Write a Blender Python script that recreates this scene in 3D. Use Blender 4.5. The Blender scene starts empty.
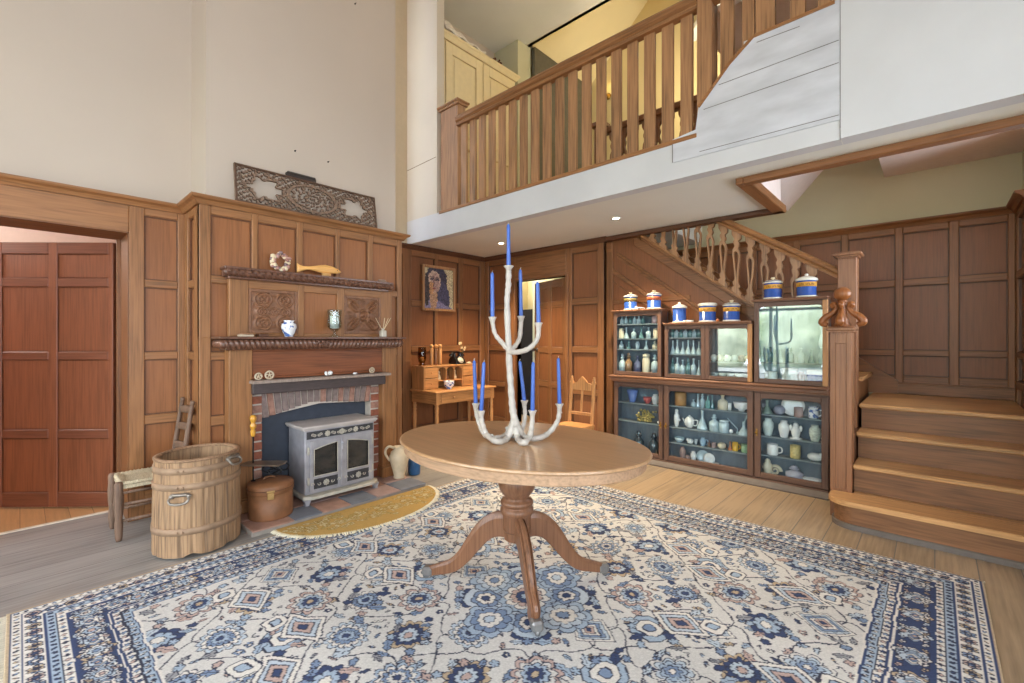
import bpy, bmesh, math, random
import numpy as np
from mathutils import Vector, Matrix, noise as mnoise
random.seed(7)
S = bpy.context.scene
COL = S.collection
PI = math.pi
# ---------------------------------------------------------------- camera frame (measured from the room's own perspective)
FPX, YAW, CAMH, V0 = 456.0, math.radians(42.8), 1.24, 339.0
FW = Vector((-math.sin(YAW), math.cos(YAW), 0)); RT = Vector((math.cos(YAW), math.sin(YAW), 0))
def ray(u, v): return FW + RT*((u-512)/FPX) + Vector((0, 0, (V0-v)/FPX))
def onX(u, v, x):
    r = ray(u, v); t = x/r.x; return Vector((x, r.y*t, CAMH+r.z*t))
def onY(u, v, y):
    r = ray(u, v); t = y/r.y; return Vector((r.x*t, y, CAMH+r.z*t))
def onZ(u, v, z):
    r = ray(u, v); t = (z-CAMH)/r.z; return Vector((r.x*t, r.y*t, z))
def atD(u, v, d): return ray(u, v)*d + Vector((0, 0, CAMH))
# ---------------------------------------------------------------- materials
def lin(c):
    return tuple(((x/255.0)/12.92 if x/255.0 <= 0.04045 else (((x/255.0)+0.055)/1.055)**2.4) for x in c[:3])
MATS = {}
def newmat(name):
    m = bpy.data.materials.new(name); m.use_nodes = True
    nt = m.node_tree; b = nt.nodes['Principled BSDF']
    return m, nt, b
def plain(name, c, rough=.6, metal=0.0, var=.12, scale=18.0, bump=0.0, spec=.5, coat=0.0, stretch=(1, 1, 1), sub=0.0):
    """base colour with a soft procedural mottling"""
    if name in MATS: return MATS[name]
    m, nt, b = newmat(name); N, L = nt.nodes, nt.links
    tc = N.new('ShaderNodeTexCoord'); mp = N.new('ShaderNodeMapping'); mp.inputs['Scale'].default_value = stretch
    nz = N.new('ShaderNodeTexNoise'); nz.inputs['Scale'].default_value = scale; nz.inputs['Detail'].default_value = 5
    L.new(tc.outputs['Object'], mp.inputs['Vector']); L.new(mp.outputs['Vector'], nz.inputs['Vector'])
    cr = N.new('ShaderNodeValToRGB'); a = lin(c)
    cr.color_ramp.elements[0].position = .3; cr.color_ramp.elements[1].position = .7
    cr.color_ramp.elements[0].color = tuple(x*(1-var) for x in a)+(1,); cr.color_ramp.elements[1].color = tuple(min(1, x*(1+var)) for x in a)+(1,)
    L.new(nz.outputs['Fac'], cr.inputs['Fac']); L.new(cr.outputs['Color'], b.inputs['Base Color'])
    b.inputs['Roughness'].default_value = rough; b.inputs['Metallic'].default_value = metal
    b.inputs['Specular IOR Level'].default_value = spec
    if coat: b.inputs['Coat Weight'].default_value = coat; b.inputs['Coat Roughness'].default_value = .15
    if bump:
        bp = N.new('ShaderNodeBump'); bp.inputs['Strength'].default_value = bump; bp.inputs['Distance'].default_value = .01
        L.new(nz.outputs['Fac'], bp.inputs['Height']); L.new(bp.outputs['Normal'], b.inputs['Normal'])
    MATS[name] = m; return m
def wood(name, c, axis='Z', rough=.42, var=.28, scale=1.0, spec=.4, figure=.5, dark=None, bump=.06):
    """oak / pine with the grain running along one axis"""
    if name in MATS: return MATS[name]
    m, nt, b = newmat(name); N, L = nt.nodes, nt.links
    tc = N.new('ShaderNodeTexCoord'); oi = N.new('ShaderNodeObjectInfo')
    ad = N.new('ShaderNodeVectorMath'); ad.operation = 'ADD'
    L.new(tc.outputs['Object'], ad.inputs[0])
    rm = N.new('ShaderNodeMath'); rm.operation = 'MULTIPLY'; rm.inputs[1].default_value = 7.0
    L.new(oi.outputs['Random'], rm.inputs[0]); L.new(rm.outputs[0], ad.inputs[1])
    def mapped(along, across):
        mp = N.new('ShaderNodeMapping')
        mp.inputs['Scale'].default_value = tuple((along if ax == axis else across)*scale for ax in 'XYZ')
        L.new(ad.outputs[0], mp.inputs['Vector']); return mp
    fine = N.new('ShaderNodeTexNoise'); fine.inputs['Scale'].default_value = 1.0; fine.inputs['Detail'].default_value = 6
    L.new(mapped(4.0, 95.0).outputs[0], fine.inputs['Vector'])
    fig = N.new('ShaderNodeTexNoise'); fig.inputs['Scale'].default_value = 1.0; fig.inputs['Detail'].default_value = 2; fig.inputs['Distortion'].default_value = .6
    L.new(mapped(.55, 5.0).outputs[0], fig.inputs['Vector'])
    # contour lines of the broad noise give the flame figure of plain-sawn boards
    mu = N.new('ShaderNodeMath'); mu.operation = 'MULTIPLY'; mu.inputs[1].default_value = 42.0
    L.new(fig.outputs['Fac'], mu.inputs[0])
    sn = N.new('ShaderNodeMath'); sn.operation = 'SINE'; L.new(mu.outputs[0], sn.inputs[0])
    ma = N.new('ShaderNodeMath'); ma.operation = 'MULTIPLY_ADD'; ma.inputs[1].default_value = .075*figure; L.new(sn.outputs[0], ma.inputs[0])
    L.new(fine.outputs['Fac'], ma.inputs[2])
    m2 = N.new('ShaderNodeMath'); m2.operation = 'MULTIPLY_ADD'; m2.inputs[1].default_value = .5; m2.inputs[2].default_value = -.25
    L.new(fig.outputs['Fac'], m2.inputs[0])
    sm = N.new('ShaderNodeMath'); sm.operation = 'ADD'; L.new(ma.outputs[0], sm.inputs[0]); L.new(m2.outputs[0], sm.inputs[1])
    cr = N.new('ShaderNodeValToRGB'); a = lin(c); d = lin(dark) if dark else tuple(x*(1-var*1.5) for x in a)
    e = cr.color_ramp.elements; e[0].position = .24; e[1].position = .76
    e[0].color = d+(1,); e[1].color = tuple(min(1, x*(1+var*.9)) for x in a)+(1,)
    mid = e.new(.5); mid.color = a+(1,)
    L.new(sm.outputs[0], cr.inputs['Fac']); L.new(cr.outputs['Color'], b.inputs['Base Color'])
    b.inputs['Roughness'].default_value = rough; b.inputs['Specular IOR Level'].default_value = spec
    if bump:
        bp = N.new('ShaderNodeBump'); bp.inputs['Strength'].default_value = bump; bp.inputs['Distance'].default_value = .004
        L.new(fine.outputs['Fac'], bp.inputs['Height']); L.new(bp.outputs['Normal'], b.inputs['Normal'])
    MATS[name] = m; return m
def emit(name, c, s):
    m, nt, b = newmat(name); b.inputs['Base Color'].default_value = lin(c)+(1,)
    b.inputs['Emission Color'].default_value = lin(c)+(1,); b.inputs['Emission Strength'].default_value = s
    return m
def pane(name, tint=(235, 245, 245), refl=1.0, ior=1.5):
    """thin glass: clear sheet with fresnel reflection"""
    m, nt, b = newmat(name); N, L = nt.nodes, nt.links
    out = N['Material Output']; N.remove(b)
    tr = N.new('ShaderNodeBsdfTransparent'); tr.inputs['Color'].default_value = lin(tint)+(1,)
    gl = N.new('ShaderNodeBsdfGlossy'); gl.inputs['Roughness'].default_value = .02; gl.inputs['Color'].default_value = (refl, refl, refl, 1)
    fr = N.new('ShaderNodeFresnel'); fr.inputs['IOR'].default_value = ior
    ge = N.new('ShaderNodeNewGeometry'); iv = N.new('ShaderNodeMath'); iv.operation = 'SUBTRACT'; iv.inputs[0].default_value = 1; L.new(ge.outputs['Backfacing'], iv.inputs[1])
    fm = N.new('ShaderNodeMath'); fm.operation = 'MULTIPLY'; L.new(fr.outputs[0], fm.inputs[0]); L.new(iv.outputs[0], fm.inputs[1])
    mx = N.new('ShaderNodeMixShader'); L.new(fm.outputs[0], mx.inputs[0]); L.new(tr.outputs[0], mx.inputs[1]); L.new(gl.outputs[0], mx.inputs[2])
    L.new(mx.outputs[0], out.inputs['Surface']); return m
def vcol(name, attr='pattern', rough=.9, bump=0.0, spec=.2, nscale=300.0):
    m, nt, b = newmat(name); N, L = nt.nodes, nt.links
    at = N.new('ShaderNodeAttribute'); at.attribute_name = attr
    tc = N.new('ShaderNodeTexCoord'); nz = N.new('ShaderNodeTexNoise'); nz.inputs['Scale'].default_value = nscale; nz.inputs['Detail'].default_value = 3
    L.new(tc.outputs['Object'], nz.inputs['Vector'])
    mr = N.new('ShaderNodeMapRange'); mr.inputs['To Min'].default_value = .82; mr.inputs['To Max'].default_value = 1.18
    L.new(nz.outputs['Fac'], mr.inputs['Value'])
    mx = N.new('ShaderNodeMix'); mx.data_type = 'RGBA'; mx.blend_type = 'MULTIPLY'; mx.inputs['Factor'].default_value = 1
    L.new(at.outputs['Color'], mx.inputs['A']); L.new(mr.outputs['Result'], mx.inputs['B'])
    L.new(mx.outputs['Result'], b.inputs['Base Color'])
    b.inputs['Roughness'].default_value = rough; b.inputs['Specular IOR Level'].default_value = spec
    if bump:
        bp = N.new('ShaderNodeBump'); bp.inputs['Strength'].default_value = bump; bp.inputs['Distance'].default_value = .004
        L.new(nz.outputs['Fac'], bp.inputs['Height']); L.new(bp.outputs['Normal'], b.inputs['Normal'])
    return m
# ---------------------------------------------------------------- mesh builder
class MB:
    def __init__(self): self.bm = bmesh.new()
    def _mat(self, faces, mi, smooth=False):
        for f in faces:
            f.material_index = mi; f.smooth = smooth
    def hexa(self, pts, mi=0, bev=0.0):
        bm = self.bm; vs = [bm.verts.new(p) for p in pts]
        idx = [(0, 3, 2, 1), (4, 5, 6, 7), (0, 1, 5, 4), (1, 2, 6, 5), (2, 3, 7, 6), (3, 0, 4, 7)]
        fs = [bm.faces.new([vs[i] for i in q]) for q in idx]
        self._mat(fs, mi)
        if bev > 0:
            es = list({e for f in fs for e in f.edges})
            r = bmesh.ops.bevel(bm, geom=es, offset=bev, segments=1, affect='EDGES', profile=.5, clamp_overlap=True)
            self._mat(r['faces'], mi)
        return self
    def box(self, x0, x1, y0, y1, z0, z1, mi=0, bev=0.0):
        x0, x1 = min(x0, x1), max(x0, x1); y0, y1 = min(y0, y1), max(y0, y1); z0, z1 = min(z0, z1), max(z0, z1)
        return self.hexa([(x0, y0, z0), (x1, y0, z0), (x1, y1, z0), (x0, y1, z0), (x0, y0, z1), (x1, y0, z1), (x1, y1, z1), (x0, y1, z1)], mi, bev)
    def obox(self, c, ax, ay, az, hx, hy, hz, mi=0, bev=0.0):
        c = Vector(c); ax, ay, az = (Vector(a).normalized() for a in (ax, ay, az))
        P = [c+ax*sx*hx+ay*sy*hy+az*sz*hz for sz in (-1, 1) for sx, sy in ((-1, -1), (1, -1), (1, 1), (-1, 1))]
        return self.hexa(P, mi, bev)
    def bar(self, a, b, w, t, side=(0, 0, 1), mi=0, bev=0.0):
        """rectangular bar from a to b, w wide across side, t thick"""
        a, b = Vector(a), Vector(b); d = (b-a); L = d.length; d.normalize(); s = Vector(side)
        n = d.cross(s).normalized(); s = n.cross(d).normalized()
        return self.obox((a+b)/2, d, s, n, L/2, w/2, t/2, mi, bev)
    def lathe(self, prof, M=None, seg=24, mi=0, smooth=True, sx=1.0, sy=1.0):
        """profile [(r,z)...] turned about local Z; r=0 ends close it"""
        bm = self.bm; M = M or Matrix.Identity(4); rings = []
        for r, z in prof:
            if r < 1e-6: rings.append([bm.verts.new(M @ Vector((0, 0, z)))])
            else: rings.append([bm.verts.new(M @ Vector((r*sx*math.cos(2*PI*k/seg), r*sy*math.sin(2*PI*k/seg), z))) for k in range(seg)])
        fs = []
        for a, b in zip(rings, rings[1:]):
            for k in range(seg):
                k2 = (k+1) % seg
                if len(a) == 1 and len(b) == 1: continue
                if len(a) == 1: q = [a[0], b[k2], b[k]]
                elif len(b) == 1: q = [a[k], a[k2], b[0]]
                else: q = [a[k], a[k2], b[k2], b[k]]
                fs.append(bm.faces.new(q))
        if len(rings[0]) > 2 and len(rings[-1]) > 2:          # open profile: close the ring on itself
            a, b = rings[-1], rings[0]
            for k in range(seg): fs.append(bm.faces.new([a[k], a[(k+1) % seg], b[(k+1) % seg], b[k]]))
        else:
          for R, flip in ((rings[0], True), (rings[-1], False)):
            if len(R) > 2:
                fs.append(bm.faces.new(R[::-1] if flip else R)); fs[-1].smooth = False
                self._mat([fs[-1]], mi, False); fs.pop()
        self._mat(fs, mi, smooth); return self
    def tube(self, pts, rad, seg=10, mi=0, smooth=True, closed=False, sq=1.0):
        bm = self.bm; P = [Vector(p) for p in pts]; n = len(P)
        R = rad if isinstance(rad, (list, tuple)) else [rad]*n
        rings = []; N0 = None
        for i in range(n):
            if closed: t = P[(i+1) % n]-P[i-1]
            else: t = P[min(i+1, n-1)]-P[max(i-1, 0)]
            t.normalize()
            if N0 is None:
                N0 = Vector((0, 0, 1)) if abs(t.z) < .9 else Vector((1, 0, 0))
            N0 = (N0-t*N0.dot(t))
            if N0.length < 1e-5: N0 = t.orthogonal()
            N0.normalize(); B = t.cross(N0)
            rings.append([bm.verts.new(P[i]+(N0*math.cos(2*PI*k/seg)*sq+B*math.sin(2*PI*k/seg))*R[i]) for k in range(seg)])
        fs = []; m = n if closed else n-1
        for i in range(m):
            a, b = rings[i], rings[(i+1) % n]
            for k in range(seg): fs.append(bm.faces.new([a[k], a[(k+1) % seg], b[(k+1) % seg], b[k]]))
        self._mat(fs, mi, smooth)
        if not closed: self._mat([bm.faces.new(rings[0][::-1]), bm.faces.new(rings[-1])], mi)
        return self
    def ball(self, c, r, mi=0, seg=14, sx=1, sy=1, sz=1, M=None):
        n = max(5, seg//2); T = Matrix.Translation(Vector(c)) @ (M or Matrix.Identity(4)) @ Matrix.Diagonal((sx, sy, sz, 1))
        return self.lathe([(r*math.sin(PI*i/n), -r*math.cos(PI*i/n)) for i in range(n+1)], T, seg, mi)
    def poly(self, pts2, M, t, mi=0, bev=0.0):
        """extrude a 2-D outline (local XY, ccw) by t along local Z; M places it"""
        bm = self.bm; a = [bm.verts.new(M @ Vector((x, y, 0))) for x, y in pts2]; b = [bm.verts.new(M @ Vector((x, y, t))) for x, y in pts2]
        n = len(a); fs = [bm.faces.new(a[::-1]), bm.faces.new(b)]
        for i in range(n): fs.append(bm.faces.new([a[i], a[(i+1) % n], b[(i+1) % n], b[i]]))
        self._mat(fs, mi)
        if bev > 0:
            es = [e for e in fs[1].edges]
            r = bmesh.ops.bevel(bm, geom=es, offset=bev, segments=1, affect='EDGES', profile=.5, clamp_overlap=True); self._mat(r['faces'], mi)
        return self
    def sweep(self, prof, path, up=(0, 0, 1), mi=0, smooth=False, closed_prof=True):
        """profile [(out, up)] carried along a horizontal polyline with mitred corners"""
        bm = self.bm; P = [Vector(p) for p in path]; n = len(P); rings = []
        for i in range(n):
            d0 = (P[i]-P[i-1]).normalized() if i > 0 else None; d1 = (P[i+1]-P[i]).normalized() if i < n-1 else None
            if d0 is None: d0 = d1
            if d1 is None: d1 = d0
            n0 = Vector((d0.y, -d0.x, 0)); n1 = Vector((d1.y, -d1.x, 0)); m = (n0+n1)
            m = m/(1+n0.dot(n1)) if (1+n0.dot(n1)) > 1e-3 else n0
            rings.append([bm.verts.new(P[i]+m*o+Vector(up)*z) for o, z in prof])
        k = len(prof); fs = []
        for a, b in zip(rings, rings[1:]):
            for j in range(k if closed_prof else k-1): fs.append(bm.faces.new([a[j], a[(j+1) % k], b[(j+1) % k], b[j]]))
        if closed_prof: fs += [bm.faces.new(rings[0][::-1]), bm.faces.new(rings[-1])]
        self._mat(fs, mi, smooth); return self
    def grid(self, fn, nu, nv, mi=0, smooth=True, wrap=False):
        bm = self.bm; V = [[bm.verts.new(fn(i/nu, j/nv)) for j in range(nv+1)] for i in range(nu+1)]; fs = []
        for i in range(nu):
            for j in range(nv): fs.append(bm.faces.new([V[i][j], V[i+1][j], V[i+1][j+1], V[i][j+1]]))
        self._mat(fs, mi, smooth); return self
    def build(self, name, mats, parent=None, fix=True, **tags):
        bm = self.bm
        if fix: bmesh.ops.recalc_face_normals(bm, faces=bm.faces)
        me = bpy.data.meshes.new(name); bm.to_mesh(me); bm.free()
        for m in (mats if isinstance(mats, (list, tuple)) else [mats]): me.materials.append(m)
        o = bpy.data.objects.new(name, me); COL.objects.link(o)
        if parent is not None: adopt(o, parent)
        for k, v in tags.items(): o[k] = v
        return o
def world_loc(o):
    v = Vector(o.location)
    while o.parent is not None:
        v = v + Vector(o.matrix_parent_inverse.translation); o = o.parent; v = v + Vector(o.location)
    return v
def adopt(o, parent):
    o.parent = parent; o.matrix_parent_inverse = Matrix.Translation(-world_loc(parent))
def thing(name, label, cat, loc=(0, 0, 0), group=None):
    o = bpy.data.objects.new(name, None); o.empty_display_size = .05; COL.objects.link(o); o.location = loc
    o['label'] = label; o['category'] = cat
    if group: o['group'] = group
    return o
def tag(o, label, cat, group=None, kind=None):
    o['label'] = label; o['category'] = cat
    if group: o['group'] = group
    if kind: o['kind'] = kind
    return o
def origin(o, loc):
    """put a top-level mesh's origin at its base"""
    o.data.transform(Matrix.Translation(-Vector(loc))); o.location = Vector(loc); return o
def copy_tree(o, parent=None):
    c = o.copy(); COL.objects.link(c)
    if parent is not None: c.parent = parent
    for ch in list(o.children): copy_tree(ch, c)
    return c
def struct(o): o['kind'] = 'structure'; return o
def TR(x, y, z): return Matrix.Translation((x, y, z))
def ROT(a, ax): return Matrix.Rotation(a, 4, ax)
def basis(o, ex, ey, ez):
    ex, ey, ez = Vector(ex), Vector(ey), Vector(ez)
    return Matrix(((ex.x, ey.x, ez.x, o[0]), (ex.y, ey.y, ez.y, o[1]), (ex.z, ey.z, ez.z, o[2]), (0, 0, 0, 1)))
def spline(P, n=8):
    """Catmull-Rom through the points"""
    P = [Vector(p) for p in P]; out = []
    for i in range(len(P)-1):
        p0, p1, p2, p3 = P[max(i-1, 0)], P[i], P[i+1], P[min(i+2, len(P)-1)]
        for k in range(n):
            t = k/n; out.append(.5*((2*p1)+(p2-p0)*t+(2*p0-5*p1+4*p2-p3)*t*t+(3*p1-p0-3*p2+p3)*t**3))
    out.append(P[-1]); return out
def lerps(vals, n):
    out = []
    for a, b in zip(vals, vals[1:]): out += [a+(b-a)*k/n for k in range(n)]
    return out+[vals[-1]]
# ---------------------------------------------------------------- shared materials
OAK = (148, 102, 63)
oakZ = wood('oak_upright', OAK, 'Z'); oakY = wood('oak_along_y', OAK, 'Y'); oakX = wood('oak_along_x', OAK, 'X')
oakP = wood('oak_panel', (152, 98, 58), 'Z', figure=.35, var=.16)
oakbZ = wood('brown_oak_upright', (128, 85, 52), 'Z'); oakbX = wood('brown_oak_along_x', (128, 85, 52), 'X'); oakbP = wood('brown_oak_panel', (126, 79, 48), 'Z', figure=.35, var=.16)
oakbY = wood('brown_oak_along_y', (128, 85, 52), 'Y')
oakdX = wood('dark_oak_along_x', (88, 56, 38), 'X'); oakdY = wood('dark_oak_along_y', (88, 56, 38), 'Y'); oakdZ = wood('dark_oak_upright', (88, 56, 38), 'Z')
carve = plain('carved_oak', (134, 92, 64), .45, var=.2, scale=40)
carvedark = plain('dark_carved_oak', (108, 74, 58), .28, var=.25, scale=40, spec=.6)
balZ = wood('baluster_oak', (156, 115, 80), 'Z', figure=1.0, var=.35)
treadX = wood('worn_tread_oak', (186, 140, 92), 'X', rough=.38, figure=.4)
pineX = wood('pine_along_x', (182, 130, 80), 'X', rough=.45); pineY = wood('pine_along_y', (182, 130, 80), 'Y', rough=.45); pineZ = wood('pine_upright', (182, 130, 80), 'Z', rough=.45)
mahZ = wood('red_mahogany_upright', (136, 80, 52), 'Z', rough=.4, var=.18, figure=.3); mahX = wood('red_mahogany_level', (122, 72, 50), 'X', rough=.4, var=.18, figure=.3)
plaster = plain('cream_plaster', (194, 180, 165), .85, var=.03, scale=1.3, bump=.02)
plasterw = plain('white_plaster', (203, 203, 205), .8, var=.05, scale=2.2, bump=.02)
plasterg = plain('greenish_cream_plaster', (196, 192, 160), .85, var=.06, scale=1.6)
plasterc = plain('soffit_paint', (222, 221, 212), .8, var=.04, scale=1.5)
plastery = plain('yellow_cream_plaster', (214, 196, 148), .85, var=.05, scale=1.2)
plasterpk = plain('pale_pink_plaster', (228, 212, 204), .85, var=.03)
whitewood = plain('white_brushed_paint', (196, 197, 203), .7, var=.13, scale=3.5, stretch=(1, 1, 3))
creamwood = plain('cream_paint', (222, 204, 160), .55, var=.04)
brass = plain('aged_brass', (170, 130, 60), .35, 1.0)
black = plain('black_iron', (24, 24, 26), .5, .4)
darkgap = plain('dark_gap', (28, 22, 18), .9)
# ================================================================ SETTING
XW, XC, XA = -4.0, -3.60, -4.57       # left wall, chimney front, alcove wall
YB, YD, YS, YL = 3.12, 4.38, 4.46, 5.40   # balcony front, doorway wall, stair string wall, landing wall
ZC = 2.36                             # underside of the balcony
ZT = 5.4                              # top of the hall
def planks_mat(name, c, axis, width, rough, var=.2, warm_light=None):
    m, nt, b = newmat(name); N, L = nt.nodes, nt.links
    tc = N.new('ShaderNodeTexCoord'); sep = N.new('ShaderNodeSeparateXYZ'); L.new(tc.outputs['Object'], sep.inputs[0])
    ac = 'X' if axis == 'Y' else 'Y'
    dv = N.new('ShaderNodeMath'); dv.operation = 'DIVIDE'; dv.inputs[1].default_value = width; L.new(sep.outputs[ac], dv.inputs[0])
    fl = N.new('ShaderNodeMath'); fl.operation = 'FLOOR'; L.new(dv.outputs[0], fl.inputs[0])
    fr = N.new('ShaderNodeMath'); fr.operation = 'FRACT'; L.new(dv.outputs[0], fr.inputs[0])
    wn = N.new('ShaderNodeTexWhiteNoise'); wn.noise_dimensions = '1D'; L.new(fl.outputs[0], wn.inputs['W'])
    mp = N.new('ShaderNodeMapping'); mp.inputs['Scale'].default_value = (60, 3, 1) if axis == 'Y' else (3, 60, 1)
    ad = N.new('ShaderNodeVectorMath'); ad.operation = 'ADD'; L.new(tc.outputs['Object'], ad.inputs[0]); L.new(wn.outputs['Color'], ad.inputs[1])
    L.new(ad.outputs[0], mp.inputs['Vector'])
    nz = N.new('ShaderNodeTexNoise'); nz.inputs['Scale'].default_value = 1; nz.inputs['Detail'].default_value = 6; L.new(mp.outputs[0], nz.inputs['Vector'])
    n2 = N.new('ShaderNodeTexNoise'); n2.inputs['Scale'].default_value = 2.4; n2.inputs['Detail'].default_value = 4; L.new(tc.outputs['Object'], n2.inputs['Vector'])
    m1 = N.new('ShaderNodeMath'); m1.operation = 'MULTIPLY_ADD'; m1.inputs[1].default_value = .3; L.new(wn.outputs['Value'], m1.inputs[0]); L.new(nz.outputs['Fac'], m1.inputs[2])
    m2 = N.new('ShaderNodeMath'); m2.operation = 'MULTIPLY_ADD'; m2.inputs[1].default_value = .5; L.new(n2.outputs['Fac'], m2.inputs[0]); L.new(m1.outputs[0], m2.inputs[2])
    cr = N.new('ShaderNodeValToRGB'); a = lin(c); e = cr.color_ramp.elements
    e[0].position = .55; e[1].position = 1.25 if False else 1.0
    e[0].color = tuple(x*(1-var*1.4) for x in a)+(1,); e[1].color = tuple(min(1, x*(1+var)) for x in a)+(1,)
    L.new(m2.outputs[0], cr.inputs['Fac'])
    src = cr.outputs['Color']
    if warm_light:      # warm light on the cabinet side put into the board colour
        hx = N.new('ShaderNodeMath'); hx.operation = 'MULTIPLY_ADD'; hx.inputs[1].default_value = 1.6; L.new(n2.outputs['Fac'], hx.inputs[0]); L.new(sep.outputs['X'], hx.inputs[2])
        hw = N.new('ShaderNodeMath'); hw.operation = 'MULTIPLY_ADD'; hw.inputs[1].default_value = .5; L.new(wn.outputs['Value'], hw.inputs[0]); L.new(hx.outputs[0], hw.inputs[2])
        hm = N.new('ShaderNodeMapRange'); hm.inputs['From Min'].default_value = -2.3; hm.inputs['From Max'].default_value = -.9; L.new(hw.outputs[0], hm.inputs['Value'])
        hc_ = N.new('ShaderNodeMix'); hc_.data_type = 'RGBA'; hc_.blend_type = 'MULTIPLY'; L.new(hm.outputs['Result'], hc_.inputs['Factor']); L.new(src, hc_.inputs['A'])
        g_ = lin(warm_light); hc_.inputs['B'].default_value = tuple(g_[k]/a[k] for k in range(3))+(1,); hc_.clamp_result = False; src = hc_.outputs['Result']
    gp = N.new('ShaderNodeMath'); gp.operation = 'LESS_THAN'; gp.inputs[1].default_value = .03; L.new(fr.outputs[0], gp.inputs[0])
    mx = N.new('ShaderNodeMix'); mx.data_type = 'RGBA'; L.new(gp.outputs[0], mx.inputs['Factor']); L.new(src, mx.inputs['A']); mx.inputs['B'].default_value = tuple(x*.45 for x in a)+(1,)
    L.new(mx.outputs['Result'], b.inputs['Base Color']); b.inputs['Roughness'].default_value = rough; b.inputs['Specular IOR Level'].default_value = .45
    bp = N.new('ShaderNodeBump'); bp.inputs['Strength'].default_value = .15; bp.inputs['Distance'].default_value = .004
    L.new(nz.outputs['Fac'], bp.inputs['Height']); L.new(bp.outputs['Normal'], b.inputs['Normal'])
    return m
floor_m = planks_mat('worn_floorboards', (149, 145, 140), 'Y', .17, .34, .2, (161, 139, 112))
hallf_m = planks_mat('hall_floorboards', (192, 150, 104), 'X', .12, .4, .1)
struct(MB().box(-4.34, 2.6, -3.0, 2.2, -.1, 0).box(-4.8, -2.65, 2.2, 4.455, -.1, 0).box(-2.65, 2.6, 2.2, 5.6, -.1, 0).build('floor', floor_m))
struct(MB().box(-6.6, -4.345, -2.0, 1.6, -.1, 0).build('floor_passage', hallf_m))
struct(MB().box(-4.37, -4.335, -.6, .503, 0, .006, 0, .002).build('trim_1', plain('threshold_strip', (235, 225, 205), .4)))
mould_m = plain('dark_bead', (104, 66, 40), .5, var=.2); mouldb_m = plain('darker_bead', (80, 50, 32), .5, var=.2)  # beads a darker tone than the boards they edge
# ---- panelled wall sheet -------------------------------------------------
def panelling(mb, o, d, n, stiles, rails, s0, s1, z0, z1, t=.027, md=0):
    """boards laid on the sheet o + s*d + z*up, facing n. slots: 0 upright, 1 level, 2 panel"""
    o, d, n = Vector(o), Vector(d), Vector(n); up = Vector((0, 0, 1))
    def slab(a0, a1, b0, b1, f, bk, mi, bev=.0):
        c = o+d*(a0+a1)/2+up*(b0+b1)/2+n*(f+bk)/2
        mb.obox(c, d, up, n, abs(a1-a0)/2, abs(b1-b0)/2, abs(f-bk)/2, mi, bev)
    slab(s0, s1, z0, z1, -t, -t-.02, 2)
    st = sorted(stiles); ra = sorted(rails)
    for a, b in st: slab(a, b, z0, z1, 0, -t-.001, 0, .004)
    gaps = [(st[i][1], st[i+1][0]) for i in range(len(st)-1)]
    for a, b in ra:
        for g0, g1 in gaps: slab(g0, g1, a, b, -.001, -t-.001, 1, .004)
    zs = [(ra[i][1], ra[i+1][0]) for i in range(len(ra)-1)]
    for k, (b0, b1) in enumerate(zs):          # small scratch moulding on the inside of each panel opening
        for g0, g1 in gaps:
            w = .007
            if b1-b0 < .05 or g1-g0 < .05: continue
            slab(g0, g0+w, b0, b1, -t*.5, -t-.001, 4); slab(g1-w, g1, b0, b1, -t*.5, -t-.001, 4)
            slab(g0+w, g1-w, b1-w, b1, -t*.5, -t-.001, 4); slab(g0+w, g1-w, b0, b0+w, -t*.5, -t-.001, 4)
    return mb
CROWN = [(0, 0), (.014, 0), (.02, .012), (.03, .026), (.05, .036), (.056, .046), (.056, .056), (0, .056)]
RZ = [(0, .19), (.648, .712), (1.096, 1.15), (1.60, 1.652), (2.095, 2.15)]
# left wall: doorway from Y -.46 to .503, plaster over the panelling
w = MB()
w.box(-4.34, XW-.03, .503, .90, 0, 2.15, 3)
w.box(-4.34, XW-.03, -3.0, -.46, 0, 2.15, 3)
w.box(-4.34, XW-.03, -3.0, .90, 1.963, ZT, 3)
w.box(XW-.05, XW, -3.0, .503, 1.963, 2.15, 1, .004)
panelling(w, (XW, 0, 0), (0, 1, 0), (1, 0, 0), [(.503, .586), (.776, .83)], RZ, .503, .83, 0, 2.15)
panelling(w, (XW, 0, 0), (0, 1, 0), (1, 0, 0), [(-3, -2.9), (-2.2, -2.1), (-1.4, -1.3), (-.54, -.46)], RZ[:-1]+[(1.9, 1.963)], -3.0, -.46, 0, 1.963)
struct(w.build('wall_left', [oakZ, oakY, oakP, plaster, mould_m]))
w = MB(); jl = oakbZ
w.box(-4.34, XW-.001, .497, .5035, 0, 1.963, 0); w.box(-4.34, XW-.001, -.463, -.455, 0, 1.963, 0); w.box(-4.34, XW-.001, -.46, .503, 1.957, 1.9635, 1)
w.box(-4.34, -4.31, .475, .503, 0, 1.963, 0, .003)
struct(w.build('trim_2', [oakbZ, oakbY]))
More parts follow.
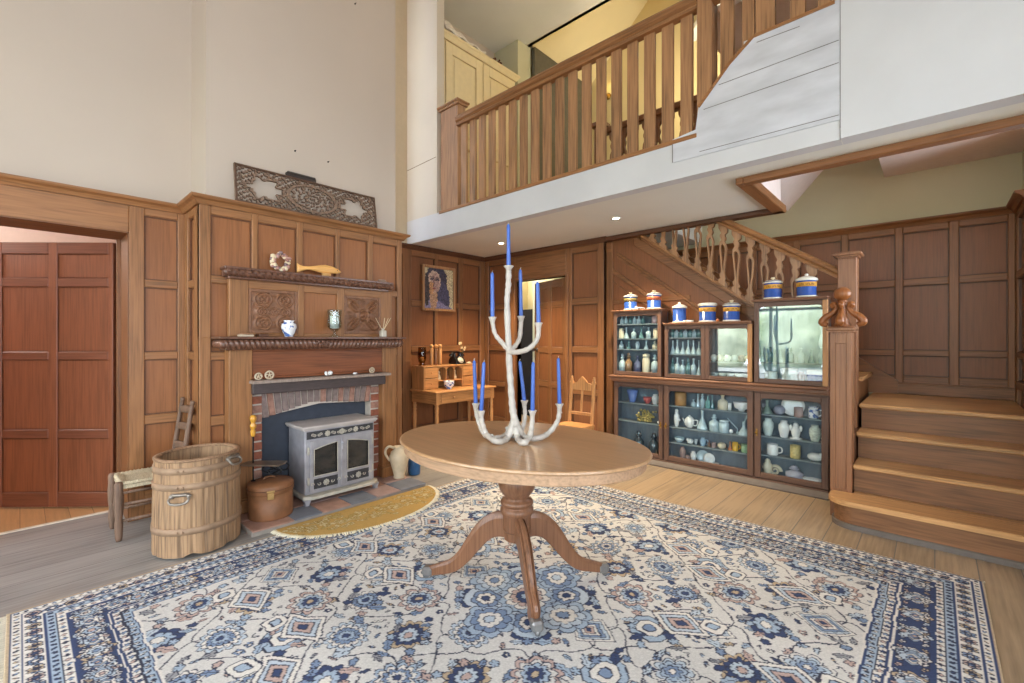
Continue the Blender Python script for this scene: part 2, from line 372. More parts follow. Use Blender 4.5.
# chimney breast
w = MB(); CB0, CB1 = .815, 2.395
w.box(XW-.3, XC-.04, CB0+.045, CB1-.045, 0.0, 2.2, 3) if False else None
w.box(-4.4, XC-.042, 2.15, CB1-.045, 0, 2.19, 3); w.box(-4.4, XC-.042, CB0+.045, 1.12, 0, 2.19, 3); w.box(-4.4, XC-.042, 1.11, 2.16, .86, 2.19, 3)
w.box(-4.4, -3.95, 1.11, 2.16, 0, .9, 3)
w.box(-4.4, XC-.045, CB0+.05, CB1-.04, 2.18, ZT, 3)
ST = [(CB0, .882), (1.136, 1.175), (1.451, 1.497), (1.763, 1.798), (2.051, 2.099), (2.345, CB1)]
panelling(w, (XC, 0, 0), (0, 1, 0), (1, 0, 0), ST, [(1.622, 1.674), (2.088, 2.15)], CB0, CB1, 1.25, 2.15)
for a, b in ((CB0, 1.0), (2.24, CB1)):
    panelling(w, (XC, 0, 0), (0, 1, 0), (1, 0, 0), ([(CB0, .882), (.97, 1.0)] if a == CB0 else [(2.24, 2.27), (2.345, CB1)]), RZ[:3]+[(1.25, 1.252)], a, b, 0, 1.252)
panelling(w, (0, CB0, 0), (1, 0, 0), (0, -1, 0), [(-4.0, -3.914), (-3.745, -3.602)], RZ, -4.0, -3.602, 0, 2.15)
panelling(w, (0, CB1, 0), (1, 0, 0), (0, 1, 0), [(XA, -4.45), (-4.12, -4.02), (-3.70, -3.602)], RZ, XA, -3.602, 0, 2.15)
struct(w.build('wall_chimney', [oakZ, oakY, oakP, plaster, mould_m]))
# crown along left wall, chimney breast, back to the alcove
w = MB()
w.sweep(CROWN, [(XW, -3.0, 2.144), (XW, CB0, 2.144), (XC, CB0, 2.144), (XC, CB1, 2.144), (XA-.0, CB1, 2.144)][::1])
struct(w.build('trim_3', oakY))
# alcove wall (desk, painting) and its plaster above
w = MB()
w.box(-4.9, XA-.042, CB1-.1, 4.6, 0, ZT, 3)
AR = [(0, .19), (.60, .665), (1.084, 1.156), (1.636, 1.708), (2.236, 2.31)]
panelling(w, (XA, 0, 0), (0, 1, 0), (1, 0, 0), [(CB1, 2.47), (3.05, 3.17), (3.52, 3.57), (3.91, 3.985), (4.29, 4.38)], AR, CB1, YD, 0, 2.31)
struct(w.build('wall_alcove', [oakbZ, oakbY, oakbP, plaster, mouldb_m]))
# back wall with the doorway (Y = YD), X from XA to -2.69
DX0, DX1, DH = -4.0, -3.19, 1.99
w = MB()
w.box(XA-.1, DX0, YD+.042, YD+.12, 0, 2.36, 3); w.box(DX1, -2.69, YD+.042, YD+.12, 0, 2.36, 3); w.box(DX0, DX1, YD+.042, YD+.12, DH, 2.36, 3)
panelling(w, (0, YD, 0), (1, 0, 0), (0, -1, 0), [(XA, -4.50), (-4.19, -4.11), (DX0-.0, DX0+.001)], AR, XA, DX0, 0, 2.31)
panelling(w, (0, YD, 0), (1, 0, 0), (0, -1, 0), [(DX1, DX1+.085), (-2.76, -2.675)], AR, DX1, -2.675, 0, 2.31)
w.box(DX0, DX1, YD, YD+.05, DH+.02, 2.31, 1, .004); w.box(-4.11, DX0, YD-.0, YD+.05, 0, 2.31, 0)
w.box(DX0-.04, DX0, YD-.012, YD+.12, 0, DH+.03, 0, .003); w.box(DX1, DX1+.04, YD-.012, YD+.12, 0, DH+.03, 0, .003); w.box(DX0, DX1, YD-.012, YD+.12, DH, DH+.03, 1, .003)
w.box(-2.715, -2.675, YD+.001, YS+.02, 0, 2.31, 0, .003)
struct(w.build('wall_back', [oakbZ, oakbX, oakbP, darkgap, mouldb_m]))
# raked panelling under the stairs (string wall, faces the room)
w = MB()
w.box(-2.69, -.55, YS+.022, YS+.10, 0, 2.40, 2) if False else None
RK = -.72                                    # slope of the string
def rz(x, z_at): return z_at + RK*(x+1.188)
top = 1.545
M = basis((0, YS, 0), (1, 0, 0), (0, 0, 1), (0, -1, 0))
w.poly([(-2.69, 0), (-.50, 0), (-.50, rz(-.50, top)-.0), (-2.30, rz(-2.30, top)), (-2.69, 2.36)], M, -.06, 2)
def raked(zoff, wd, th, mi, x0=-2.6, x1=-.52):
    pts = [(x0, rz(x0, top+zoff)), (x1, rz(x1, top+zoff)), (x1, rz(x1, top+zoff)+wd), (x0, rz(x0, top+zoff)+wd)]
    pts = [(x, max(0.02, min(z, 2.36))) for x, z in pts]
    w.poly(pts, M, th, mi, .004)
raked(-.035, .075, .05, 1, -2.25); raked(-.14, .105, .022, 1, -2.35); raked(-.36, .03, .02, 1, -2.55); raked(-.40, .035, .012, 1, -2.55); raked(-.60, .055, .022, 1, -2.6); raked(-.70, .02, .014, 1)
w.box(-2.675, -2.60, YS-.022, YS, 0, 2.31, 0, .004); w.box(-2.69, -2.61, YS-.024, YS+.0, 2.20, 2.31, 1, .004)
w.box(-2.60, -1.75, YS-.015, YS, 1.625, 1.67, 1, .003)
struct(w.build('wall_understairs', [oakbZ, oakbX, oakbP]))
w = MB()      # dark crown under the soffit around alcove and doorway wall
w.sweep([(0, 0), (.012, 0), (.03, .02), (.05, .035), (.055, .052), (0, .052)], [(XA, CB1, 2.305), (XA, YD, 2.305), (-2.675, YD, 2.305), (-2.675, YD+.02, 2.305)])
w.box(-2.72, -.93, 4.35, 4.43, 2.315, 2.358, 0, .006)
struct(w.build('trim_4', oakdX))
# balcony slab: soffit, with the stair opening (X > -.98, Y > 3.40)
OX, OY = -.97, 3.43
w = MB()
def slab(x0, x1, y0, y1): w.box(x0, x1, y0, y1, ZC, 2.598, 0)
slab(-4.62, OX, YB+.03, 4.43); slab(OX, .60, YB+.03, OY); slab(-4.62, -2.0, 4.43, 6.2)
struct(w.build('ceiling', plasterc))
w = MB(); w.box(OX-.001, .6, OY-.03, OY+.045, ZC-.045, ZC+.02, 0, .006); w.box(OX-.05, OX-.0015, OY-.03, OY+.046, ZC-.045, ZC+.0205, 0, .006); w.box(OX-.05, OX+.045, OY+.0465, 4.44, ZC-.045, ZC+.02, 1, .006)
struct(w.build('trim_5', [oakbX, oakbY]))
w = MB(); w.box(OX-.058, OX+.003, OY+.012, 4.44, ZC+.021, 2.75, 0); w.box(OX+.004, .6, OY-.05, OY+.011, ZC+.021, 2.75); w.hexa([(-1.12, OY+.012, 2.573), (-.70, OY+.012, 3.05), (-.70, YL+.05, 3.05), (-1.12, YL+.05, 2.573), (-1.12, OY+.012, 2.633), (-.70, OY+.012, 3.11), (-.70, YL+.05, 3.11), (-1.12, YL+.05, 2.633)])
struct(w.build('wall_opening', plasterpk))
# balcony front: fascia, white boarding at the right, tall white wall beyond
P = lambda u, v: onY(u, v, YB)
zf = P(437, 213).z
w = MB()
xr = P(840, 100).x; xL = P(437, 150).x; x2 = P(696, 100).x
w.box(-4.70, xr, YB, YB+.10, ZC-.002, zf-.0, 0)
w.box(-4.70, xL, YB, YB+.10, zf, ZT, 1)
struct(w.build('wall_balcony', [plasterw, plain('warm_white_plaster', (205, 195, 180), .8, var=.03, scale=2)]))
w = MB(); pb = [(673, 140), (696, 130), (699, 107), (729.5, 63.7), (753.5, 36.5), (835, 2), (840, 0), (840, 120), (673, 163)]
q = [(P(u, v).x, P(u, v).z) for u, v in pb]; q = [q[8], q[7], (q[6][0], q[6][1]+.02)] + q[5:0:-1] + [q[0]]
w.poly([q[0], q[1], q[2]]+q[3:], basis((0, YB, 0), (1, 0, 0), (0, 0, 1), (0, -1, 0)), .008, 0)
for (a, b) in (((697, 112), (840, 45)), ((690, 135), (840, 68))):
    pass
w.box(xr-.5, xr, YB+.001, YB+.1, zf, P(840, 2).z, 0)
struct(w.build('trim_6', whitewood))
w = MB()
for (u0, v0, u1, v1) in ((719, 85.5, 839, 40.8), (704, 110, 839, 63.2), (700, 152, 839, 115.5), (757, 43, 800, 27)):
    a, b = P(u0, v0), P(u1, v1); w.bar((a.x, YB-.0085, a.z), (b.x, YB-.0085, b.z), .0045, .002, (0, 0, 1))
a, b = P(673, 163), P(673, 141); w.bar((a.x, YB-.0085, a.z), (b.x, YB-.0085, b.z), .006, .002, (1, 0, 0))
a, b = P(841, 128), P(841, 0); w.bar((a.x, YB-.0085, a.z), (b.x, YB-.0085, b.z+.3), .008, .003, (1, 0, 0))
struct(w.build('trim_7', plain('board_joint', (128, 124, 124), .9)))
w = MB(); w.box(xr+.004, 2.6, YB-.012, YB+.10, ZC-.002, ZT, 0)
struct(w.build('wall_right', plasterw))
# stub strips beside the balcony opening
w = MB(); a = P(405, 172); b = P(436, 157); w.bar((a.x, YB-.001, a.z), (b.x, YB-.001, b.z), .006, .003)
w.box(-4.61, -4.585, 2.75, YB, 2.2, ZT, 1)
struct(w.build('trim_8', [plain('panel_joint', (120, 100, 75), .9), plain('beige_strip', (204, 186, 156), .8, var=.03)]))
for k, (u, v) in enumerate(((295, 151), (328, 162), (355, 4))):
    p = onX(u, v, XC-.045); o = MB().lathe([(0, 0), (.006, 0), (.006, .004), (.003, .006), (.003, .02), (0, .02)], TR(p.x, p.y, p.z) @ ROT(PI/2, 'Y'), 10).build('nail', plain('rusty_iron', (60, 48, 42), .6)); origin(o, p); tag(o, ['left of two old nails in the plaster above the fretwork panel', 'right of two old nails in the plaster above the fretwork panel', 'old nail high in the chimney plaster near the top'][k], 'nail')
# landing: back wall, right wall, ceilings
zr = 2.30
L = lambda u, v: onY(u, v, YL)
w = MB(); XR = .475
w.box(-4.6, XR+.1, YL+.042, YL+.14, 0, 3.6, 3)
lst = [(L(u, 300).x, L(v, 300).x) for u, v in ((895, 903), (949, 959))]
lst = [(-3.0, -2.9)]+[(lst[0][0]-.40*k, lst[0][1]-.40*k) for k in range(6, 0, -1)]+lst+[(L(1008, 300).x, XR)]
LR = [(.845, .91), (1.09, 1.14), (1.715, 1.775), (2.19, 2.25)]
panelling(w, (0, YL, 0), (1, 0, 0), (0, -1, 0), lst, LR, -3.0, XR, .80, 2.25)
w.sweep([(a, b) for a, b in CROWN], [(-3.0, YL, zr-.056), (XR, YL, zr-.056), (XR, 4.82, zr-.056)], mi=1)
w.box(-.55, XR, YL-.012, YL+.02, .746, .845, 1, .004); w.box(-.55, XR, YL-.022, YL, .835, .85, 1, .003)
struct(w.build('wall_landing', [oakbZ, oakbX, oakbP, plasterg, mouldb_m]))
w = MB()
w.box(XR+.042, XR+.14, YB+.05, 3.62, 0, 3.6, 3); w.box(XR+.042, XR+.14, 4.80, YL+.1, 0, 3.6, 3); w.box(XR+.042, XR+.14, 3.62, 4.80, 0, 1.2, 3); w.box(XR+.042, XR+.14, 3.62, 4.80, 2.68, 3.6, 3)  # leaves an unseen window opening, added to brighten the landing
panelling(w, (XR, 0, 0), (0, 1, 0), (-1, 0, 0), [(4.80, 4.88), (5.32, 5.4)], LR, 4.80, YL, 0, 2.25); panelling(w, (XR, 0, 0), (0, 1, 0), (-1, 0, 0), [(3.5, 3.6), (4.15, 4.23), (4.72, 4.80)], [(0, .19), (1.12, 1.2)], 3.5, 4.80, 0, 1.2)
for q in (3.65, 4.21, 4.77): w.box(XR+.06, XR+.11, q-.03, q+.03, 1.2, 2.68, 0, .004)
for q in (1.23, 1.95, 2.65): w.box(XR+.06, XR+.11, 3.62, 4.80, q-.03, q+.03, 1, .004)
struct(w.build('wall_stair', [oakbZ, oakbY, oakbP, plasterg, mouldb_m]))
w = MB()
zc2 = onY(1024, 150, YL).z
w.box(-.337, .62, OY+.012, YL+.05, zc2, zc2+.05, 0); w.box(-.337, -.28, OY+.012, YL+.05, zc2+.05, 3.6, 0); w.box(-1.3, .62, OY, YL+.1, 3.6, 3.65, 0)
M = basis((0, OY-.02, 0), (1, 0, 0), (0, 0, 1), (0, 1, 0)); 
struct(w.build('ceiling_landing', plasterpk))
# gallery room seen through the balustrade
w = MB()
w.box(-4.7, OX-.5, YB+.04, 4.25, 2.599, 2.625)
struct(w.build('floor_gallery', hallf_m))
w = MB()
w.box(-4.72, -4.62, YB+.1, 6.4, 2.6, 5.4, 0); w.box(-4.62, -4.17, 4.62, 4.72, 2.6, 5.34, 1); w.box(-4.24, -4.17, 4.72, 4.9, 2.6, 5.34, 1)
struct(w.build('wall_gallery', [plain('ochre_plaster', (190, 165, 120), .85), plasterg]))
w = MB(); w.box(-4.7, 2.0, YB+.02, 4.85, 5.33, 5.40, 0)
struct(w.build('ceiling_gallery', plasterc))
w = MB()
w.box(-4.4, 1.2, 6.30, 6.4, 2.3, 7.2, 0); 
w.hexa([(-4.12, 4.86, 5.33), (-2.0, 4.86, 7.2), (-2.0, 6.3, 7.2), (-4.12, 6.3, 5.33), (-4.12, 4.86, 5.4), (-2.0, 4.86, 7.28), (-2.0, 6.3, 7.28), (-4.12, 6.3, 5.4)], 0)
w.hexa([(-1.05, 4.85, 5.33), (1.2, 4.85, 5.33), (1.2, 6.3, 5.33), (-2.6, 6.3, 5.33), (-1.05, 4.85, 5.4), (1.2, 4.85, 5.4), (1.2, 6.3, 5.4), (-2.6, 6.3, 5.4)], 1)
w.box(-4.5, 1.2, 4.85, 6.4, 7.2, 7.3, 0); w.box(-4.5, -4.4, 4.85, 6.4, 2.6, 7.25, 0); w.box(-4.5, -3.9, 4.8, 4.85, 5.33, 7.25, 0); w.box(-4.4, 1.2, 4.8, 4.85, 5.33, 7.2, 0); w.box(1.2, 1.3, YB+.2, 6.4, 2.5, 7.2, 0)
struct(w.build('wall_gallery_back', [plastery, plasterc]))
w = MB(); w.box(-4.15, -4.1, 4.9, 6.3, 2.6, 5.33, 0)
struct(w.build('wall_gallery_side', plain('eave_shade_paint', (96, 90, 74), .9)))  # shade below the eave put into this wall's dark colour
# passage behind the doorway, hall behind the left door
w = MB(); w.box(-5.2, -2.5, 5.9, 6.0, 0, 2.36, 0); w.box(-5.1, -2.6, 5.6, 5.9, 0, 1.72, 1); w.box(-5.2, -5.1, 4.5, 6.0, 0, 2.36, 0); w.box(-2.6, -2.5, 4.5, 6.0, 0, 2.3, 0)  # near-black block puts the unlit lower part of the passage into colour
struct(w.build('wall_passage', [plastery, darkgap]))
struct(MB().box(-5.2, -2.5, 4.46, 6.0, -.1, 0).build('floor_corridor', hallf_m))
w = MB(); w.box(-6.6, -6.5, -2.0, 1.6, 0, 2.5); w.box(-6.6, -4.34, 1.5, 1.6, 0, 2.5); w.box(-6.6, -4.34, -2.1, -2.0, 0, 2.5)
struct(w.build('wall_hall', plasterpk))
struct(MB().box(-6.6, -4.34, -2.0, 1.6, 2.5, 2.6).build('ceiling_hall', plasterpk))
# rest of the room behind the camera: right wall, window wall, roof
EW_ADDED = [(-2.5, -.9), (-.4, 1.2)]; ez0, ez1 = .5, 2.9  # unseen east windows, added to light the left wall and alcove
w = MB()
for a, b in ((-3.0, EW_ADDED[0][0]), (EW_ADDED[0][1], EW_ADDED[1][0]), (EW_ADDED[1][1], YB+.1)): w.box(2.6, 2.7, a, b, 0, ZT)
for a, b in EW_ADDED: w.box(2.6, 2.7, a, b, 0, ez0); w.box(2.6, 2.7, a, b, ez1, ZT)
struct(w.build('wall_east', plaster))
w = MB(); WX = [(-3.95, -1.5), (-1.1, .4), (.8, 2.2)]; wz0, wz1 = .40, 3.2
edges = [-4.34]+[e for p in WX for e in p]+[2.7]
for a, b in zip(edges[::2], edges[1::2]): w.box(a, b, -3.2, -3.0, 0, ZT)
w.box(-4.34, 2.7, -3.2, -3.0, 0, wz0); w.box(-4.34, 2.7, -3.2, -3.0, wz1, ZT)
struct(w.build('wall_window', plaster))
for i, (a, b) in enumerate(WX):
    w = MB(); c = (a+b)/2
    for x in (a+.03, c, b-.03): w.box(x-.03, x+.03, -3.14, -3.06, wz0, wz1, 0, .004)
    for z in (wz0+.03, 1.9, 3.0, wz1-.03): w.box(a, b, -3.14, -3.06, z-.03, z+.03, 0, .004)
    struct(w.build('window_%d' % (i+1), oakbZ))
for i, (a, b) in enumerate(EW_ADDED):
    w = MB(); c = (a+b)/2
    for y in (a+.03, c, b-.03): w.box(2.63, 2.69, y-.03, y+.03, ez0, ez1, 0, .004)
    for z in (ez0+.03, 1.7, ez1-.03): w.box(2.63, 2.69, a, b, z-.03, z+.03, 0, .004)
    struct(w.build('window_%d' % (i+4), oakbZ))  # frames of the added east windows
struct(MB().box(-4.6, 2.7, -3.2, YB+.05, ZT, ZT+.1).build('ceiling_hall_top', plaster))
w = MB(); w.box(2.6, .55, YB+.0, YB+.1, 0, ZC, 0)
struct(w.build('wall_right_lower', [oakbZ]))
# ================================================================ STAIRCASE
SX0, SX1 = -.415, .472
SZ = [.187, .374, .56, .746]; SY = [3.64, 3.905, 4.15, 4.36]
st = thing('staircase', 'oak staircase of four wide steps up to a panelled landing, turning left behind carved balusters', 'staircase', (0, 3.7, 0))
def bull(x0, r, y0, y1, x1, n=10):
    return [(x0+r-r*math.cos(PI/2*k/n), y0+r-r*math.sin(PI/2*k/n)) for k in range(n+1)]+[(x1, y0), (x1, y1), (x0, y1)]
for k in range(4):
    z = SZ[k]; y = SY[k]; yb = SY[k+1]+.05 if k < 3 else YL-.012
    b = MB()
    if k == 0:
        b.poly(bull(-.53, .13, y, 3.875, SX1)[::1], TR(0, 0, z-.032), .032, 0, .008)
        b.box(-.405, SX1, 3.874, yb, z-.032, z, 0)
    else:
        b.box(SX0 if k == 1 else SX0-.008, SX1, y, yb, z-.032, z, 0, .008)
    b.build('tread', treadX, st)
    b = MB(); zb = SZ[k-1] if k else 0
    if k == 0:
        b.poly(bull(-.505, .13, y+.035, 3.875, SX1), TR(0, 0, 0), z-.033, 0)
        b.poly(bull(-.517, .14, y+.023, 3.86, SX1), TR(0, 0, 0), .035, 1, .006)
    else:
        b.box(SX0+.005, SX1, y+.035, y+.055, zb+.0005, z-.033, 0)
        b.box(SX0+.005, SX1, y+.020, y+.036, z-.048, z-.033, 0)
    b.build('riser', [wood('riser_oak', (128, 88, 58), 'X', figure=.9), plain('scuffed_grey_plinth', (104, 94, 86), .6)], st)
b = MB()
for k in range(7):
    x = -.45-.25*k; z = .746+.187*(k+1)
    b.box(x-.28, x+.03, YS+.101, YL-.025, z-.03, z, 0); b.box(x-.02, x, YS+.101, YL-.025, z-.187, z-.031, 1)
b.build('upper_steps', [treadX, oakbX], st)
b = MB(); M = basis((0, YL-.001, 0), (1, 0, 0), (0, 0, 1), (0, -1, 0))
b.poly([(-.24, .746), (-.24, .85), (-2.2, .85+.72*1.96), (-2.2, .70+.72*1.96), (-.45, .746)], M, .028, 0)
b.poly([(-.24, .845), (-.24, .865), (-2.2, .865+.72*1.96), (-2.2, .845+.72*1.96)], M, .036, 0)
b.build('raked_skirting', oakbX, st)
b = MB(); b.box(-.54, -.45, YS, YL, 0, .745); b.box(-.40, SX1, SY[3]+.06, YL-.02, .60, .713); b.box(-.45, -.42, 4.0, 4.46, 0, .56)
b.build('carcase', oakdX, st)
# string capping and handrail
def hz(x): return 1.724+.645*(-.570-x)
def sz(x): return 1.560-.735*(x+1.188)
b = MB(); M = basis((0, 4.40, 0), (1, 0, 0), (0, 0, 1), (0, -1, 0))
b.poly([(-2.3, sz(-2.3)-.03), (-.56, sz(-.56)-.03), (-.56, sz(-.56)), (-2.3, sz(-2.3))], basis((0, 4.455, 0), (1, 0, 0), (0, 0, 1), (0, -1, 0)), .068, 0, .006)
b.build('string_capping', oakX, st)
b = MB(); d = Vector((1, 0, -.645)).normalized()
prof = [(-.03, 0), (.03, 0), (.034, .02), (.028, .032), (.042, .044), (.046, .062), (.034, .084), (.0, .092), (-.034, .084), (-.046, .062), (-.042, .044), (-.028, .032), (-.034, .02)]
r0, r1 = [], []
for o, u in prof:
    r0.append(b.bm.verts.new((-2.1, 4.40-o, hz(-2.1)+u))); r1.append(b.bm.verts.new((-.545, 4.40-o, hz(-.545)+u)))
for i in range(len(prof)): b.bm.faces.new([r0[i], r0[(i+1) % len(prof)], r1[(i+1) % len(prof)], r1[i]])
b.bm.faces.new(r0); b.bm.faces.new(r1[::-1])
b.build('handrail', oakX, st)
def splat(b, x, y, z0, z1, m0, m1, t=.028, w=.040):
    """pierced flat baluster standing in the XZ plane; ends cut to slopes m0 (bottom) and m1 (top)"""
    out = [(0, .95), (.085, .95), (.10, .62), (.125, .45), (.15, .72), (.175, .80), (.20, .50), (.235, .36), (.42, .55), (.60, .80), (.66, .84), (.70, .72), (.735, .42), (.76, .36), (.79, .60), (.82, .66), (.845, .46), (.87, .40), (.90, .78), (.925, .98), (1.0, 1.0)]
    slit = [(.26, 0), (.42, .2), (.58, .42), (.64, .44), (.675, .25), (.69, 0)]
    H = z1-z0
    def pt(s, t_, hw):
        xx = hw*w*s; zb = z0+m0*xx; zt = z1+m1*xx; return (x+xx, zb+(zt-zb)*t_)
    M = basis((0, y+t/2, 0), (1, 0, 0), (0, 0, 1), (0, -1, 0))
    for s in (1, -1):
        pts = [pt(s, 0, 0)]+[pt(s, a, h) for a, h in out]+[pt(s, 1, 0)]+[pt(s, a, h) for a, h in slit[::-1]]
        b.poly(pts if s > 0 else pts[::-1], M, t)
for k in range(-1, 12):
    x = -.851-.115*k
    b = MB(); splat(b, x, 4.405, sz(x)-.012, hz(x)+.008, -.735, -.645); b.build('baluster', balZ, st)
# newel posts
def newel(x0, x1, y0, y1, z0, z1, cap, name='newel_post', sunk=True):
    b = MB(); b.box(x0, x1, y0, y1, z0, z1, 0, .004)
    if sunk:      # raised edges of a sunk panel on the front
        w = .03
        for a, c, e, f in ((x0, x0+w, z0, z1), (x1-w, x1, z0, z1), (x0+w, x1-w, z1-.075, z1), (x0+w, x1-w, z0, z0+.20)):
            b.box(a, c, y0-.012, y0, e, f, 0, .002)
    b.box(x0-.012, x1+.012, y0-.02, y1+.012, z1, z1+.014, 0, .003)
    for k in range(int((x1-x0)/.016)): b.box(x0+.004+k*.016, x0+.012+k*.016, y0-.022, y0-.01, z1-.012, z1+.002, 0)
    b.box(x0-cap, x1+cap, y0-cap-.006, y1+cap, z1+.014, z1+.034, 0, .005); b.box(x0-cap*.5, x1+cap*.5, y0-cap*.5, y1+cap*.5, z1+.034, z1+.042, 0, .003)
    return b.build(name, wood('newel_oak', (140, 96, 66), 'Z'), st)
n1 = newel(-.538, -.415, 3.89, 4.01, 0, 1.285, .022)
newel(-.553, -.432, 4.33, 4.455, .56, 1.868, .032, sunk=False)
# carved finial: four scroll leaves round a turned stem with a ball on top
b = MB(); cx, cy, z0 = -.477, 3.95, 1.327
b.lathe([(0, 0), (.05, 0), (.05, .015), (.038, .03), (.042, .045), (.03, .07), (.022, .12), (.020, .165), (.030, .178), (.026, .19), (0, .19)], TR(cx, cy, z0), 18)
b.lathe([(0, .185), (.03, .19), (.050, .21), (.054, .235), (.046, .258), (.025, .275), (0, .28)], TR(cx, cy, z0), 20)
for k in range(4):
    a = PI/4*0+k*PI/2
    e = Vector((math.cos(a), math.sin(a), 0))
    path = spline([Vector((cx, cy, z0))+e*r+Vector((0, 0, z)) for r, z in ((.085, .012), (.118, .032), (.098, .068), (.055, .10), (.034, .135), (.048, .16), (.058, .150), (.05, .132))], 6)
    b.tube(path, lerps([.016, .026, .024, .017, .012, .020, .018, .010], 6), 10, sq=1.0)
f = b.build('finial', wood('finial_oak', (142, 86, 46), 'Z', rough=.3, figure=.3), n1)
# ================================================================ BALCONY BALUSTRADE
PB = lambda u, v: onY(u, v, YB)
bb = thing('balcony_balustrade', 'oak balustrade of flat upright boards along the edge of the white balcony', 'balustrade', (-2.6, YB, 2.62))
zr0, zr1 = 3.478, 3.585; yb0, yb1 = YB+.01, YB+.10
xn0, xn1 = PB(440, 150).x, PB(457, 150).x
b = MB(); zc = PB(448, 108).z
b.box(xn0, xn1, yb0, yb1+.02, 2.60, zc, 0, .004); b.box(xn0-.02, xn1+.02, yb0-.02, yb1+.04, zc, zc+.025, 0, .005); b.box(xn0-.035, xn1+.035, yb0-.035, yb1+.055, zc+.025, zc+.05, 0, .008); b.box(xn0-.01, xn1+.01, yb0-.01, yb1+.03, zc+.05, zc+.062, 0, .006)
b.build('newel_post', balZ, bb)
xe = PB(841, 0).x
xm0, xm1 = PB(697, 60).x, PB(712, 60).x
b = MB(); xq = xe-.01
prof = [(-.01, 0), (.055, 0), (.06, .02), (.05, .03), (.07, .045), (.075, .08), (.06, .10), (-.02, .105), (-.02, .03)]
for (xa, xb) in ((xn1-.002, xm0+.002), (xm1-.002, xe-.01)):
    r0 = [b.bm.verts.new((xa, yb0+.035-o, zr0+u)) for o, u in prof]; r1 = [b.bm.verts.new((xb, yb0+.035-o, zr0+u)) for o, u in prof]; n = len(prof)
    for i in range(n): b.bm.faces.new([r0[i], r0[(i+1) % n], r1[(i+1) % n], r1[i]])
    b.bm.faces.new(r0); b.bm.faces.new(r1[::-1])
b.build('handrail', oakX, bb)
b = MB(); b.box(xn0-.01, xm0, YB-.012, yb1, 2.605, 2.635, 0, .004); b.build('bottom_rail', oakX, bb)
b = MB(); b.box(xm0, xm1, yb0-.015, yb1+.01, 2.63, 3.9, 0, .004); b.build('newel_post', balZ, bb)
for k in range(18):
    u = 456.2+0; x = -3.60+(k)*.1375
    if x > xm0-.05: break
    b = MB(); b.box(x-.042, x+.042, yb0+.012, yb0+.040, 2.634, zr0+.004, 0, .003); b.build('baluster', balZ, bb)
dg = [(PB(699, 107).x, PB(699, 107).z), (PB(729.5, 63.7).x, PB(729.5, 63.7).z), (PB(753.5, 36.5).x, PB(753.5, 36.5).z), (PB(835, 2).x, PB(835, 2).z)]
def dz(x):
    for (a, za), (c, zc_) in zip(dg, dg[1:]):
        if x <= c: return za+(zc_-za)*(x-a)/(c-a)
    return dg[-1][1]
for (u0, u1) in ((719, 732), (741, 753), (754.5, 774), (789, 804), (817, 830)):
    a, c = PB(u0, 20).x, PB(u1, 20).x
    M = basis((0, yb0+.044, 0), (1, 0, 0), (0, 0, 1), (0, -1, 0))
    b = MB(); b.poly([(a, dz(a)-.03), (c, dz(c)-.03), (c, zr0+.004), (a, zr0+.004)], M, .03); b.build('baluster' if u0 != 754.5 else 'newel_post', balZ, bb)
b = MB()
for (a, za), (c, zc_) in zip(dg, dg[1:]): b.bar((a, YB+.02, za-.005), (c, YB+.02, zc_-.005), .07, .018, (0, 1, 0))
b.build('raking_rail', oakX, bb)
# ---- balustrade at the stair head, seen between the balcony boards
gb = thing('stair_head_balustrade', 'dark oak balustrade with pierced balusters behind the balcony boards at the stair head', 'balustrade', (-2.0, 4.28, 2.625))
b = MB(); b.box(-2.62, -1.0, 4.24, 4.32, 3.43, 3.50, 0, .012); b.build('handrail', oakbX, gb)
b = MB(); b.box(-2.70, -2.60, 4.22, 4.32, 2.6, 3.52, 0, .006); b.box(-2.73, -2.57, 4.19, 4.35, 3.52, 3.57, 0, .008); b.build('newel_post', oakbZ, gb)
b = MB(); b.box(-2.6, -1.0, 4.25, 4.31, 2.60, 2.65, 0); b.build('bottom_rail', oakbX, gb)
for k in range(12):
    b = MB(); splat(b, -2.50+.125*k, 4.28, 2.648, 3.435, 0, 0); b.build('baluster', oakbZ, gb)
# ---- cupboard on the gallery
cu = thing('wardrobe', 'cream painted panelled cupboard standing on the balcony against the left wall', 'cupboard', (-4.36, 3.85, 2.625))
b = MB(); b.box(-4.61, -4.12, 3.30, 4.50, 2.63, 4.68, 0, .004); b.build('carcase', creamwood, cu)
b = MB(); b.sweep([(0, 0), (.02, 0), (.045, .04), (.055, .05), (.055, .075), (0, .075)], [(-4.61, 3.30, 4.68), (-4.12, 3.30, 4.68), (-4.12, 4.50, 4.68), (-4.61, 4.5, 4.68)])
b.box(-4.61, -4.12, 3.30, 4.5, 4.68, 4.745); b.build('cornice', creamwood, cu)
for k in range(2):
    y0 = 3.315+.595*k; y1 = y0+.575; b = MB()
    def fr(a0, a1, z0, z1): b.box(-4.12, -4.098, a0, a1, z0, z1, 0, .003)
    fr(y0, y0+.10, 2.70, 4.66); fr(y1-.10, y1, 2.70, 4.66); fr(y0+.10, y1-.10, 4.54, 4.66); fr(y0+.10, y1-.10, 3.5, 3.62); fr(y0+.10, y1-.10, 2.70, 2.84)
    for z0, z1 in ((2.84, 3.5), (3.62, 4.54)): b.box(-4.12, -4.108, y0+.13, y1-.13, z0+.03, z1-.03, 0, .01)
    b.build('door', creamwood, cu)
b = MB(); random.seed(3)
b.grid(lambda u, v: Vector((-4.40+.31*v, 3.32+.62*u, 4.802+.22*math.sin(PI*min(1, v*1.02))*(1-.75*u)+.015*math.sin(20*u+6*v))), 24, 14)
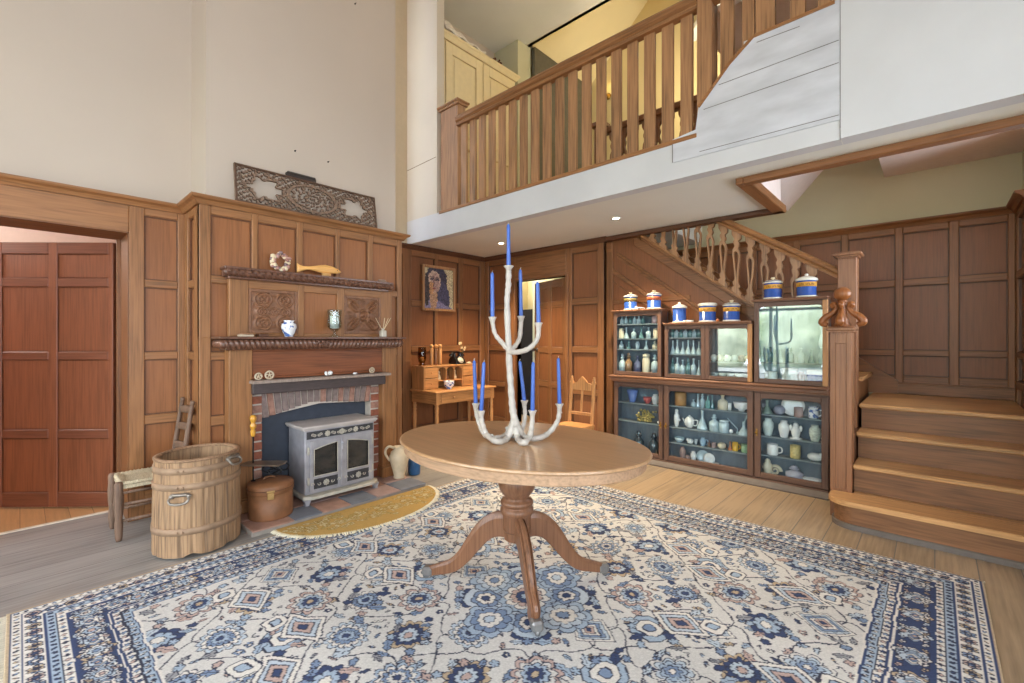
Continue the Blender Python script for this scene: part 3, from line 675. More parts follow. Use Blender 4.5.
o = b.build('folded_blanket', plain('white_spotted_fabric', (226, 218, 206), .9, var=.15, scale=30)); tag(o, 'white patterned blanket folded on top of the cream cupboard', 'blanket')
md = o.modifiers.new('thick', 'SOLIDIFY'); md.thickness = .02
b = MB()
for k in range(26):
    a = random.uniform(0, 2*PI); c = Vector((-4.2, 4.17, 4.765))
    e = c+Vector((.05*math.cos(a), .12*math.sin(a)+random.uniform(-.04, .04), random.uniform(.03, .10)))
    b.tube([c+Vector((0, random.uniform(-.06, .06), .004)), e], [.004, .002], 5); b.ball(e, random.uniform(.008, .015), 0, 8)
o = b.build('dried_flowers', plain('dried_brown', (92, 52, 34), .8)); tag(o, 'bunch of dark dried flowers lying on the front edge of the cream cupboard', 'flowers')
# ---- wall lamp on the gallery's far wall
pw = onY(607, 88, 6.26)
sc = thing('wall_sconce', 'small lit candle-style lamp on the yellow wall behind the balcony boards', 'lamp', (pw.x, 6.3, pw.z-.1))
b = MB(); b.lathe([(0, 0), (.05, 0), (.045, .02), (0, .03)], TR(pw.x, 6.298, pw.z-.12) @ ROT(PI/2, 'X'), 16); b.tube(spline([(pw.x, 6.28, pw.z-.12), (pw.x, 6.2, pw.z-.15), (pw.x, 6.16, pw.z-.1)], 6), .008, 8); b.build('bracket', brass, sc)
b = MB(); b.lathe([(0, 0), (.022, 0), (.022, .07), (0, .07)], TR(pw.x, 6.16, pw.z-.10), 12); b.build('sleeve', plasterw, sc)
b = MB(); b.ball((pw.x, 6.16, pw.z+.01), .03, 0, 12, 1, 1, 1.5); b.build('bulb', emit('warm_bulb', (255, 225, 150), 14), sc)
# ---- downlights in the soffit
for nm, (u, v) in (('right', (616, 218)), ('left', (501, 243))):
    c = onZ(u, v, ZC)
    dl = thing('downlight', 'lit recessed downlight in the balcony soffit %s' % ('nearer the staircase' if nm == 'right' else 'beside the tallest blue candle'), 'ceiling light', (c.x, c.y, ZC-.01), 'recessed downlights')
    b = MB(); b.lathe([(.030, -.001), (.030, -.007), (.045, -.007), (.047, 0), (.03, 0)], TR(c.x, c.y, ZC), 24); b.build('trim_ring', plain('white_metal', (225, 222, 215), .4), dl)
    b = MB(); b.lathe([(0, -.004), (.029, -.004), (.029, -.001), (0, -.001)], TR(c.x, c.y, ZC), 20); b.build('lens', MATS.get('lens') or emit('downlight_lens', (255, 238, 200), 30), dl)
    l = bpy.data.lights.new('downlight_beam', 'SPOT'); l.energy = 210; l.color = (1, .79, .52); l.spot_size = 1.9; l.spot_blend = .8; l.shadow_soft_size = .03
    lo = bpy.data.objects.new('downlight_beam', l); COL.objects.link(lo); lo.location = (c.x, c.y, ZC-.012)
# ================================================================ DOORS
def door_leaf(name, hinge, ang, W, H, T, cols, rows, mats, handle):
    """leaf from the hinge line along +x local, front face -y; turned by ang about Z"""
    b = MB(); 
    b.box(0, W, -.012, .012, 0, H, 2)
    for a, c in cols: b.box(a, c, -T/2, T/2, 0, H, 0, .004)
    g = [(cols[i][1], cols[i+1][0]) for i in range(len(cols)-1)]
    for z0, z1 in rows:
        for a, c in g: b.box(a, c, -T/2+.001, T/2-.001, z0, z1, 1, .004)
    zz = [(rows[i][1], rows[i+1][0]) for i in range(len(rows)-1)]
    for z0, z1 in zz:
        for a, c in g:
            for s in (-1, 1):
                y0, y1 = (-T/2+.009, -.011) if s < 0 else (.011, T/2-.009)
                b.box(a, a+.008, y0, y1, z0, z1, 0); b.box(c-.008, c, y0, y1, z0, z1, 0); b.box(a+.008, c-.008, y0, y1, z0, z0+.008, 1); b.box(a+.008, c-.008, y0, y1, z1-.008, z1, 1)
    o = b.build(name, mats); o.location = hinge; o.rotation_euler = (0, 0, ang); struct(o)
    hx, hz_ = handle; b = MB()
    for s in (-1, 1):
        b.lathe([(0, 0), (.026, 0), (.026, .006), (.011, .01), (.011, .035), (.020, .04), (.028, .052), (.024, .068), (0, .074)], TR(hx, s*T/2, hz_) @ ROT(-s*PI/2, 'X'), 16)
    b.box(hx-.028, hx+.028, -T/2-.004, -T/2, hz_-.07, hz_+.05)
    h = b.build('handle', plain('dark_bronze', (58, 48, 42), .4, .6)); h.parent = o
    return o
A = Vector((-4.43, .478)); Bv = Vector((-5.014, -.083)); d = (Bv-A).normalized()
z = [0, .085, .15, .51, .575, 1.03, 1.09, 1.60, 1.66, 1.86, 1.935]
door_leaf('door_1', (A.x, A.y, .012), math.atan2(d.y, d.x), .93, 1.935, .042, [(0, .03), (.43, .49), (.80, .93)] if False else [(0, .035), (.40, .465), (.80, .93)],
          [(0, .105), (.50, .565), (1.075, 1.135), (1.61, 1.675), (1.85, 1.935)], [mahZ, mahX, mahZ], (.845, 1.13))
hx = Vector((DX1-.012, YD+.06)); a0 = math.radians(160)
door_leaf('door_2', (hx.x, hx.y, .01), a0, .76, DH-.02, .042, [(0, .09), (.34, .42), (.66, .76)], [(0, .16), (.62, .70), (1.05, 1.13), (1.62, 1.70), (1.87, DH-.02)], [oakbZ, oakbX, oakbP], (.70, 1.09))
# ================================================================ FIREPLACE
fs = thing('fireplace_surround', 'carved oak fireplace surround with two shelves and carved panels built onto the panelled chimney breast', 'fireplace', (XC, 1.6, 0))
PX = -3.50
for (y0, y1) in ((.962, 1.108), (2.135, 2.275)):
    b = MB(); b.box(XC-.0, PX, y0, y1, .041, 1.20, 0, .004); b.box(XC, PX+.02, y0-.012, y1+.012, .041, .125, 0, .006); b.box(XC, PX+.012, y0-.006, y1+.006, .125, .145, 0, .004)
    b.build('pilaster', oakZ, fs)
b = MB(); b.box(XC, PX-.012, 1.108, 2.135, .955, 1.20, 1, .003)
for a, c, e, f in ((1.108, 2.135, 1.15, 1.20), (1.108, 2.135, .955, .975)): b.box(XC, PX, a, c, e, f, 1, .004)
b.build('frieze_board', [oakZ, wood('frieze_oak', (128, 74, 44), 'Y')], fs)
# narrow inner shelf over the opening with its dark beam
b = MB(); b.poly([(1.085, 0), (2.165, 0), (2.165, .0), (2.165, .055), (1.085, .055)] if False else [(1.085, 0), (2.165, 0), (2.165, .085), (1.085, .085)], basis((PX-.0, 0, .930), (0, 1, 0), (1, 0, 0), (0, 0, 1)), .022, 0, .006)
b.build('inner_shelf', plain('worn_grey_shelf', (150, 132, 120), .6, var=.2, stretch=(1, 6, 1)), fs)
b = MB(); b.box(XC, PX+.03, 1.10, 2.145, .852, .929, 0, .004); b.build('lintel_beam', plain('dark_beam', (72, 60, 58), .5, var=.25, stretch=(8, 1, 8)), fs)
# mantel shelf: slab, then a gadrooned bullnose running round three sides
def gadroon(b, y0, y1, xf, zc, r, n, slant, depth=.25, mi=0):
    """half-round moulding along Y at x=xf with slanted lobes"""
    L = y1-y0
    def f(u, v):
        a = -PI/2+PI*v; s = u*L; mid = 1 if u < .5 else -1
        lobe = abs(math.sin(PI*(s*n/L+mid*slant*(v-.5))))
        rr = r*(1-depth+depth*lobe**.6)
        return Vector((xf+rr*math.cos(a), y0+s, zc+rr*math.sin(a)*1.1))
    b.grid(f, n*7, 9, mi)
b = MB(); y0, y1 = .880, 2.298; xf = -3.40
b.box(XC, xf+.012, y0, y1, 1.240, 1.256, 0, .003)
gadroon(b, y0+.03, y1-.03, xf-.035, 1.206, .034, 42, .9, .42)
for yy in (y0+.034, y1-.034): b.ball((xf-.036, yy, 1.206), .032, 0, 12)
b.box(XC, xf-.045, y0+.045, y1-.045, 1.176, 1.239, 0)
for yy, sg in ((y0+.032, -1), (y1-.032, 1)):
    def f(u, v, yy=yy, sg=sg):
        a = -PI/2+PI*v; s = u*.16; lobe = abs(math.sin(PI*(s/.035+.9*(v-.5)))); rr = .028*(.75+.25*lobe**.6)
        return Vector((XC+s, yy+sg*rr*math.cos(a), 1.208+rr*math.sin(a)*1.1))
    b.grid(f, 32, 9)
b.box(XC, xf-.05, y0+.05, y1-.05, 1.165, 1.178, 0, .003)
for k in range(9):                              # little leaf boss at the middle of the edge
    b.ball((xf-.004, 1.565+(k-4)*.011, 1.208+.012*math.sin(k*1.9)), .013, 0, 8)
b.build('mantel_shelf', carvedark, fs)
# overmantel
b = MB(); OV = PX-.06; ox = -3.555
zz0, zz1 = 1.257, 1.66
for a, c in ((.978, 1.100), (1.443, 1.488), (1.753, 1.813), (2.150, 2.262)): b.box(XC, ox, a, c, zz0, zz1, 0, .004)
for a, c in ((1.10, 1.443), (1.488, 1.753), (1.813, 2.15)):
    b.box(XC, ox-.001, a, c, 1.600, zz1, 1, .003); b.box(XC, ox-.001, a, c, zz0, 1.283, 1, .003)
b.box(XC, ox-.02, 1.488, 1.753, 1.283, 1.60, 2)
b.build('overmantel_frame', [oakZ, oakY, oakP], fs)
def ringh(x, y, cx, cy, R):
    r = math.hypot(x-cx, y-cy)/R
    if r > 1: return 0
    t = math.atan2(y-cy, x-cx); h = .5*math.exp(-((r-.9)/.09)**2)+.5*math.exp(-((r-.52)/.08)**2)+.7*max(0, 1-r/.2)
    return h+.35*max(0, math.cos(6*t))*(1 if .15 < r < .5 else 0)
def rosettes(x, y):          # roundels in two columns and three rows
    h = 0
    for cx, cy, R in ((-.5, .62, .42), (.5, .62, .42), (-.52, -.02, .28), (.52, -.02, .28), (0, -.02, .24), (-.5, -.64, .40), (.5, -.64, .40)): h = max(h, ringh(x, y, cx, cy, R))
    return h+.25*(max(0, math.cos(9*x)*math.cos(9*y)) if h < .05 else 0)
def flower(x, y):            # one big four-lobed leaf rosette
    r = math.hypot(x, y); t = math.atan2(y, x)
    h = .8*math.exp(-((r-.30)/.055)**2)+.9*max(0, 1-r/.17)
    for q in range(4):
        a = PI/4+q*PI/2; U = x*math.cos(a)+y*math.sin(a); V = -x*math.sin(a)+y*math.cos(a); e = math.hypot((U-.78)/.45, V/.23)
        h = max(h, .9*math.exp(-((e-.9)/.17)**2)+.6*math.exp(-(V/.045)**2)*(e < .8))
        a -= PI/4; h = max(h, .9*ringh(x, y, .76*math.cos(a), .76*math.sin(a), .21), .7*ringh(x, y, .98*math.cos(a+.33), .98*math.sin(a+.33), .14))
    return min(1, h)
for (a, c, fn) in ((1.10, 1.443, rosettes), (1.813, 2.15, flower)):
    b = MB(); yc, zc = (a+c)/2, 1.4415; hw, hh = (c-a)/2-.022, .135
    b.box(XC, ox-.012, a, c, 1.283, 1.60, 0)
    for (q0, q1, s0, s1) in ((a, a+.02, 1.283, 1.6), (c-.02, c, 1.283, 1.6), (a+.02, c-.02, 1.578, 1.6), (a+.02, c-.02, 1.283, 1.305)): b.box(ox-.013, ox-.003, q0, q1, s0, s1, 0, .003)
    b.grid(lambda u, v: Vector((ox-.011+.032*fn(2*u-1, 2*v-1)*(0 if u in (0, 1) or v in (0, 1) else 1), yc+(2*u-1)*hw, zc+(2*v-1)*hh)), 72, 64)
    b.build('carved_panel', carve, fs)
b = MB(); y0, y1 = .935, 2.232; xs = -3.485
b.box(XC, xs, y0, y1, 1.716, 1.734, 0, .003)
def rope(u, v):
    a = 2*PI*v; s = u*(y1-y0-.02); tw = .5+.5*abs(math.sin(PI*(s/.042)+a*.8))**.7; rr = .028*tw
    return Vector((xs-.012+rr*math.cos(a), y0+.01+s, 1.696+rr*math.sin(a)))
b.grid(rope, 220, 12)
for yy in (y0+.014, y1-.014): b.ball((xs-.013, yy, 1.695), .024, 0, 12)
b.box(XC, xs-.014, y0+.01, y1-.01, 1.672, 1.717, 0); b.box(XC, xs-.03, y0+.03, y1-.03, 1.655, 1.673, 0, .003)
b.build('upper_shelf', carvedark, fs)
# bricks
brk = [plain('red_brick', (150, 90, 68), .9, var=.25, scale=30), plain('pink_brick', (158, 118, 102), .9, var=.25, scale=30), plain('grey_brick', (134, 116, 110), .9, var=.2, scale=30), plain('mortar', (196, 184, 172), .95)]
random.seed(5)
for (a, c) in ((1.104, 1.192), (2.062, 2.138)):
    b = MB(); b.box(XC-.10, -3.575, a-.001, c-.002, .0415, .86, 3)
    for k in range(12):
        z = .042+k*.0665; b.box(XC-.1, -3.568+random.uniform(-.003, .003), a, c, z, z+.054, random.choice((0, 0, 1)), .003)
    b.build('brick_jamb', brk, fs)
b = MB(); n = 20
def arch_bottom(y):
    t = (y-1.19)/(2.065-1.19); t = max(0, min(1, t)); pk = .42
    return .665+.085*(t/pk if t < pk else 1-(t-pk)/(1-pk)*.55)
for k in range(n):
    y = 1.12+(2.125-1.12)*(k+.5)/n; lean = (y-1.62)*.35; hwid = .021
    zt, zb = .852, arch_bottom(y)
    pts = [(y-hwid+lean*.0-(lean*(.852-zb))*-1*0, zb) for _ in ()]
    d0 = -lean*(zt-zb)
    P4 = [(y-hwid+d0, zb), (y+hwid+d0, zb), (y+hwid, zt), (y-hwid, zt)]
    b.poly(P4, basis((-3.66, 0, 0), (0, 1, 0), (0, 0, 1), (1, 0, 0)), .085+random.uniform(-.003, .003), 2 if random.random() < .72 else 1, .003)
b.poly([(1.12, .66), (1.62, .73), (2.13, .70), (2.13, .853), (1.12, .853)], basis((-3.66, 0, 0), (0, 1, 0), (0, 0, 1), (1, 0, 0)), .075, 3)
b.build('brick_arch', brk, fs)
b = MB(); b.box(-3.69, -3.665, 1.11, 2.13, .04, .86, 0); b.build('register_plate', plain('slate_blue_black', (58, 64, 76), .6, var=.12), fs)
# hearth
he = thing('hearth', 'low hearth of worn slate and terracotta tiles in front of the fireplace', 'hearth', (-3.3, 1.65, 0))
sl = [plain('slate_tile', (112, 116, 126), .55, var=.15, scale=12), plain('terracotta_tile', (162, 126, 110), .7, var=.18, scale=14), plain('mauve_tile', (158, 132, 126), .65, var=.15, scale=14), plain('grout', (150, 140, 130), .9)]
b = MB(); b.box(XC-.075, -3.118, .982, 2.308, 0, .034, 3, .004); b.build('base_slab', sl[3], he)
ys = [.982, 1.24, 1.43, 1.64, 1.85, 2.06, 2.308]; cols = [1, 0, 1, 0, 2, 0]
for k in range(6):
    b = MB(); b.box(-3.33, -3.11, ys[k]+.004, ys[k+1]-.004, .030, .0405, 0, .003); b.build('tile', sl[cols[k]], he, **({'label': ['slate tile', 'terracotta tile', 'mauve tile'][cols[k]]}))
cols = [1, 1, 2, 1, 1, 2]
for k in range(6):
    b = MB(); b.box(-3.60, -3.338, ys[k]+.004, ys[k+1]-.004, .030, .0405, 0, .003); b.build('tile', sl[cols[k]], he, **({'label': ['slate tile', 'terracotta tile', 'mauve tile'][cols[k]]}))
# ================================================================ STOVE
enam = plain('worn_grey_enamel', (162, 160, 164), .45, .2, var=.22, scale=9); enamd = plain('dark_grey_iron', (70, 70, 74), .5, .5, var=.2)
cream_ = plain('cream_iron_edge', (186, 180, 166), .5, .1, var=.15)
so = thing('wood_stove', 'grey iron wood-burning stove with two glazed doors standing in the fireplace', 'stove', (-3.48, 1.68, .0405))
sx, sy0, sy1 = -3.335, 1.40, 1.955
b = MB(); b.box(-3.63, sx, sy0, sy1, .105, .575, 0, .006); b.build('body', enam, so)
b = MB(); b.box(-3.645, sx+.02, sy0-.022, sy1+.022, .583, .603, 0, .006); b.box(-3.64, sx+.010, sy0-.012, sy1+.012, .572, .584, 0, .003); b.build('top_plate', plain('pale_worn_enamel', (190, 181, 176), .5, var=.15, scale=9), so)
b = MB(); M = basis((0, 0, .083), (1, 0, 0), (0, 1, 0), (0, 0, 1))
b.poly([(-3.63, sy0-.02), (sx+.02, sy0-.02), (sx+.062, sy0+.03), (sx+.062, sy1-.03), (sx+.02, sy1+.02), (-3.63, sy1+.02)], M, .022, 0, .005); b.build('ash_lip', cream_, so)
for yy in (sy0+.005, sy1-.005):
    for xx in (sx+.02, -3.60):
        s = 1 if yy < 1.6 else -1; b = MB()
        b.poly([(-.028, 0), (.028, 0), (.012, -.03), (.009, -.028-.013), (.014, -.0425), (-.016, -.0425), (-.012, -.03)], basis((xx-.02, yy, .083), (0, s, 0), (0, 0, 1), (1, 0, 0)), .04, 0, .003)
        b.build('leg', enam, so)
def roset(b, y, z, x, r, mi=0):
    b.lathe([(0, 0), (r*.5, 0), (r*.42, r*.45), (r*.2, r*.6), (0, r*.62)], TR(x, y, z) @ ROT(PI/2, 'Y'), 12, mi)
    for k in range(8):
        a = k*PI/4; b.ball((x+.003, y+r*.72*math.cos(a), z+r*.72*math.sin(a)), r*.3, mi, 8, .6, 1, 1)
def scrolls(b, y, z, x, w, h, mi=0):
    for s in (-1, 1):
        for k in range(2):
            pts = [(x+.002, y+s*(w*(.30+.34*k)+h*.42*t*math.cos(6.5*t+k*PI)), z+h*.42*t*math.sin(6.5*t+k*PI)) for t in [i/14+.08 for i in range(14)]]
            b.tube(pts, lerps([.0015, .0035, .002], 7)[:14], 6, mi)
b = MB(); b.box(sx-.01, sx+.005, sy0+.012, sy1-.012, .508, .562, 0, .003); b.build('frieze', enamd, so)
fo = b
b = MB(); 
for y in (sy0+.165, (sy0+sy1)/2, sy1-.165): roset(b, y, .535, sx+.005, .022)
for y in (sy0+.085, sy0+.235, sy1-.235, sy1-.085): scrolls(b, y, .535, sx+.005, .05, .034)
b.build('ornament', cream_, so)
for k in range(2):
    y0 = sy0+.03+.258*k; y1 = y0+.238; yc = (y0+y1)/2; b = MB()
    def seg(a, c, e, f): b.box(sx-.002, sx+.016, a, c, e, f, 0, .003)
    seg(y0, y0+.026, .125, .495); seg(y1-.026, y1, .125, .495); seg(y0+.026, y1-.026, .125, .232)
    n = 10                                      # arched top rail, higher towards the stove's middle
    def at_(y): 
        t = (y-y0)/(y1-y0); t = t if k == 0 else 1-t
        return .425+.042*math.sin(t*PI/2)
    pts = [(y0+.026, .495), (y0+.026, at_(y0+.026))]+[(y0+.026+(y1-y0-.052)*i/n, at_(y0+.026+(y1-y0-.052)*i/n)) for i in range(1, n+1)]+[(y1-.026, .495)]
    b.poly(pts, basis((sx-.002, 0, 0), (0, 1, 0), (0, 0, 1), (1, 0, 0)), .0175, 0)
    b.box(sx+.014, sx+.0172, y0+.028, y1-.028, .142, .216, 1, .002); dr = b.build('door', [enam, enamd], so)
    b = MB(); b.box(sx+.001, sx+.004, y0+.022, y1-.022, .228, .48, 0); b.build('glass', plain('smoked_glass', (20, 19, 19), .08, var=.5, scale=12, spec=.9), dr)
    b = MB()
    arc = [(sx+.0175, y0+.030+(y1-y0-.06)*i/n, at_(y0+.03+(y1-y0-.06)*i/n)-.002) for i in range(n+1)]
    b.tube([(sx+.0175, y0+.030, .236)]+arc+[(sx+.0175, y1-.030, .236), (sx+.0175, y0+.03, .236)], .004, 6)
    roset(b, yc, .178, sx+.0175, .024); scrolls(b, yc, .178, sx+.016, .16, .036); b.build('ornament', cream_, dr)
    hy = y0-.008 if k == 0 else y1+.008
    for z in (.20, .42):
        b = MB(); b.tube([(sx+.008, hy, z-.022), (sx+.008, hy, z+.022)], .008, 10); b.box(sx, sx+.012, min(hy, hy+(.03 if k == 0 else -.03)), max(hy, hy+(.03 if k == 0 else -.03)), z-.012, z+.012, 0, .003); b.ball((sx+.008, hy, z+.024), .009, 0, 8)
        b.build('hinge', cream_, dr)
b = MB(); b.box(sx, sx+.02, 1.667, 1.688, .13, .50, 0, .003); b.ball((sx+.026, 1.678, .45), .013); b.box(sx+.018, sx+.03, 1.670, 1.686, .40, .45, 0, .004); b.build('latch', enam, so)
# ================================================================ THINGS ON THE SHELVES
def put(name, label, cat, loc, group=None): return thing(name, label, cat, loc, group)
MX = -3.47; MZ = 1.2562
def my(u, x=MX): return onX(u, 330, x).y
china = plain('white_china', (232, 230, 226), .25, var=.02, coat=.3)
bluewhite, nt_, b_ = newmat('blue_and_white_china'); N_, L_ = nt_.nodes, nt_.links
tc_ = N_.new('ShaderNodeTexCoord'); nz_ = N_.new('ShaderNodeTexNoise'); nz_.inputs['Scale'].default_value = 34; nz_.inputs['Detail'].default_value = 1.5
cr_ = N_.new('ShaderNodeValToRGB'); cr_.color_ramp.elements[0].position = .52; cr_.color_ramp.elements[0].color = lin((234, 234, 236))+(1,); cr_.color_ramp.elements[1].position = .60; cr_.color_ramp.elements[1].color = lin((66, 100, 165))+(1,)
L_.new(tc_.outputs['Object'], nz_.inputs['Vector']); L_.new(nz_.outputs['Fac'], cr_.inputs['Fac']); L_.new(cr_.outputs['Color'], b_.inputs['Base Color']); b_.inputs['Roughness'].default_value = .2
y = my(289)
o = MB().lathe([(0, 0), (.030, 0), (.028, .008), (.044, .04), (.052, .07), (.048, .092), (.034, .104), (.034, .116), (.040, .120), (.036, .120), (.030, .105), (0, .09)], TR(MX, y, MZ), 24).build('ginger_jar', bluewhite)
tag(origin(o, (MX, y, MZ)), 'blue and white china vase standing on the mantel shelf', 'vase')
y = my(334.5); t = put('candle_lantern', 'footed glass candle holder with a white candle on the mantel shelf', 'candle holder', (MX, y, MZ))
gls = pane('clear_glass', (232, 238, 236), 1.0, 1.9)
MB().lathe([(0, 0), (.046, 0), (.044, .006), (.018, .016), (.011, .03), (.016, .045), (.034, .056), (.052, .075), (.055, .11), (.050, .15), (.055, .200), (.056, .215), (.0535, .215), (.052, .2), (.047, .15), (.052, .11), (.048, .077), (0, .06)], TR(MX, y, MZ), 26).build('glass', gls, t)
MB().lathe([(0, .06), (.034, .07), (.035, .16), (.033, .164), (.03, .160), (0, .158)], TR(MX, y, MZ), 20).build('candle', china, t)
MB().tube([(MX, y, MZ+.158), (MX, y, MZ+.175)], .0015, 6).build('wick', black, t)
for p_ in bpy.data.objects['candle_lantern'].children:
    pass
y = my(383); t = put('reed_diffuser', 'reed diffuser bottle with pale sticks at the right end of the mantel shelf', 'diffuser', (MX, y, MZ))
MB().box(MX-.024, MX+.024, y-.024, y+.024, MZ, MZ+.058, 0, .006).lathe([(.012, .056), (.012, .074), (.009, .074), (.009, .058)], TR(MX, y, MZ), 12).build('bottle', plain('frosted_glass', (206, 196, 178), .2), t)
random.seed(2)
for k in range(5):
    a = random.uniform(-.5, .5); c = random.uniform(-.3, .3)
    MB().tube([(MX, y, MZ+.05), (MX+.1*c, y+.13*a, MZ+.165)], .0022, 5).build('reed', plain('reed', (226, 204, 168), .8), t)
y = my(262); o = MB().box(MX-.04, MX+.04, y-.03, y+.03, MZ, MZ+.022, 0, .004).build('small_box', oakdY); tag(origin(o, (MX, y, MZ)), 'small flat dark box on the mantel shelf beside the blue and white vase', 'box')
y = my(245); o = MB().box(MX-.045, MX+.035, y-.035, y+.045, MZ, MZ+.014, 0, .003).box(MX-.04, MX+.04, y-.03, y+.04, MZ+.014, MZ+.024, 1, .003).build('paperback', [plain('cream_cover', (214, 198, 172), .6), plain('tan_cover', (150, 110, 78), .6)]); tag(origin(o, (MX, y, MZ)), 'small flat booklets lying near the left end of the mantel shelf', 'book')
# upper shelf
UX = -3.53; UZ = 1.7345
y = onX(280, 263, UX).y
random.seed(4); b = MB()
for k in range(70):
    a = 2*PI*k/70*3.02; r = .052+random.uniform(-.014, .014); b.ball((UX+random.uniform(-.012, .016), y+r*math.cos(a), UZ+.0745+r*math.sin(a)), random.uniform(.011, .017), random.choice((0, 0, 1, 2)), 8, random.uniform(.7, 1), random.uniform(.7, 1.2), random.uniform(.6, 1))
o = b.build('shell_wreath', [plain('shell_cream', (232, 214, 180), .5), plain('shell_rose', (184, 140, 128), .5), plain('shell_mauve', (140, 116, 118), .5)]); tag(origin(o, (UX, y, UZ)), 'small wreath of seashells propped on the upper shelf of the fireplace', 'wreath')
b = MB(); ya, yb = onX(297, 270, UX).y, onX(341, 275, UX).y
prof = [(0, .016, .036), (.06, .012, .026), (.13, .014, .018), (.22, .020, .013), (.32, .022, .016), (.48, .024, .028), (.62, .028, .033), (.78, .026, .030), (.90, .022, .020), (.97, .018, .010), (1.0, .016, .003)]
rings = []
for t_, zc_, hh in prof:
    yy = ya+(yb-ya)*t_; w_ = .004+.012*math.sin(PI*min(1, t_*1.0)); zc_ = zc_+.018
    rings.append([b.bm.verts.new((UX+w_*math.cos(a), yy, UZ+.012+zc_+hh*math.sin(a))) for a in [2*PI*k/14 for k in range(14)]])
for r0, r1 in zip(rings, rings[1:]):
    for k in range(14): f_ = b.bm.faces.new([r0[k], r0[(k+1) % 14], r1[(k+1) % 14], r1[k]]); f_.smooth = True
b.bm.faces.new(rings[0]); b.bm.faces.new(rings[-1][::-1])
bfish = thing('wooden_fish', 'carved pale wooden fish lying on the upper shelf of the fireplace', 'carved fish', (UX, (ya+yb)/2, UZ))
b.build('body', wood('limewood', (222, 168, 98), 'Y', figure=.8), bfish)
MB().box(UX-.012, UX+.012, ya+.55*(yb-ya), ya+.75*(yb-ya), UZ+.0005, UZ+.026, 0, .003).build('block', wood('limewood', (222, 168, 98), 'Y'), bfish)
MB().ball((UX+.012, ya+.9*(yb-ya), UZ+.055), .004, 0, 8).build('eye', black, bfish)
y = onX(382, 282, UX).y
b = MB(); b.box(UX-.02, UX+.02, y-.035, y+.035, UZ, UZ+.008, 0, .002)
for k in range(5): b.ball((UX, y-.028+.014*k, UZ+.016), .009, 0, 8)
o = b.build('pebble_row', plain('grey_pebble', (150, 124, 108), .7)); tag(origin(o, (UX, y, UZ)), 'small row of pebbles at the right end of the upper fireplace shelf', 'ornament')
# inner shelf
IX = -3.45; IZ = .9525
for u, r, nm in ((258.5, .027, 'leftmost of three'), (269.5, .033, 'larger middle one of three'), (372, .026, 'rightmost of three')):
    y = onX(u, 376, IX).y; b = MB()
    b.tube([(IX, y+r*.8*math.cos(a), IZ+r+r*.8*math.sin(a)) for a in [2*PI*k/20 for k in range(20)]], r*.2, 8, 0, True, True)
    for k in range(5):
        a = k*2*PI/5+.3; b.tube([(IX, y, IZ+r), (IX, y+r*.8*math.cos(a), IZ+r+r*.8*math.sin(a))], r*.13, 6)
    b.ball((IX, y, IZ+r), r*.28, 0, 8)
    o = b.build('openwork_disc', plain('weathered_ivory', (196, 178, 152), .6, var=.2)); tag(origin(o, (IX, y, IZ)), 'round openwork ornament on narrow shelf over the stove, '+nm, 'ornament', 'round openwork ornaments')
y = onX(328, 374, IX).y; b = MB()
for k in range(9):
    b.ball((IX+random.uniform(-.012, .012), y+random.uniform(-.024, .024), IZ+.014+random.uniform(0, .016)), random.uniform(.011, .014), 0, 8)
o = b.build('coral_piece', china); tag(origin(o, (IX, y, IZ)), 'lumpy white coral piece in the middle of the narrow shelf over the stove', 'coral')
y = onX(355, 374, IX).y; o = MB().ball((IX, y, IZ+.009), .016, 0, 10, 1, 1.2, .55).build('pebble', china); tag(origin(o, (IX, y, IZ)), 'white pebble on the narrow shelf over the stove', 'pebble')
# ================================================================ CARVED FRETWORK PANEL leaning on the chimney crown
W_, H_ = 1.10, .285; nx, nz = 186, 48; cw, ch = W_/nx, H_/nz
def solid(i, j):
    x = (i+.5)/nx*2-1; z = (j+.5)/nz*2-1
    X_ = x*W_/2; Z_ = z*H_/2
    if abs(X_) > W_/2-.013 or abs(Z_) > H_/2-.011: return True
    e = math.hypot(X_/.19, Z_/.105)
    if .92 < e < 1.06: return True
    # two open cartouches either side
    for s in (-1, 1):
        cx = (X_*s-.345)/.125; cz = Z_/.085
        rr = math.hypot(cx, cz); t = math.atan2(cz, cx)
        lim = 1+.16*math.cos(6*t)+.1*math.cos(11*t)
        if rr < lim*.86: return False
        if rr < lim: return True
    n_ = mnoise.noise(Vector((X_*55, Z_*55, 1.3)))
    if e < .92:
        t = math.atan2(Z_/.105, X_/.19); return math.sin(16*t+e*16)+math.sin(e*26) > .75 or n_ > .42
    q = math.sin(X_*150)*math.sin(Z_*170+X_*40)
    return q > .28 or n_ > .42
lz = 2.2; ang = math.atan2(.045, H_)
fp = thing('fretwork_panel', 'pierced carved wooden fretwork panel leaning on top of the chimney panelling against the plaster', 'carved panel', (-3.60, 1.57, 2.201))
b = MB(); grid_v = {}
ex = Vector((0, 1, 0)); ez = Vector((-math.sin(ang), 0, math.cos(ang))); en = ex.cross(ez); O = Vector((-3.584, 1.575-W_/2+.0, 2.2015))
def V_(i, j, k):
    key = (i, j, k)
    if key not in grid_v: grid_v[key] = b.bm.verts.new(O+ex*(i*cw)+ez*(j*ch)+en*(.008*(k*2-1)))
    return grid_v[key]
occ = [[solid(i, j) for j in range(nz)] for i in range(nx)]
g_ = lambda i, j: 0 <= i < nx and 0 <= j < nz and occ[i][j]
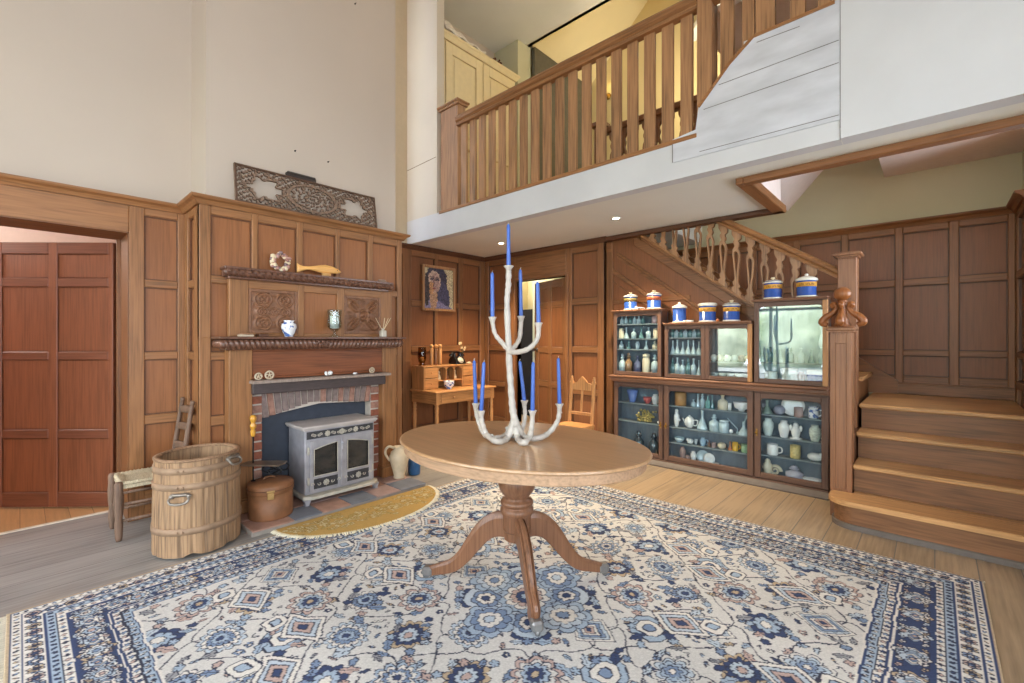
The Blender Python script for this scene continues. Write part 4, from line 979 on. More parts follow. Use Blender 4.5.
for i in range(nx):
    for j in range(nz):
        if not occ[i][j]: continue
        b.bm.faces.new([V_(i, j, 1), V_(i+1, j, 1), V_(i+1, j+1, 1), V_(i, j+1, 1)]); b.bm.faces.new([V_(i, j, 0), V_(i, j+1, 0), V_(i+1, j+1, 0), V_(i+1, j, 0)])
        for di, dj, p, q in ((-1, 0, (i, j), (i, j+1)), (1, 0, (i+1, j), (i+1, j+1)), (0, -1, (i, j), (i+1, j)), (0, 1, (i, j+1), (i+1, j+1))):
            if not g_(i+di, j+dj): b.bm.faces.new([V_(*p, 0), V_(*q, 0), V_(*q, 1), V_(*p, 1)])
b.build('fretwork', plain('carved_teak', (128, 104, 86), .6, var=.35, scale=60), fp)
b = MB(); c0 = O+ex*(.355)+ez*H_; b.obox(c0+ex*.115+ez*.016+en*.0, ex, ez, en, .115, .016, .012, 0, .004); b.obox(c0+ex*.115+ez*.03+en*.006, ex, ez, en, .108, .008, .016, 0, .004)
b.build('top_bar', plain('dark_bar', (58, 50, 46), .6), fp)
b = MB()
for (q0, q1, r0, r1) in ((0, W_, -.0, .012), (0, W_, H_-.012, H_), (0, .012, 0, H_), (W_-.012, W_, 0, H_)):
    b.obox(O+ex*(q0+q1)/2+ez*(r0+r1)/2+en*.012, ex, ez, en, (q1-q0)/2, (r1-r0)/2, .005, 0, .002)
b.build('border', plain('dark_teak_border', (92, 66, 50), .5), fp)
# ================================================================ PEDESTAL TABLE
TC = Vector((-1.51, 1.666, 0)); TA = math.radians(8)
tw_top = wood('table_top', (182, 143, 104), 'X', rough=.28, figure=.25, var=.14, bump=.03, spec=.5); tw_rim = wood('table_rim', (176, 142, 112), 'X', rough=.45, figure=.2, var=.2)
tw_leg = wood('table_leg', (122, 84, 60), 'Z', rough=.35, figure=.3)
tb = thing('pedestal_table', 'oval tilt-top pedestal table on three curved legs standing on the patterned rug', 'table', TC)
RM = TR(TC.x, TC.y, 0) @ ROT(TA, 'Z')
b = MB(); b.lathe([(0, .722), (.965, .722), (.990, .725), (1.0, .731), (.996, .738), (.985, .741), (0, .741)], RM, 96, 0, False, .654, .478)
b.build('table_top', tw_top, tb)
b = MB(); b.lathe([(0, .678), (.955, .678), (.962, .682), (.962, .7215), (0, .7215)], RM, 96, 0, False, .654, .478); b.build('apron', tw_rim, tb)
b = MB(); b.box(-.20, .20, -.17, .17, .650, .6775, 0, .005); b.bm.transform(RM); b.build('mounting_block', tw_leg, tb)
b = MB(); k_ = [(0, .30), (.066, .30), (.070, .31), (.070, .375), (.078, .385), (.082, .395), (.082, .41), (.07, .418), (.068, .424), (.078, .43), (.082, .44), (.076, .452), (.060, .46), (.062, .47), (.085, .50), (.092, .53), (.087, .565), (.066, .585), (.062, .59), (.070, .598), (.072, .608), (.062, .616), (.056, .63), (.062, .65), (0, .65)]
b.lathe(k_, TR(TC.x, TC.y, 0), 36); b.lathe([(0, .255), (.058, .255), (.064, .26), (.064, .30), (0, .30)], TR(TC.x, TC.y, 0), 12, 0, False); b.build('column', tw_leg, tb)
FEET = [(-1.905, 1.432), (-1.272, 2.062), (-1.222, 1.468)]
for fx, fy in FEET:
    e = Vector((fx-TC.x, fy-TC.y, 0)); R = e.length; e.normalize(); s = Vector((-e.y, e.x, 0)); b = MB()
    cen = [(.045, .325), (.10, .322), (.16, .290), (.215, .225), (.27, .150), (.33, .095), (R-.05, .066), (R, .052)]
    pts = spline([Vector((r, z, 0)) for r, z in cen], 6); hs = lerps([.062, .058, .05, .043, .036, .032, .026, .021], 6); ws = lerps([.026, .026, .026, .025, .023, .021, .020, .020], 6)
    rings = []
    for i, p in enumerate(pts):
        t_ = (pts[min(i+1, len(pts)-1)]-pts[max(i-1, 0)]).normalized(); n_ = Vector((-t_.y, t_.x, 0)); ring = []
        for (a, c) in ((-1, -.9), (-.8, -1), (.8, -1), (1, -.9), (1, .55), (.72, .86), (.62, .74), (.3, 1), (-.3, 1), (-.62, .74), (-.72, .86), (-1, .55)):
            q = p+n_*c*hs[i]; ring.append(b.bm.verts.new(TC+e*q.x+s*a*ws[i]+Vector((0, 0, q.y))))
        rings.append(ring)
    for r0, r1 in zip(rings, rings[1:]):
        for k in range(12): b.bm.faces.new([r0[k], r0[(k+1) % 12], r1[(k+1) % 12], r1[k]])
    b.bm.faces.new(rings[0]); b.bm.faces.new(rings[-1][::-1])
    lg = b.build('leg', tw_leg, tb)
    b = MB(); c = TC+e*(R+.005); cap = [(-.026, 0), (.026, 0), (.024, .04), (.018, .055), (-.018, .055), (-.026, .04)]
    b.obox(c+Vector((0, 0, .050)), e, s, (0, 0, 1), .030, .025, .023, 0, .010); b.lathe([(0, 0), (.012, 0), (.012, .016), (0, .016)], TR(c.x+e.x*.012, c.y+e.y*.012, .028) @ ROT(0, 'Z'), 12)
    b.lathe([(0, -.009), (.014, -.009), (.018, -.005), (.018, .005), (.014, .009), (0, .009)], TR(c.x+e.x*.012, c.y+e.y*.012, .0265) @ basis((0, 0, 0), (e.x, e.y, 0), (0, 0, 1), (s.x, s.y, 0)), 16)
    b.build('castor', plain('dull_pewter', (140, 138, 136), .45, .7, var=.2), lg)
# ================================================================ CANDELABRUM
cm = plain('white_painted_branch', (186, 178, 168), .45, var=.12, scale=25)
cb = thing('candelabrum', 'tall branching white candelabrum shaped like bare twigs standing on the oval table', 'candelabrum', (-1.47, 1.66, .7412))
def CP(u, v, dd=0.0):
    return atD(u, v, 2.25+dd)
def onT(u, v, lift=.0165):
    p = onZ(u, v, .7412+lift); return p
random.seed(11)
def branch(b, P, R, n=7):
    pts = spline(P, n); rr = lerps(R, n); pts = pts
    rr = [r*(1+.10*math.sin(i*1.7)+.06*random.uniform(-1, 1)) for i, r in enumerate(rr)]
    b.tube(pts, rr, 12)
    for k in range(max(1, len(pts)//14)):       # twig stubs
        i = random.randrange(3, len(pts)-3); d = Vector((random.uniform(-1, 1), random.uniform(-1, 1), random.uniform(.05, .8))).normalized()
        b.tube([pts[i], pts[i]+d*rr[i]*1.5], [rr[i]*.6, rr[i]*.4], 7)
b = MB()
base = onT(516.5, 434)
stem = [base, CP(515.5, 424), CP(513, 411), CP(511, 389), CP(508.8, 354), CP(507, 304), CP(508.3, 286), CP(508.6, 271)]
branch(b, stem, [.018, .019, .017, .0165, .0155, .0145, .014, .014], 8)
CUPS = []
def arm(P, R, cup_r=.021):
    branch(b, P, R, 7); CUPS.append((P[-1], cup_r))
CUPS.append((stem[-1], .024))
j = CP(508.8, 350)
arm([j, CP(502.6, 343.5, -.01), CP(495.2, 334, -.02), CP(492.5, 322, -.02)], [.013, .012, .0105, .011], .019)
arm([j, CP(514, 347, .02), CP(519.5, 338, .04), CP(521, 321, .05)], [.013, .012, .0115, .011], .019)
arm([CP(509, 352), CP(518, 352, -.05), CP(529, 348.5, -.09), CP(537.2, 339, -.10), CP(538.5, 328, -.10)], [.014, .013, .012, .0115, .011], .019)
c0 = CP(514.5, 419)
arm([c0, onT(506, 435), onT(494, 438.3), onT(484, 433, .03), CP(478.2, 420, .06), CP(475.8, 408, .06)], [.016, .015, .0145, .014, .012, .011], .019)
arm([c0, onT(508, 437.5), onT(497, 441.5), CP(486.5, 434, -.02), CP(482.5, 424, -.02), CP(481.3, 415.5, -.02)], [.016, .015, .0145, .0135, .012, .011], .019)
arm([c0, onT(519, 431), CP(523, 427, .16), CP(525, 415, .17), CP(524.4, 405, .17)], [.015, .014, .0125, .0115, .011], .019)
arm([c0, onT(517.5, 437.5), onT(523.5, 442.8), CP(529.5, 436.5, -.07), CP(531.8, 426, -.07), CP(532.5, 415.5, -.07)], [.016, .016, .0155, .014, .012, .011], .020)
arm([c0, onT(524, 436.5), onT(538, 438), onT(549, 432.5, .03), CP(557.5, 421, .05), CP(559.5, 408.5, .05)], [.016, .015, .014, .0135, .012, .011], .020)
b.lathe([(0, 0), (.03, 0), (.032, .006), (.022, .014), (0, .016)], TR(base.x, base.y, .7422), 16)
b.build('branches', cm, cb)
for p, r in CUPS:
    MB().lathe([(0, -.012), (.010, -.010), (.012, .0), (.015, .012), (r, .021), (r+.001, .025), (r-.003, .026), (.011, .020), (0, .019)], TR(*p), 18).build('candle_cup', cm, cb)
cblue = plain('blue_wax', (62, 98, 176), .35, var=.08, scale=20)
tops = [(508.4, 224), (492.2, 272.5), (520.3, 269.5), (537.5, 282), (474.2, 360.5), (484, 362), (519.8, 361), (533.2, 362), (558.3, 358)]
names = ['tallest blue taper candle at the very top of the white candelabrum', 'blue taper candle on the left arm of the upper tier of the candelabrum', 'blue taper candle on the middle arm of the upper tier, just right of the stem', 'blue taper candle on the right arm of the upper tier of the candelabrum',
         'leaning blue taper candle at the far left of the lower tier of the candelabrum', 'leaning blue taper candle second from left in the lower tier of the candelabrum', 'blue taper candle leaning left behind the stem in the lower tier', 'upright blue taper candle on the nearest arm of the lower tier', 'blue taper candle at the far right of the lower tier of the candelabrum']
for (p, r), (u, v), lb in zip(CUPS, tops, names):
    d = (p).dot(FW); t0 = p+Vector((0, 0, .0215)); t1 = atD(u, v, d)
    t = thing('taper_candle', lb, 'candle', t0, 'blue candles in the candelabrum')
    ax = (t1-t0); L_c = ax.length; ez_ = ax.normalized(); ex_ = ez_.orthogonal().normalized(); ey_ = ez_.cross(ex_)
    b = MB(); b.lathe([(0, 0), (.0096, 0), (.0102, .006), (.0085, L_c*.93), (.007, L_c*.985), (.003, L_c), (0, L_c)], basis(t0, ex_, ey_, ez_), 16); b.build('wax', cblue, t)
    b = MB(); b.tube([t1-ez_*.002, t1+ez_*.006, t1+ez_*.010+ex_*.004], .0012, 6); b.build('wick', plain('wick', (210, 205, 195), .8), t)
# ================================================================ RUGS (pattern woven as vertex colour)
def L3(c): return np.array(lin(c), dtype=np.float32)
RC = {k: L3(v) for k, v in dict(cream=(207, 204, 198), ivory=(218, 213, 204), navy=(66, 77, 108), mid=(126, 144, 170), light=(162, 178, 194), sky=(184, 195, 204), rose=(188, 164, 154), tan=(186, 166, 138), dark=(64, 66, 80), rust=(160, 106, 84), grey=(150, 150, 152)).items()}
class Canvas:
    def __init__(s, w, h, res, base):
        s.res = res; s.nx = int(round(w/res)); s.ny = int(round(h/res)); s.a = np.empty((s.nx, s.ny, 3), np.float32); s.a[:] = base
        rng = np.random.default_rng(3); s.rng = rng
    def win(s, cx, cy, R):
        i0, i1 = max(0, int((cx-R)/s.res)), min(s.nx, int((cx+R)/s.res)+1); j0, j1 = max(0, int((cy-R)/s.res)), min(s.ny, int((cy+R)/s.res)+1)
        if i0 >= i1 or j0 >= j1: return None
        x = (np.arange(i0, i1)+.5)*s.res-cx; y = (np.arange(j0, j1)+.5)*s.res-cy
        X_, Y_ = np.meshgrid(x, y, indexing='ij'); return s.a[i0:i1, j0:j1], X_, Y_
    def fill(s, x0, x1, y0, y1, c):
        s.a[int(round(x0/s.res)):int(round(x1/s.res)), int(round(y0/s.res)):int(round(y1/s.res))] = c
    def petal(s, cx, cy, R, n, rot, cols, amp=.14, asp=1.0, ow=.0055, sharp=1.0):
        w = s.win(cx, cy, R*1.3*max(1, asp))
        if w is None: return
        A, X_, Y_ = w; c, sn = math.cos(rot), math.sin(rot); U = X_*c+Y_*sn; V = (-X_*sn+Y_*c)/asp
        r = np.hypot(U, V); t = np.arctan2(V, U); lim = R*(1-amp+amp*np.abs(np.cos(n*t/2))**sharp*1.3)
        k = len(cols)
        A[r < lim] = RC['dark']
        for q, cl in enumerate(cols):
            l2 = lim*(1-q/k)-ow*(1 if q == 0 else .9)
            if q: A[r < l2+ow*.9] = RC['dark'] if q < k else RC['dark']
            A[r < l2] = RC[cl]
        for q in range(n):                         # seams between petals
            a = PI*(2*q+1)/n; d = np.abs(-U*math.sin(a)+V*math.cos(a)); f = U*math.cos(a)+V*math.sin(a)
            A[(d < ow*.45) & (f > R*.45) & (r < lim)] = RC['dark']
    def diamond(s, cx, cy, a, bb, cols, ow=.0052, oct_=0.0):
        w = s.win(cx, cy, max(a, bb)*1.1)
        if w is None: return
        A, X_, Y_ = w; m = np.abs(X_)/a+np.abs(Y_)/bb
        if oct_: m = np.maximum(m*oct_, np.maximum(np.abs(X_)/a, np.abs(Y_)/bb))
        k = len(cols); mn = min(a, bb)
        for q, cl in enumerate(cols):
            A[m < 1-q/k] = RC['dark']; A[m < 1-q/k-ow/mn] = RC[cl]
    def leaf(s, cx, cy, l, wd, rot, col, ow=.0044):
        w = s.win(cx, cy, l*1.1)
        if w is None: return
        A, X_, Y_ = w; c, sn = math.cos(rot), math.sin(rot); U = X_*c+Y_*sn; V = -X_*sn+Y_*c
        lim = wd*(1-(U/l)**2)*(1+.25*np.sin(U/l*9)); lim[np.abs(U) > l] = -1
        A[np.abs(V) < lim] = RC['dark']; A[np.abs(V) < lim-ow] = RC[col]; A[(np.abs(V) < ow*.35) & (np.abs(U) < l*.8) & (lim > ow)] = RC['dark']
    def line(s, P, wd, col):
        for (xa, ya), (xb, yb) in zip(P, P[1:]):
            n_ = max(1, int(math.hypot(xb-xa, yb-ya)/(s.res*.7)))
            for k in range(n_+1):
                x = xa+(xb-xa)*k/n_; y = ya+(yb-ya)*k/n_; i0 = int((x-wd/2)/s.res); i1 = int((x+wd/2)/s.res)+1; j0 = int((y-wd/2)/s.res); j1 = int((y+wd/2)/s.res)+1
                if i0 >= 0 and j0 >= 0: s.a[i0:i1, j0:j1] = RC[col]
def rug_mesh(name, cv, x0, y0, z, th, mat, mask=None, parent=None):
    nx_, ny_ = cv.nx, cv.ny
    X_, Y_ = np.meshgrid(np.arange(nx_)*cv.res+x0, np.arange(ny_)*cv.res+y0, indexing='ij')
    Z_ = np.full_like(X_, z+th)
    idx = np.arange(nx_*ny_).reshape(nx_, ny_)
    q = np.stack([idx[:-1, :-1], idx[1:, :-1], idx[1:, 1:], idx[:-1, 1:]], -1).reshape(-1, 4)
    if mask is not None:
        ok = mask.reshape(-1)[q].all(1); q = q[ok]
    co_ = np.stack([X_, Y_, Z_], -1).reshape(-1, 3); colr = np.concatenate([cv.a.reshape(-1, 3), np.ones((nx_*ny_, 1), np.float32)], 1)
    used = np.unique(q); rm = -np.ones(nx_*ny_, np.int64); rm[used] = np.arange(len(used)); q = rm[q]; co_ = co_[used]; colr = colr[used]
    # edge loop walls
    e = np.concatenate([q[:, [0, 1]], q[:, [1, 2]], q[:, [2, 3]], q[:, [3, 0]]]); key = np.sort(e, 1); _, inv, cnt = np.unique(key[:, 0]*10**7+key[:, 1], return_inverse=True, return_counts=True)
    be = e[cnt[inv] == 1]; nb = len(co_); bv = np.unique(be); mp = dict(zip(bv.tolist(), range(nb, nb+len(bv))))
    low = co_[bv].copy(); low[:, 2] = z; co_ = np.concatenate([co_, low]); colr = np.concatenate([colr, colr[bv]])
    walls = np.array([[a, mp[a], mp[c], c] for a, c in be.tolist()]); q = np.concatenate([q, walls])
    me = bpy.data.meshes.new(name); me.vertices.add(len(co_)); me.vertices.foreach_set('co', co_.astype(np.float32).ravel())
    me.loops.add(q.size); me.loops.foreach_set('vertex_index', q.astype(np.int32).ravel()); me.polygons.add(len(q)); me.polygons.foreach_set('loop_start', np.arange(0, q.size, 4, dtype=np.int32))
    me.update(calc_edges=True)
    at = me.color_attributes.new('pattern', 'FLOAT_COLOR', 'POINT'); at.data.foreach_set('color', colr.astype(np.float32).ravel())
    me.materials.append(mat); o = bpy.data.objects.new(name, me); COL.objects.link(o)
    if parent: adopt(o, parent)
    return o
RX0, RX1, RY0, RY1 = -3.045, .19, -.04, 3.335
rw, rh = RX1-RX0, RY1-RY0; cv = Canvas(rw, rh, .0047, RC['cream']); R_ = random.Random(5)
BW = .40
# field: flowering lattice, mirrored about both axes so it reads as one designed carpet
fx0, fx1, fy0, fy1 = BW, rw-BW, BW, rh-BW; fcx, fcy = rw/2, rh/2
def both(fn, x, y, *a):
    done = set()
    for sx_ in (1, -1):
        for sy_ in (1, -1):
            p = (round(fcx+sx_*x, 4), round(fcy+sy_*y, 4))
            if p in done: continue
            done.add(p)
            if fx0-.02 < p[0] < fx1+.02 and fy0-.02 < p[1] < fy1+.02: fn(p[0], p[1], sx_, sy_, *a)
def vine(P, wd=.007, col='dark'):
    for sx_ in (1, -1):
        for sy_ in (1, -1): cv.line([(fcx+sx_*x, fcy+sy_*y) for x, y in P], wd, col)
step = .36
for i in range(4):
    for j in range(5):
        x, y = i*step, j*step
        w_ = .07 if (i+j) % 2 else -.07
        P = [(x+step*t, y+w_*math.sin(PI*2*t)+.02*math.sin(9*t)) for t in [k/14 for k in range(15)]]; Q = [(x+w_*math.sin(PI*2*t), y+step*t) for t in [k/14 for k in range(15)]]
        vine(P, .001); vine(Q, .001)
        for k in range(5):
            t = (k+.5)/5
            for (px, py, rt) in ((x+step*t, y+w_*math.sin(2*PI*t), .6), (x+w_*math.sin(2*PI*t), y+step*t, 1.1)):
                col = R_.choice(['light', 'mid', 'sky', 'grey', 'tan', 'rose', 'navy']); rr = R_.uniform(-1, 1); off = R_.uniform(.03, .055)*(1 if k % 2 else -1); l = R_.uniform(.022, .036)
                both(lambda X_, Y_, a, c, px=px, py=py: cv.leaf(X_+a*off*.7, Y_+c*off, l, l*.42, a*c*(rt+rr), col), px, py)
for i in range(5):
    for j in range(6):
        x, y = i*step*.5, j*step*.5
        x, y = i*step, j*step
        kind = (i*2+j*3) % 5
        if kind == 0: both(lambda X_, Y_, a, c: cv.petal(X_, Y_, .098, 9, .2, ['rose', 'cream', 'light', 'navy', 'tan'], .2), x, y)
        elif kind == 1: both(lambda X_, Y_, a, c: cv.petal(X_, Y_, .09, 11, 0, ['light', 'ivory', 'mid', 'cream', 'navy'], .24), x, y)
        elif kind == 2: both(lambda X_, Y_, a, c: cv.diamond(X_, Y_, .12, .10, ['ivory', 'sky', 'mid', 'ivory', 'rose', 'navy'], .005), x, y)
        elif kind == 3: both(lambda X_, Y_, a, c: cv.petal(X_, Y_, .10, 13, 0, ['sky', 'ivory', 'mid', 'light', 'navy'], .16, .85), x, y)
        else: both(lambda X_, Y_, a, c: cv.petal(X_, Y_, .09, 7, PI/6, ['cream', 'sky', 'light', 'mid', 'ivory'], .26), x, y)
        x2, y2 = x+step/2, y+step/2; kind = (i+j*2) % 4
        if kind == 0: both(lambda X_, Y_, a, c: cv.petal(X_, Y_, .085, 8, .4, ['navy', 'light', 'ivory'], .2), x2, y2)
        elif kind == 1: both(lambda X_, Y_, a, c: cv.diamond(X_, Y_, .085, .085, ['light', 'ivory', 'mid'], .006, .66), x2, y2)
        elif kind == 2: both(lambda X_, Y_, a, c: cv.petal(X_, Y_, .09, 10, 0, ['tan', 'navy', 'sky', 'rose'], .2), x2, y2)
        else: both(lambda X_, Y_, a, c: cv.petal(X_, Y_, .08, 14, 0, ['ivory', 'mid', 'light', 'navy'], .14), x2, y2)
        for (dx, dy, rt) in ((.09, .17, .7), (.17, .09, .9), (.26, .19, 2.3), (.19, .27, 2.5), (.06, .27, .2), (.28, .06, 1.4)):
            col = R_.choice(['light', 'mid', 'sky', 'navy', 'grey', 'rose']); l = R_.uniform(.03, .05)
            both(lambda X_, Y_, a, c: cv.leaf(X_, Y_, l, l*.45, a*c*rt, col), x+dx, y+dy)
            both(lambda X_, Y_, a, c: cv.petal(X_+a*.03, Y_-c*.03, .022, 5, 0, [R_.choice(['mid', 'rose', 'navy', 'light'])], .2, 1, .005), x+dx, y+dy)
R3 = random.Random(21)
for q in range(3200):                               # tiny sprigs filling the ground between the big flowers
    x, y = R3.uniform(0, rw/2-BW), R3.uniform(0, rh/2-BW); pi_, pj_ = int((fcx+x)/cv.res), int((fcy+y)/cv.res)
    a_ = cv.a[max(0, pi_-4):pi_+5, max(0, pj_-4):pj_+5]
    if a_.size == 0 or np.abs(a_-RC['cream']).max() > .02: continue
    col = R3.choice(['light', 'mid', 'sky', 'rose', 'navy', 'tan', 'ivory']); l = R3.uniform(.016, .03); rt = R3.uniform(0, 3.1); kd = R3.random()
    if kd < .6: both(lambda X_, Y_, a, c: cv.leaf(X_, Y_, l, l*.42, a*c*rt, col, .004), x, y)
    elif kd < .8: both(lambda X_, Y_, a, c: cv.petal(X_, Y_, l*.8, 5, rt, [col, 'ivory'], .25, 1, .004), x, y)
    else: both(lambda X_, Y_, a, c: cv.line([(X_+a*l*t, Y_+c*.012*math.sin(5*t+rt)) for t in [k/8-.5 for k in range(9)]], .001, 'dark'), x, y)
# blue medallion under the table
for (dx, dy, R, n_, cl) in ((0, 0, .29, 8, ['sky', 'light']), (.22, 0, .12, 8, ['light', 'sky', 'ivory', 'mid']), (0, .24, .12, 8, ['light', 'mid', 'ivory', 'sky']), (.13, .14, .07, 6, ['mid', 'ivory', 'navy']), (0, 0, .11, 10, ['ivory', 'rose', 'navy', 'light'])):
    both(lambda X_, Y_, a, c: cv.petal(X_, Y_, R, n_, 0, cl, .14), dx, dy)
# latch squares scattered as in the weave
for (dx, dy) in ((.62, .30), (.95, .9), (.35, 1.0), (1.05, .25), (.55, .82)):
    both(lambda X_, Y_, a, c: (cv.diamond(X_, Y_, .14, .10, ['ivory', 'sky', 'rose', 'navy'], .007), cv.diamond(X_+a*.12, Y_+c*.075, .05, .05, ['ivory', 'light'], .006, .6)), dx, dy)
# borders, outermost first: (inset, width, ground)
def band(d0, d1, col):
    cv.fill(d0, rw-d0, d0, d1, RC[col]); cv.fill(d0, rw-d0, rh-d1, rh-d0, RC[col]); cv.fill(d0, d1, d0, rh-d0, RC[col]); cv.fill(rw-d1, rw-d0, d0, rh-d0, RC[col])
for d0, d1, c_ in ((0, .012, 'tan'), (.012, .020, 'navy'), (.020, .045, 'ivory'), (.045, .053, 'navy'), (.053, .115, 'ivory'), (.115, .123, 'navy'), (.123, .150, 'light'), (.150, .156, 'dark'), (.156, .182, 'ivory'), (.182, .190, 'navy'), (.190, .308, 'navy'), (.308, .316, 'ivory'), (.316, .324, 'navy'), (.324, .350, 'ivory'), (.350, .356, 'dark'), (.356, .384, 'light'), (.384, .392, 'navy'), (.392, .40, 'ivory')): band(d0, d1, c_)
def run(d, pitch, fn):
    for along, L0, flip in ((0, rw, 0), (0, rw, 1), (1, rh, 0), (1, rh, 1)):
        n_ = int(round((L0-2*d)/pitch)); p = (L0-2*d)/n_
        for k in range(n_+1):
            s_ = d+k*p
            if along == 0: fn(s_, (d if not flip else rh-d), 0, k)
            else: fn((d if not flip else rw-d), s_, PI/2, k)
run(.084, .062, lambda x, y, r, k: cv.petal(x, y, .027, 6, r, [['rose', 'navy'], ['mid', 'ivory'], ['tan', 'dark']][k % 3], .25, 1, .006))
run(.084, .031, lambda x, y, r, k: k % 2 and cv.leaf(x, y, .024, .008, r+.9, 'mid'))
run(.0325, .030, lambda x, y, r, k: cv.leaf(x, y, .012, .007, r+(.8 if k % 2 else -.8), ['mid', 'tan'][k % 2], .003))
run(.1365, .034, lambda x, y, r, k: cv.leaf(x, y, .015, .009, r+(.8 if k % 2 else -.8), 'navy'))
run(.169, .036, lambda x, y, r, k: cv.petal(x, y, .011, 4, r, [['rose'], ['mid'], ['dark']][k % 3], .3, 1, .004))
run(.249, .185, lambda x, y, r, k: cv.petal(x, y, .060, 8, r, [['ivory', 'sky', 'light', 'ivory', 'rose'], ['sky', 'ivory', 'light', 'rose'], ['tan', 'ivory', 'sky', 'mid']][k % 3], .18, 1, .005))
run(.249, .0925, lambda x, y, r, k: k % 2 and (cv.diamond(x, y, .050, .050, ['light', 'ivory', 'mid', 'rose'], .005), cv.leaf(x+.03*math.sin(r)+.0, y+.03*math.cos(r), .04, .018, r, 'ivory'), cv.leaf(x-.03*math.sin(r), y-.03*math.cos(r), .04, .018, r, 'sky')))
run(.212, .0462, lambda x, y, r, k: cv.leaf(x, y, .024, .010, r+(.5 if k % 2 else -.5), ['sky', 'tan', 'ivory'][k % 3])); run(.288, .0462, lambda x, y, r, k: cv.leaf(x, y, .024, .010, r+(.5 if k % 2 else -.5), ['ivory', 'sky', 'rose'][k % 3]))
run(.337, .036, lambda x, y, r, k: cv.petal(x, y, .012, 5, r, [['mid'], ['rose'], ['navy']][k % 3], .3, 1, .004))
run(.370, .034, lambda x, y, r, k: cv.leaf(x, y, .015, .009, r+(.8 if k % 2 else -.8), 'ivory'))
# hand-knotted wobble and abrash
nxx, nyy = cv.nx, cv.ny
ii, jj = np.meshgrid(np.arange(nxx), np.arange(nyy), indexing='ij')
wx = .55*(1.6*np.sin(jj/9.+ii/31.)+1.1*np.sin(jj/4.1+2)+.9*np.sin(ii/6.)); wy = .55*(1.5*np.sin(ii/8.3+jj/27.)+1.1*np.sin(ii/3.7)+.8*np.sin(jj/7.))
eg = np.clip((np.minimum(np.minimum(ii, nxx-1-ii), np.minimum(jj, nyy-1-jj))*cv.res-.02)/.5, .25, 1); wx *= eg; wy *= eg
si = np.clip(np.round(ii+wx).astype(int), 0, nxx-1); sj = np.clip(np.round(jj+wy).astype(int), 0, nyy-1)
cv.a = cv.a[si, sj]; ab = 1+.05*np.sin(jj/60.)+.05*np.sin(jj/23.+1)+.06*cv.rng.standard_normal((nxx, nyy)); cv.a *= ab[..., None].astype(np.float32)
rugm = vcol('woven_wool', rough=.95, bump=.3, spec=.1)
rg = thing('patterned_rug', 'large blue and ivory oriental patterned rug covering the middle of the floor', 'rug', (-1.43, 1.65, .0005))
rug_mesh('pile', cv, RX0, RY0, .0005, .0075, rugm, None, rg)
b = MB()
for k in range(160):
    x = RX0+.01+rw*(k/160.); b.box(x, x+.010, RY0-.022-.006*math.sin(k*2.2), RY0+.002, .001, .005)
for k in range(160):
    x = RX0+.01+rw*(k/160.); b.box(x, x+.010, RY1-.008, RY1+.010+.004*math.sin(k*2.2), .001, .005)
b.build('fringe', plain('rug_fringe', (206, 196, 176), .95), rg)
# half-moon hearth rug
cv2 = Canvas(.50, 1.27, .0055, L3((182, 148, 88))); cy2 = .635
R2 = random.Random(9)
for k in range(11):
    a = (k/10.-.5)*1.02; 
    for q in range(8):
        x, y = .13+R2.uniform(-.09, .11)-.10*abs(a)+.05, cy2+a+R2.uniform(-.06, .06)
        RC['olive'] = L3((170, 150, 96)); RC['buff'] = L3((196, 180, 140)); RC['dark2'] = L3((150, 118, 60))
        old = RC['dark']; RC['dark'] = RC['dark2']; cv2.leaf(x, y, R2.uniform(.02, .05), R2.uniform(.012, .02), R2.uniform(0, 3), R2.choice(['buff', 'olive', 'buff']), .004); cv2.petal(x+R2.uniform(-.03, .05), y+.03, R2.uniform(.015, .032), 6, 0, ['buff', 'olive'], .2, 1, .004); RC['dark'] = old
i2, j2 = np.meshgrid(np.arange(cv2.nx), np.arange(cv2.ny), indexing='ij'); xx = i2*cv2.res; yy = j2*cv2.res-cy2
mask = (xx/.42)**2+(np.abs(yy)/.60)**2 <= 1
cv2.a *= (1+.05*cv2.rng.standard_normal((cv2.nx, cv2.ny)))[..., None].astype(np.float32)
hr = thing('half_moon_rug', 'golden half-moon hearth rug with pale fringe lying in front of the hearth', 'rug', (-2.9, 1.715, .0085))
rug_mesh('pile', cv2, -3.10, 1.08, .0085, .009, rugm, mask, hr)
b = MB()
for k in range(150):
    a = -PI/2+PI*k/149.; c = Vector((-3.10+.415*math.cos(a), 1.715+.595*math.sin(a), .011)); e = Vector((math.cos(a)*1.2, math.sin(a), 0)).normalized(); e = (e+Vector((R2.uniform(-.3, .3), R2.uniform(-.3, .3), 0))).normalized()
    b.tube([c, c+e*.018+Vector((0, 0, .003)), c+e*R2.uniform(.028, .04)+Vector((0, 0, -.001))], [.005, .005, .003], 5)
b.build('fringe', plain('pale_fringe', (222, 212, 186), .95), hr)
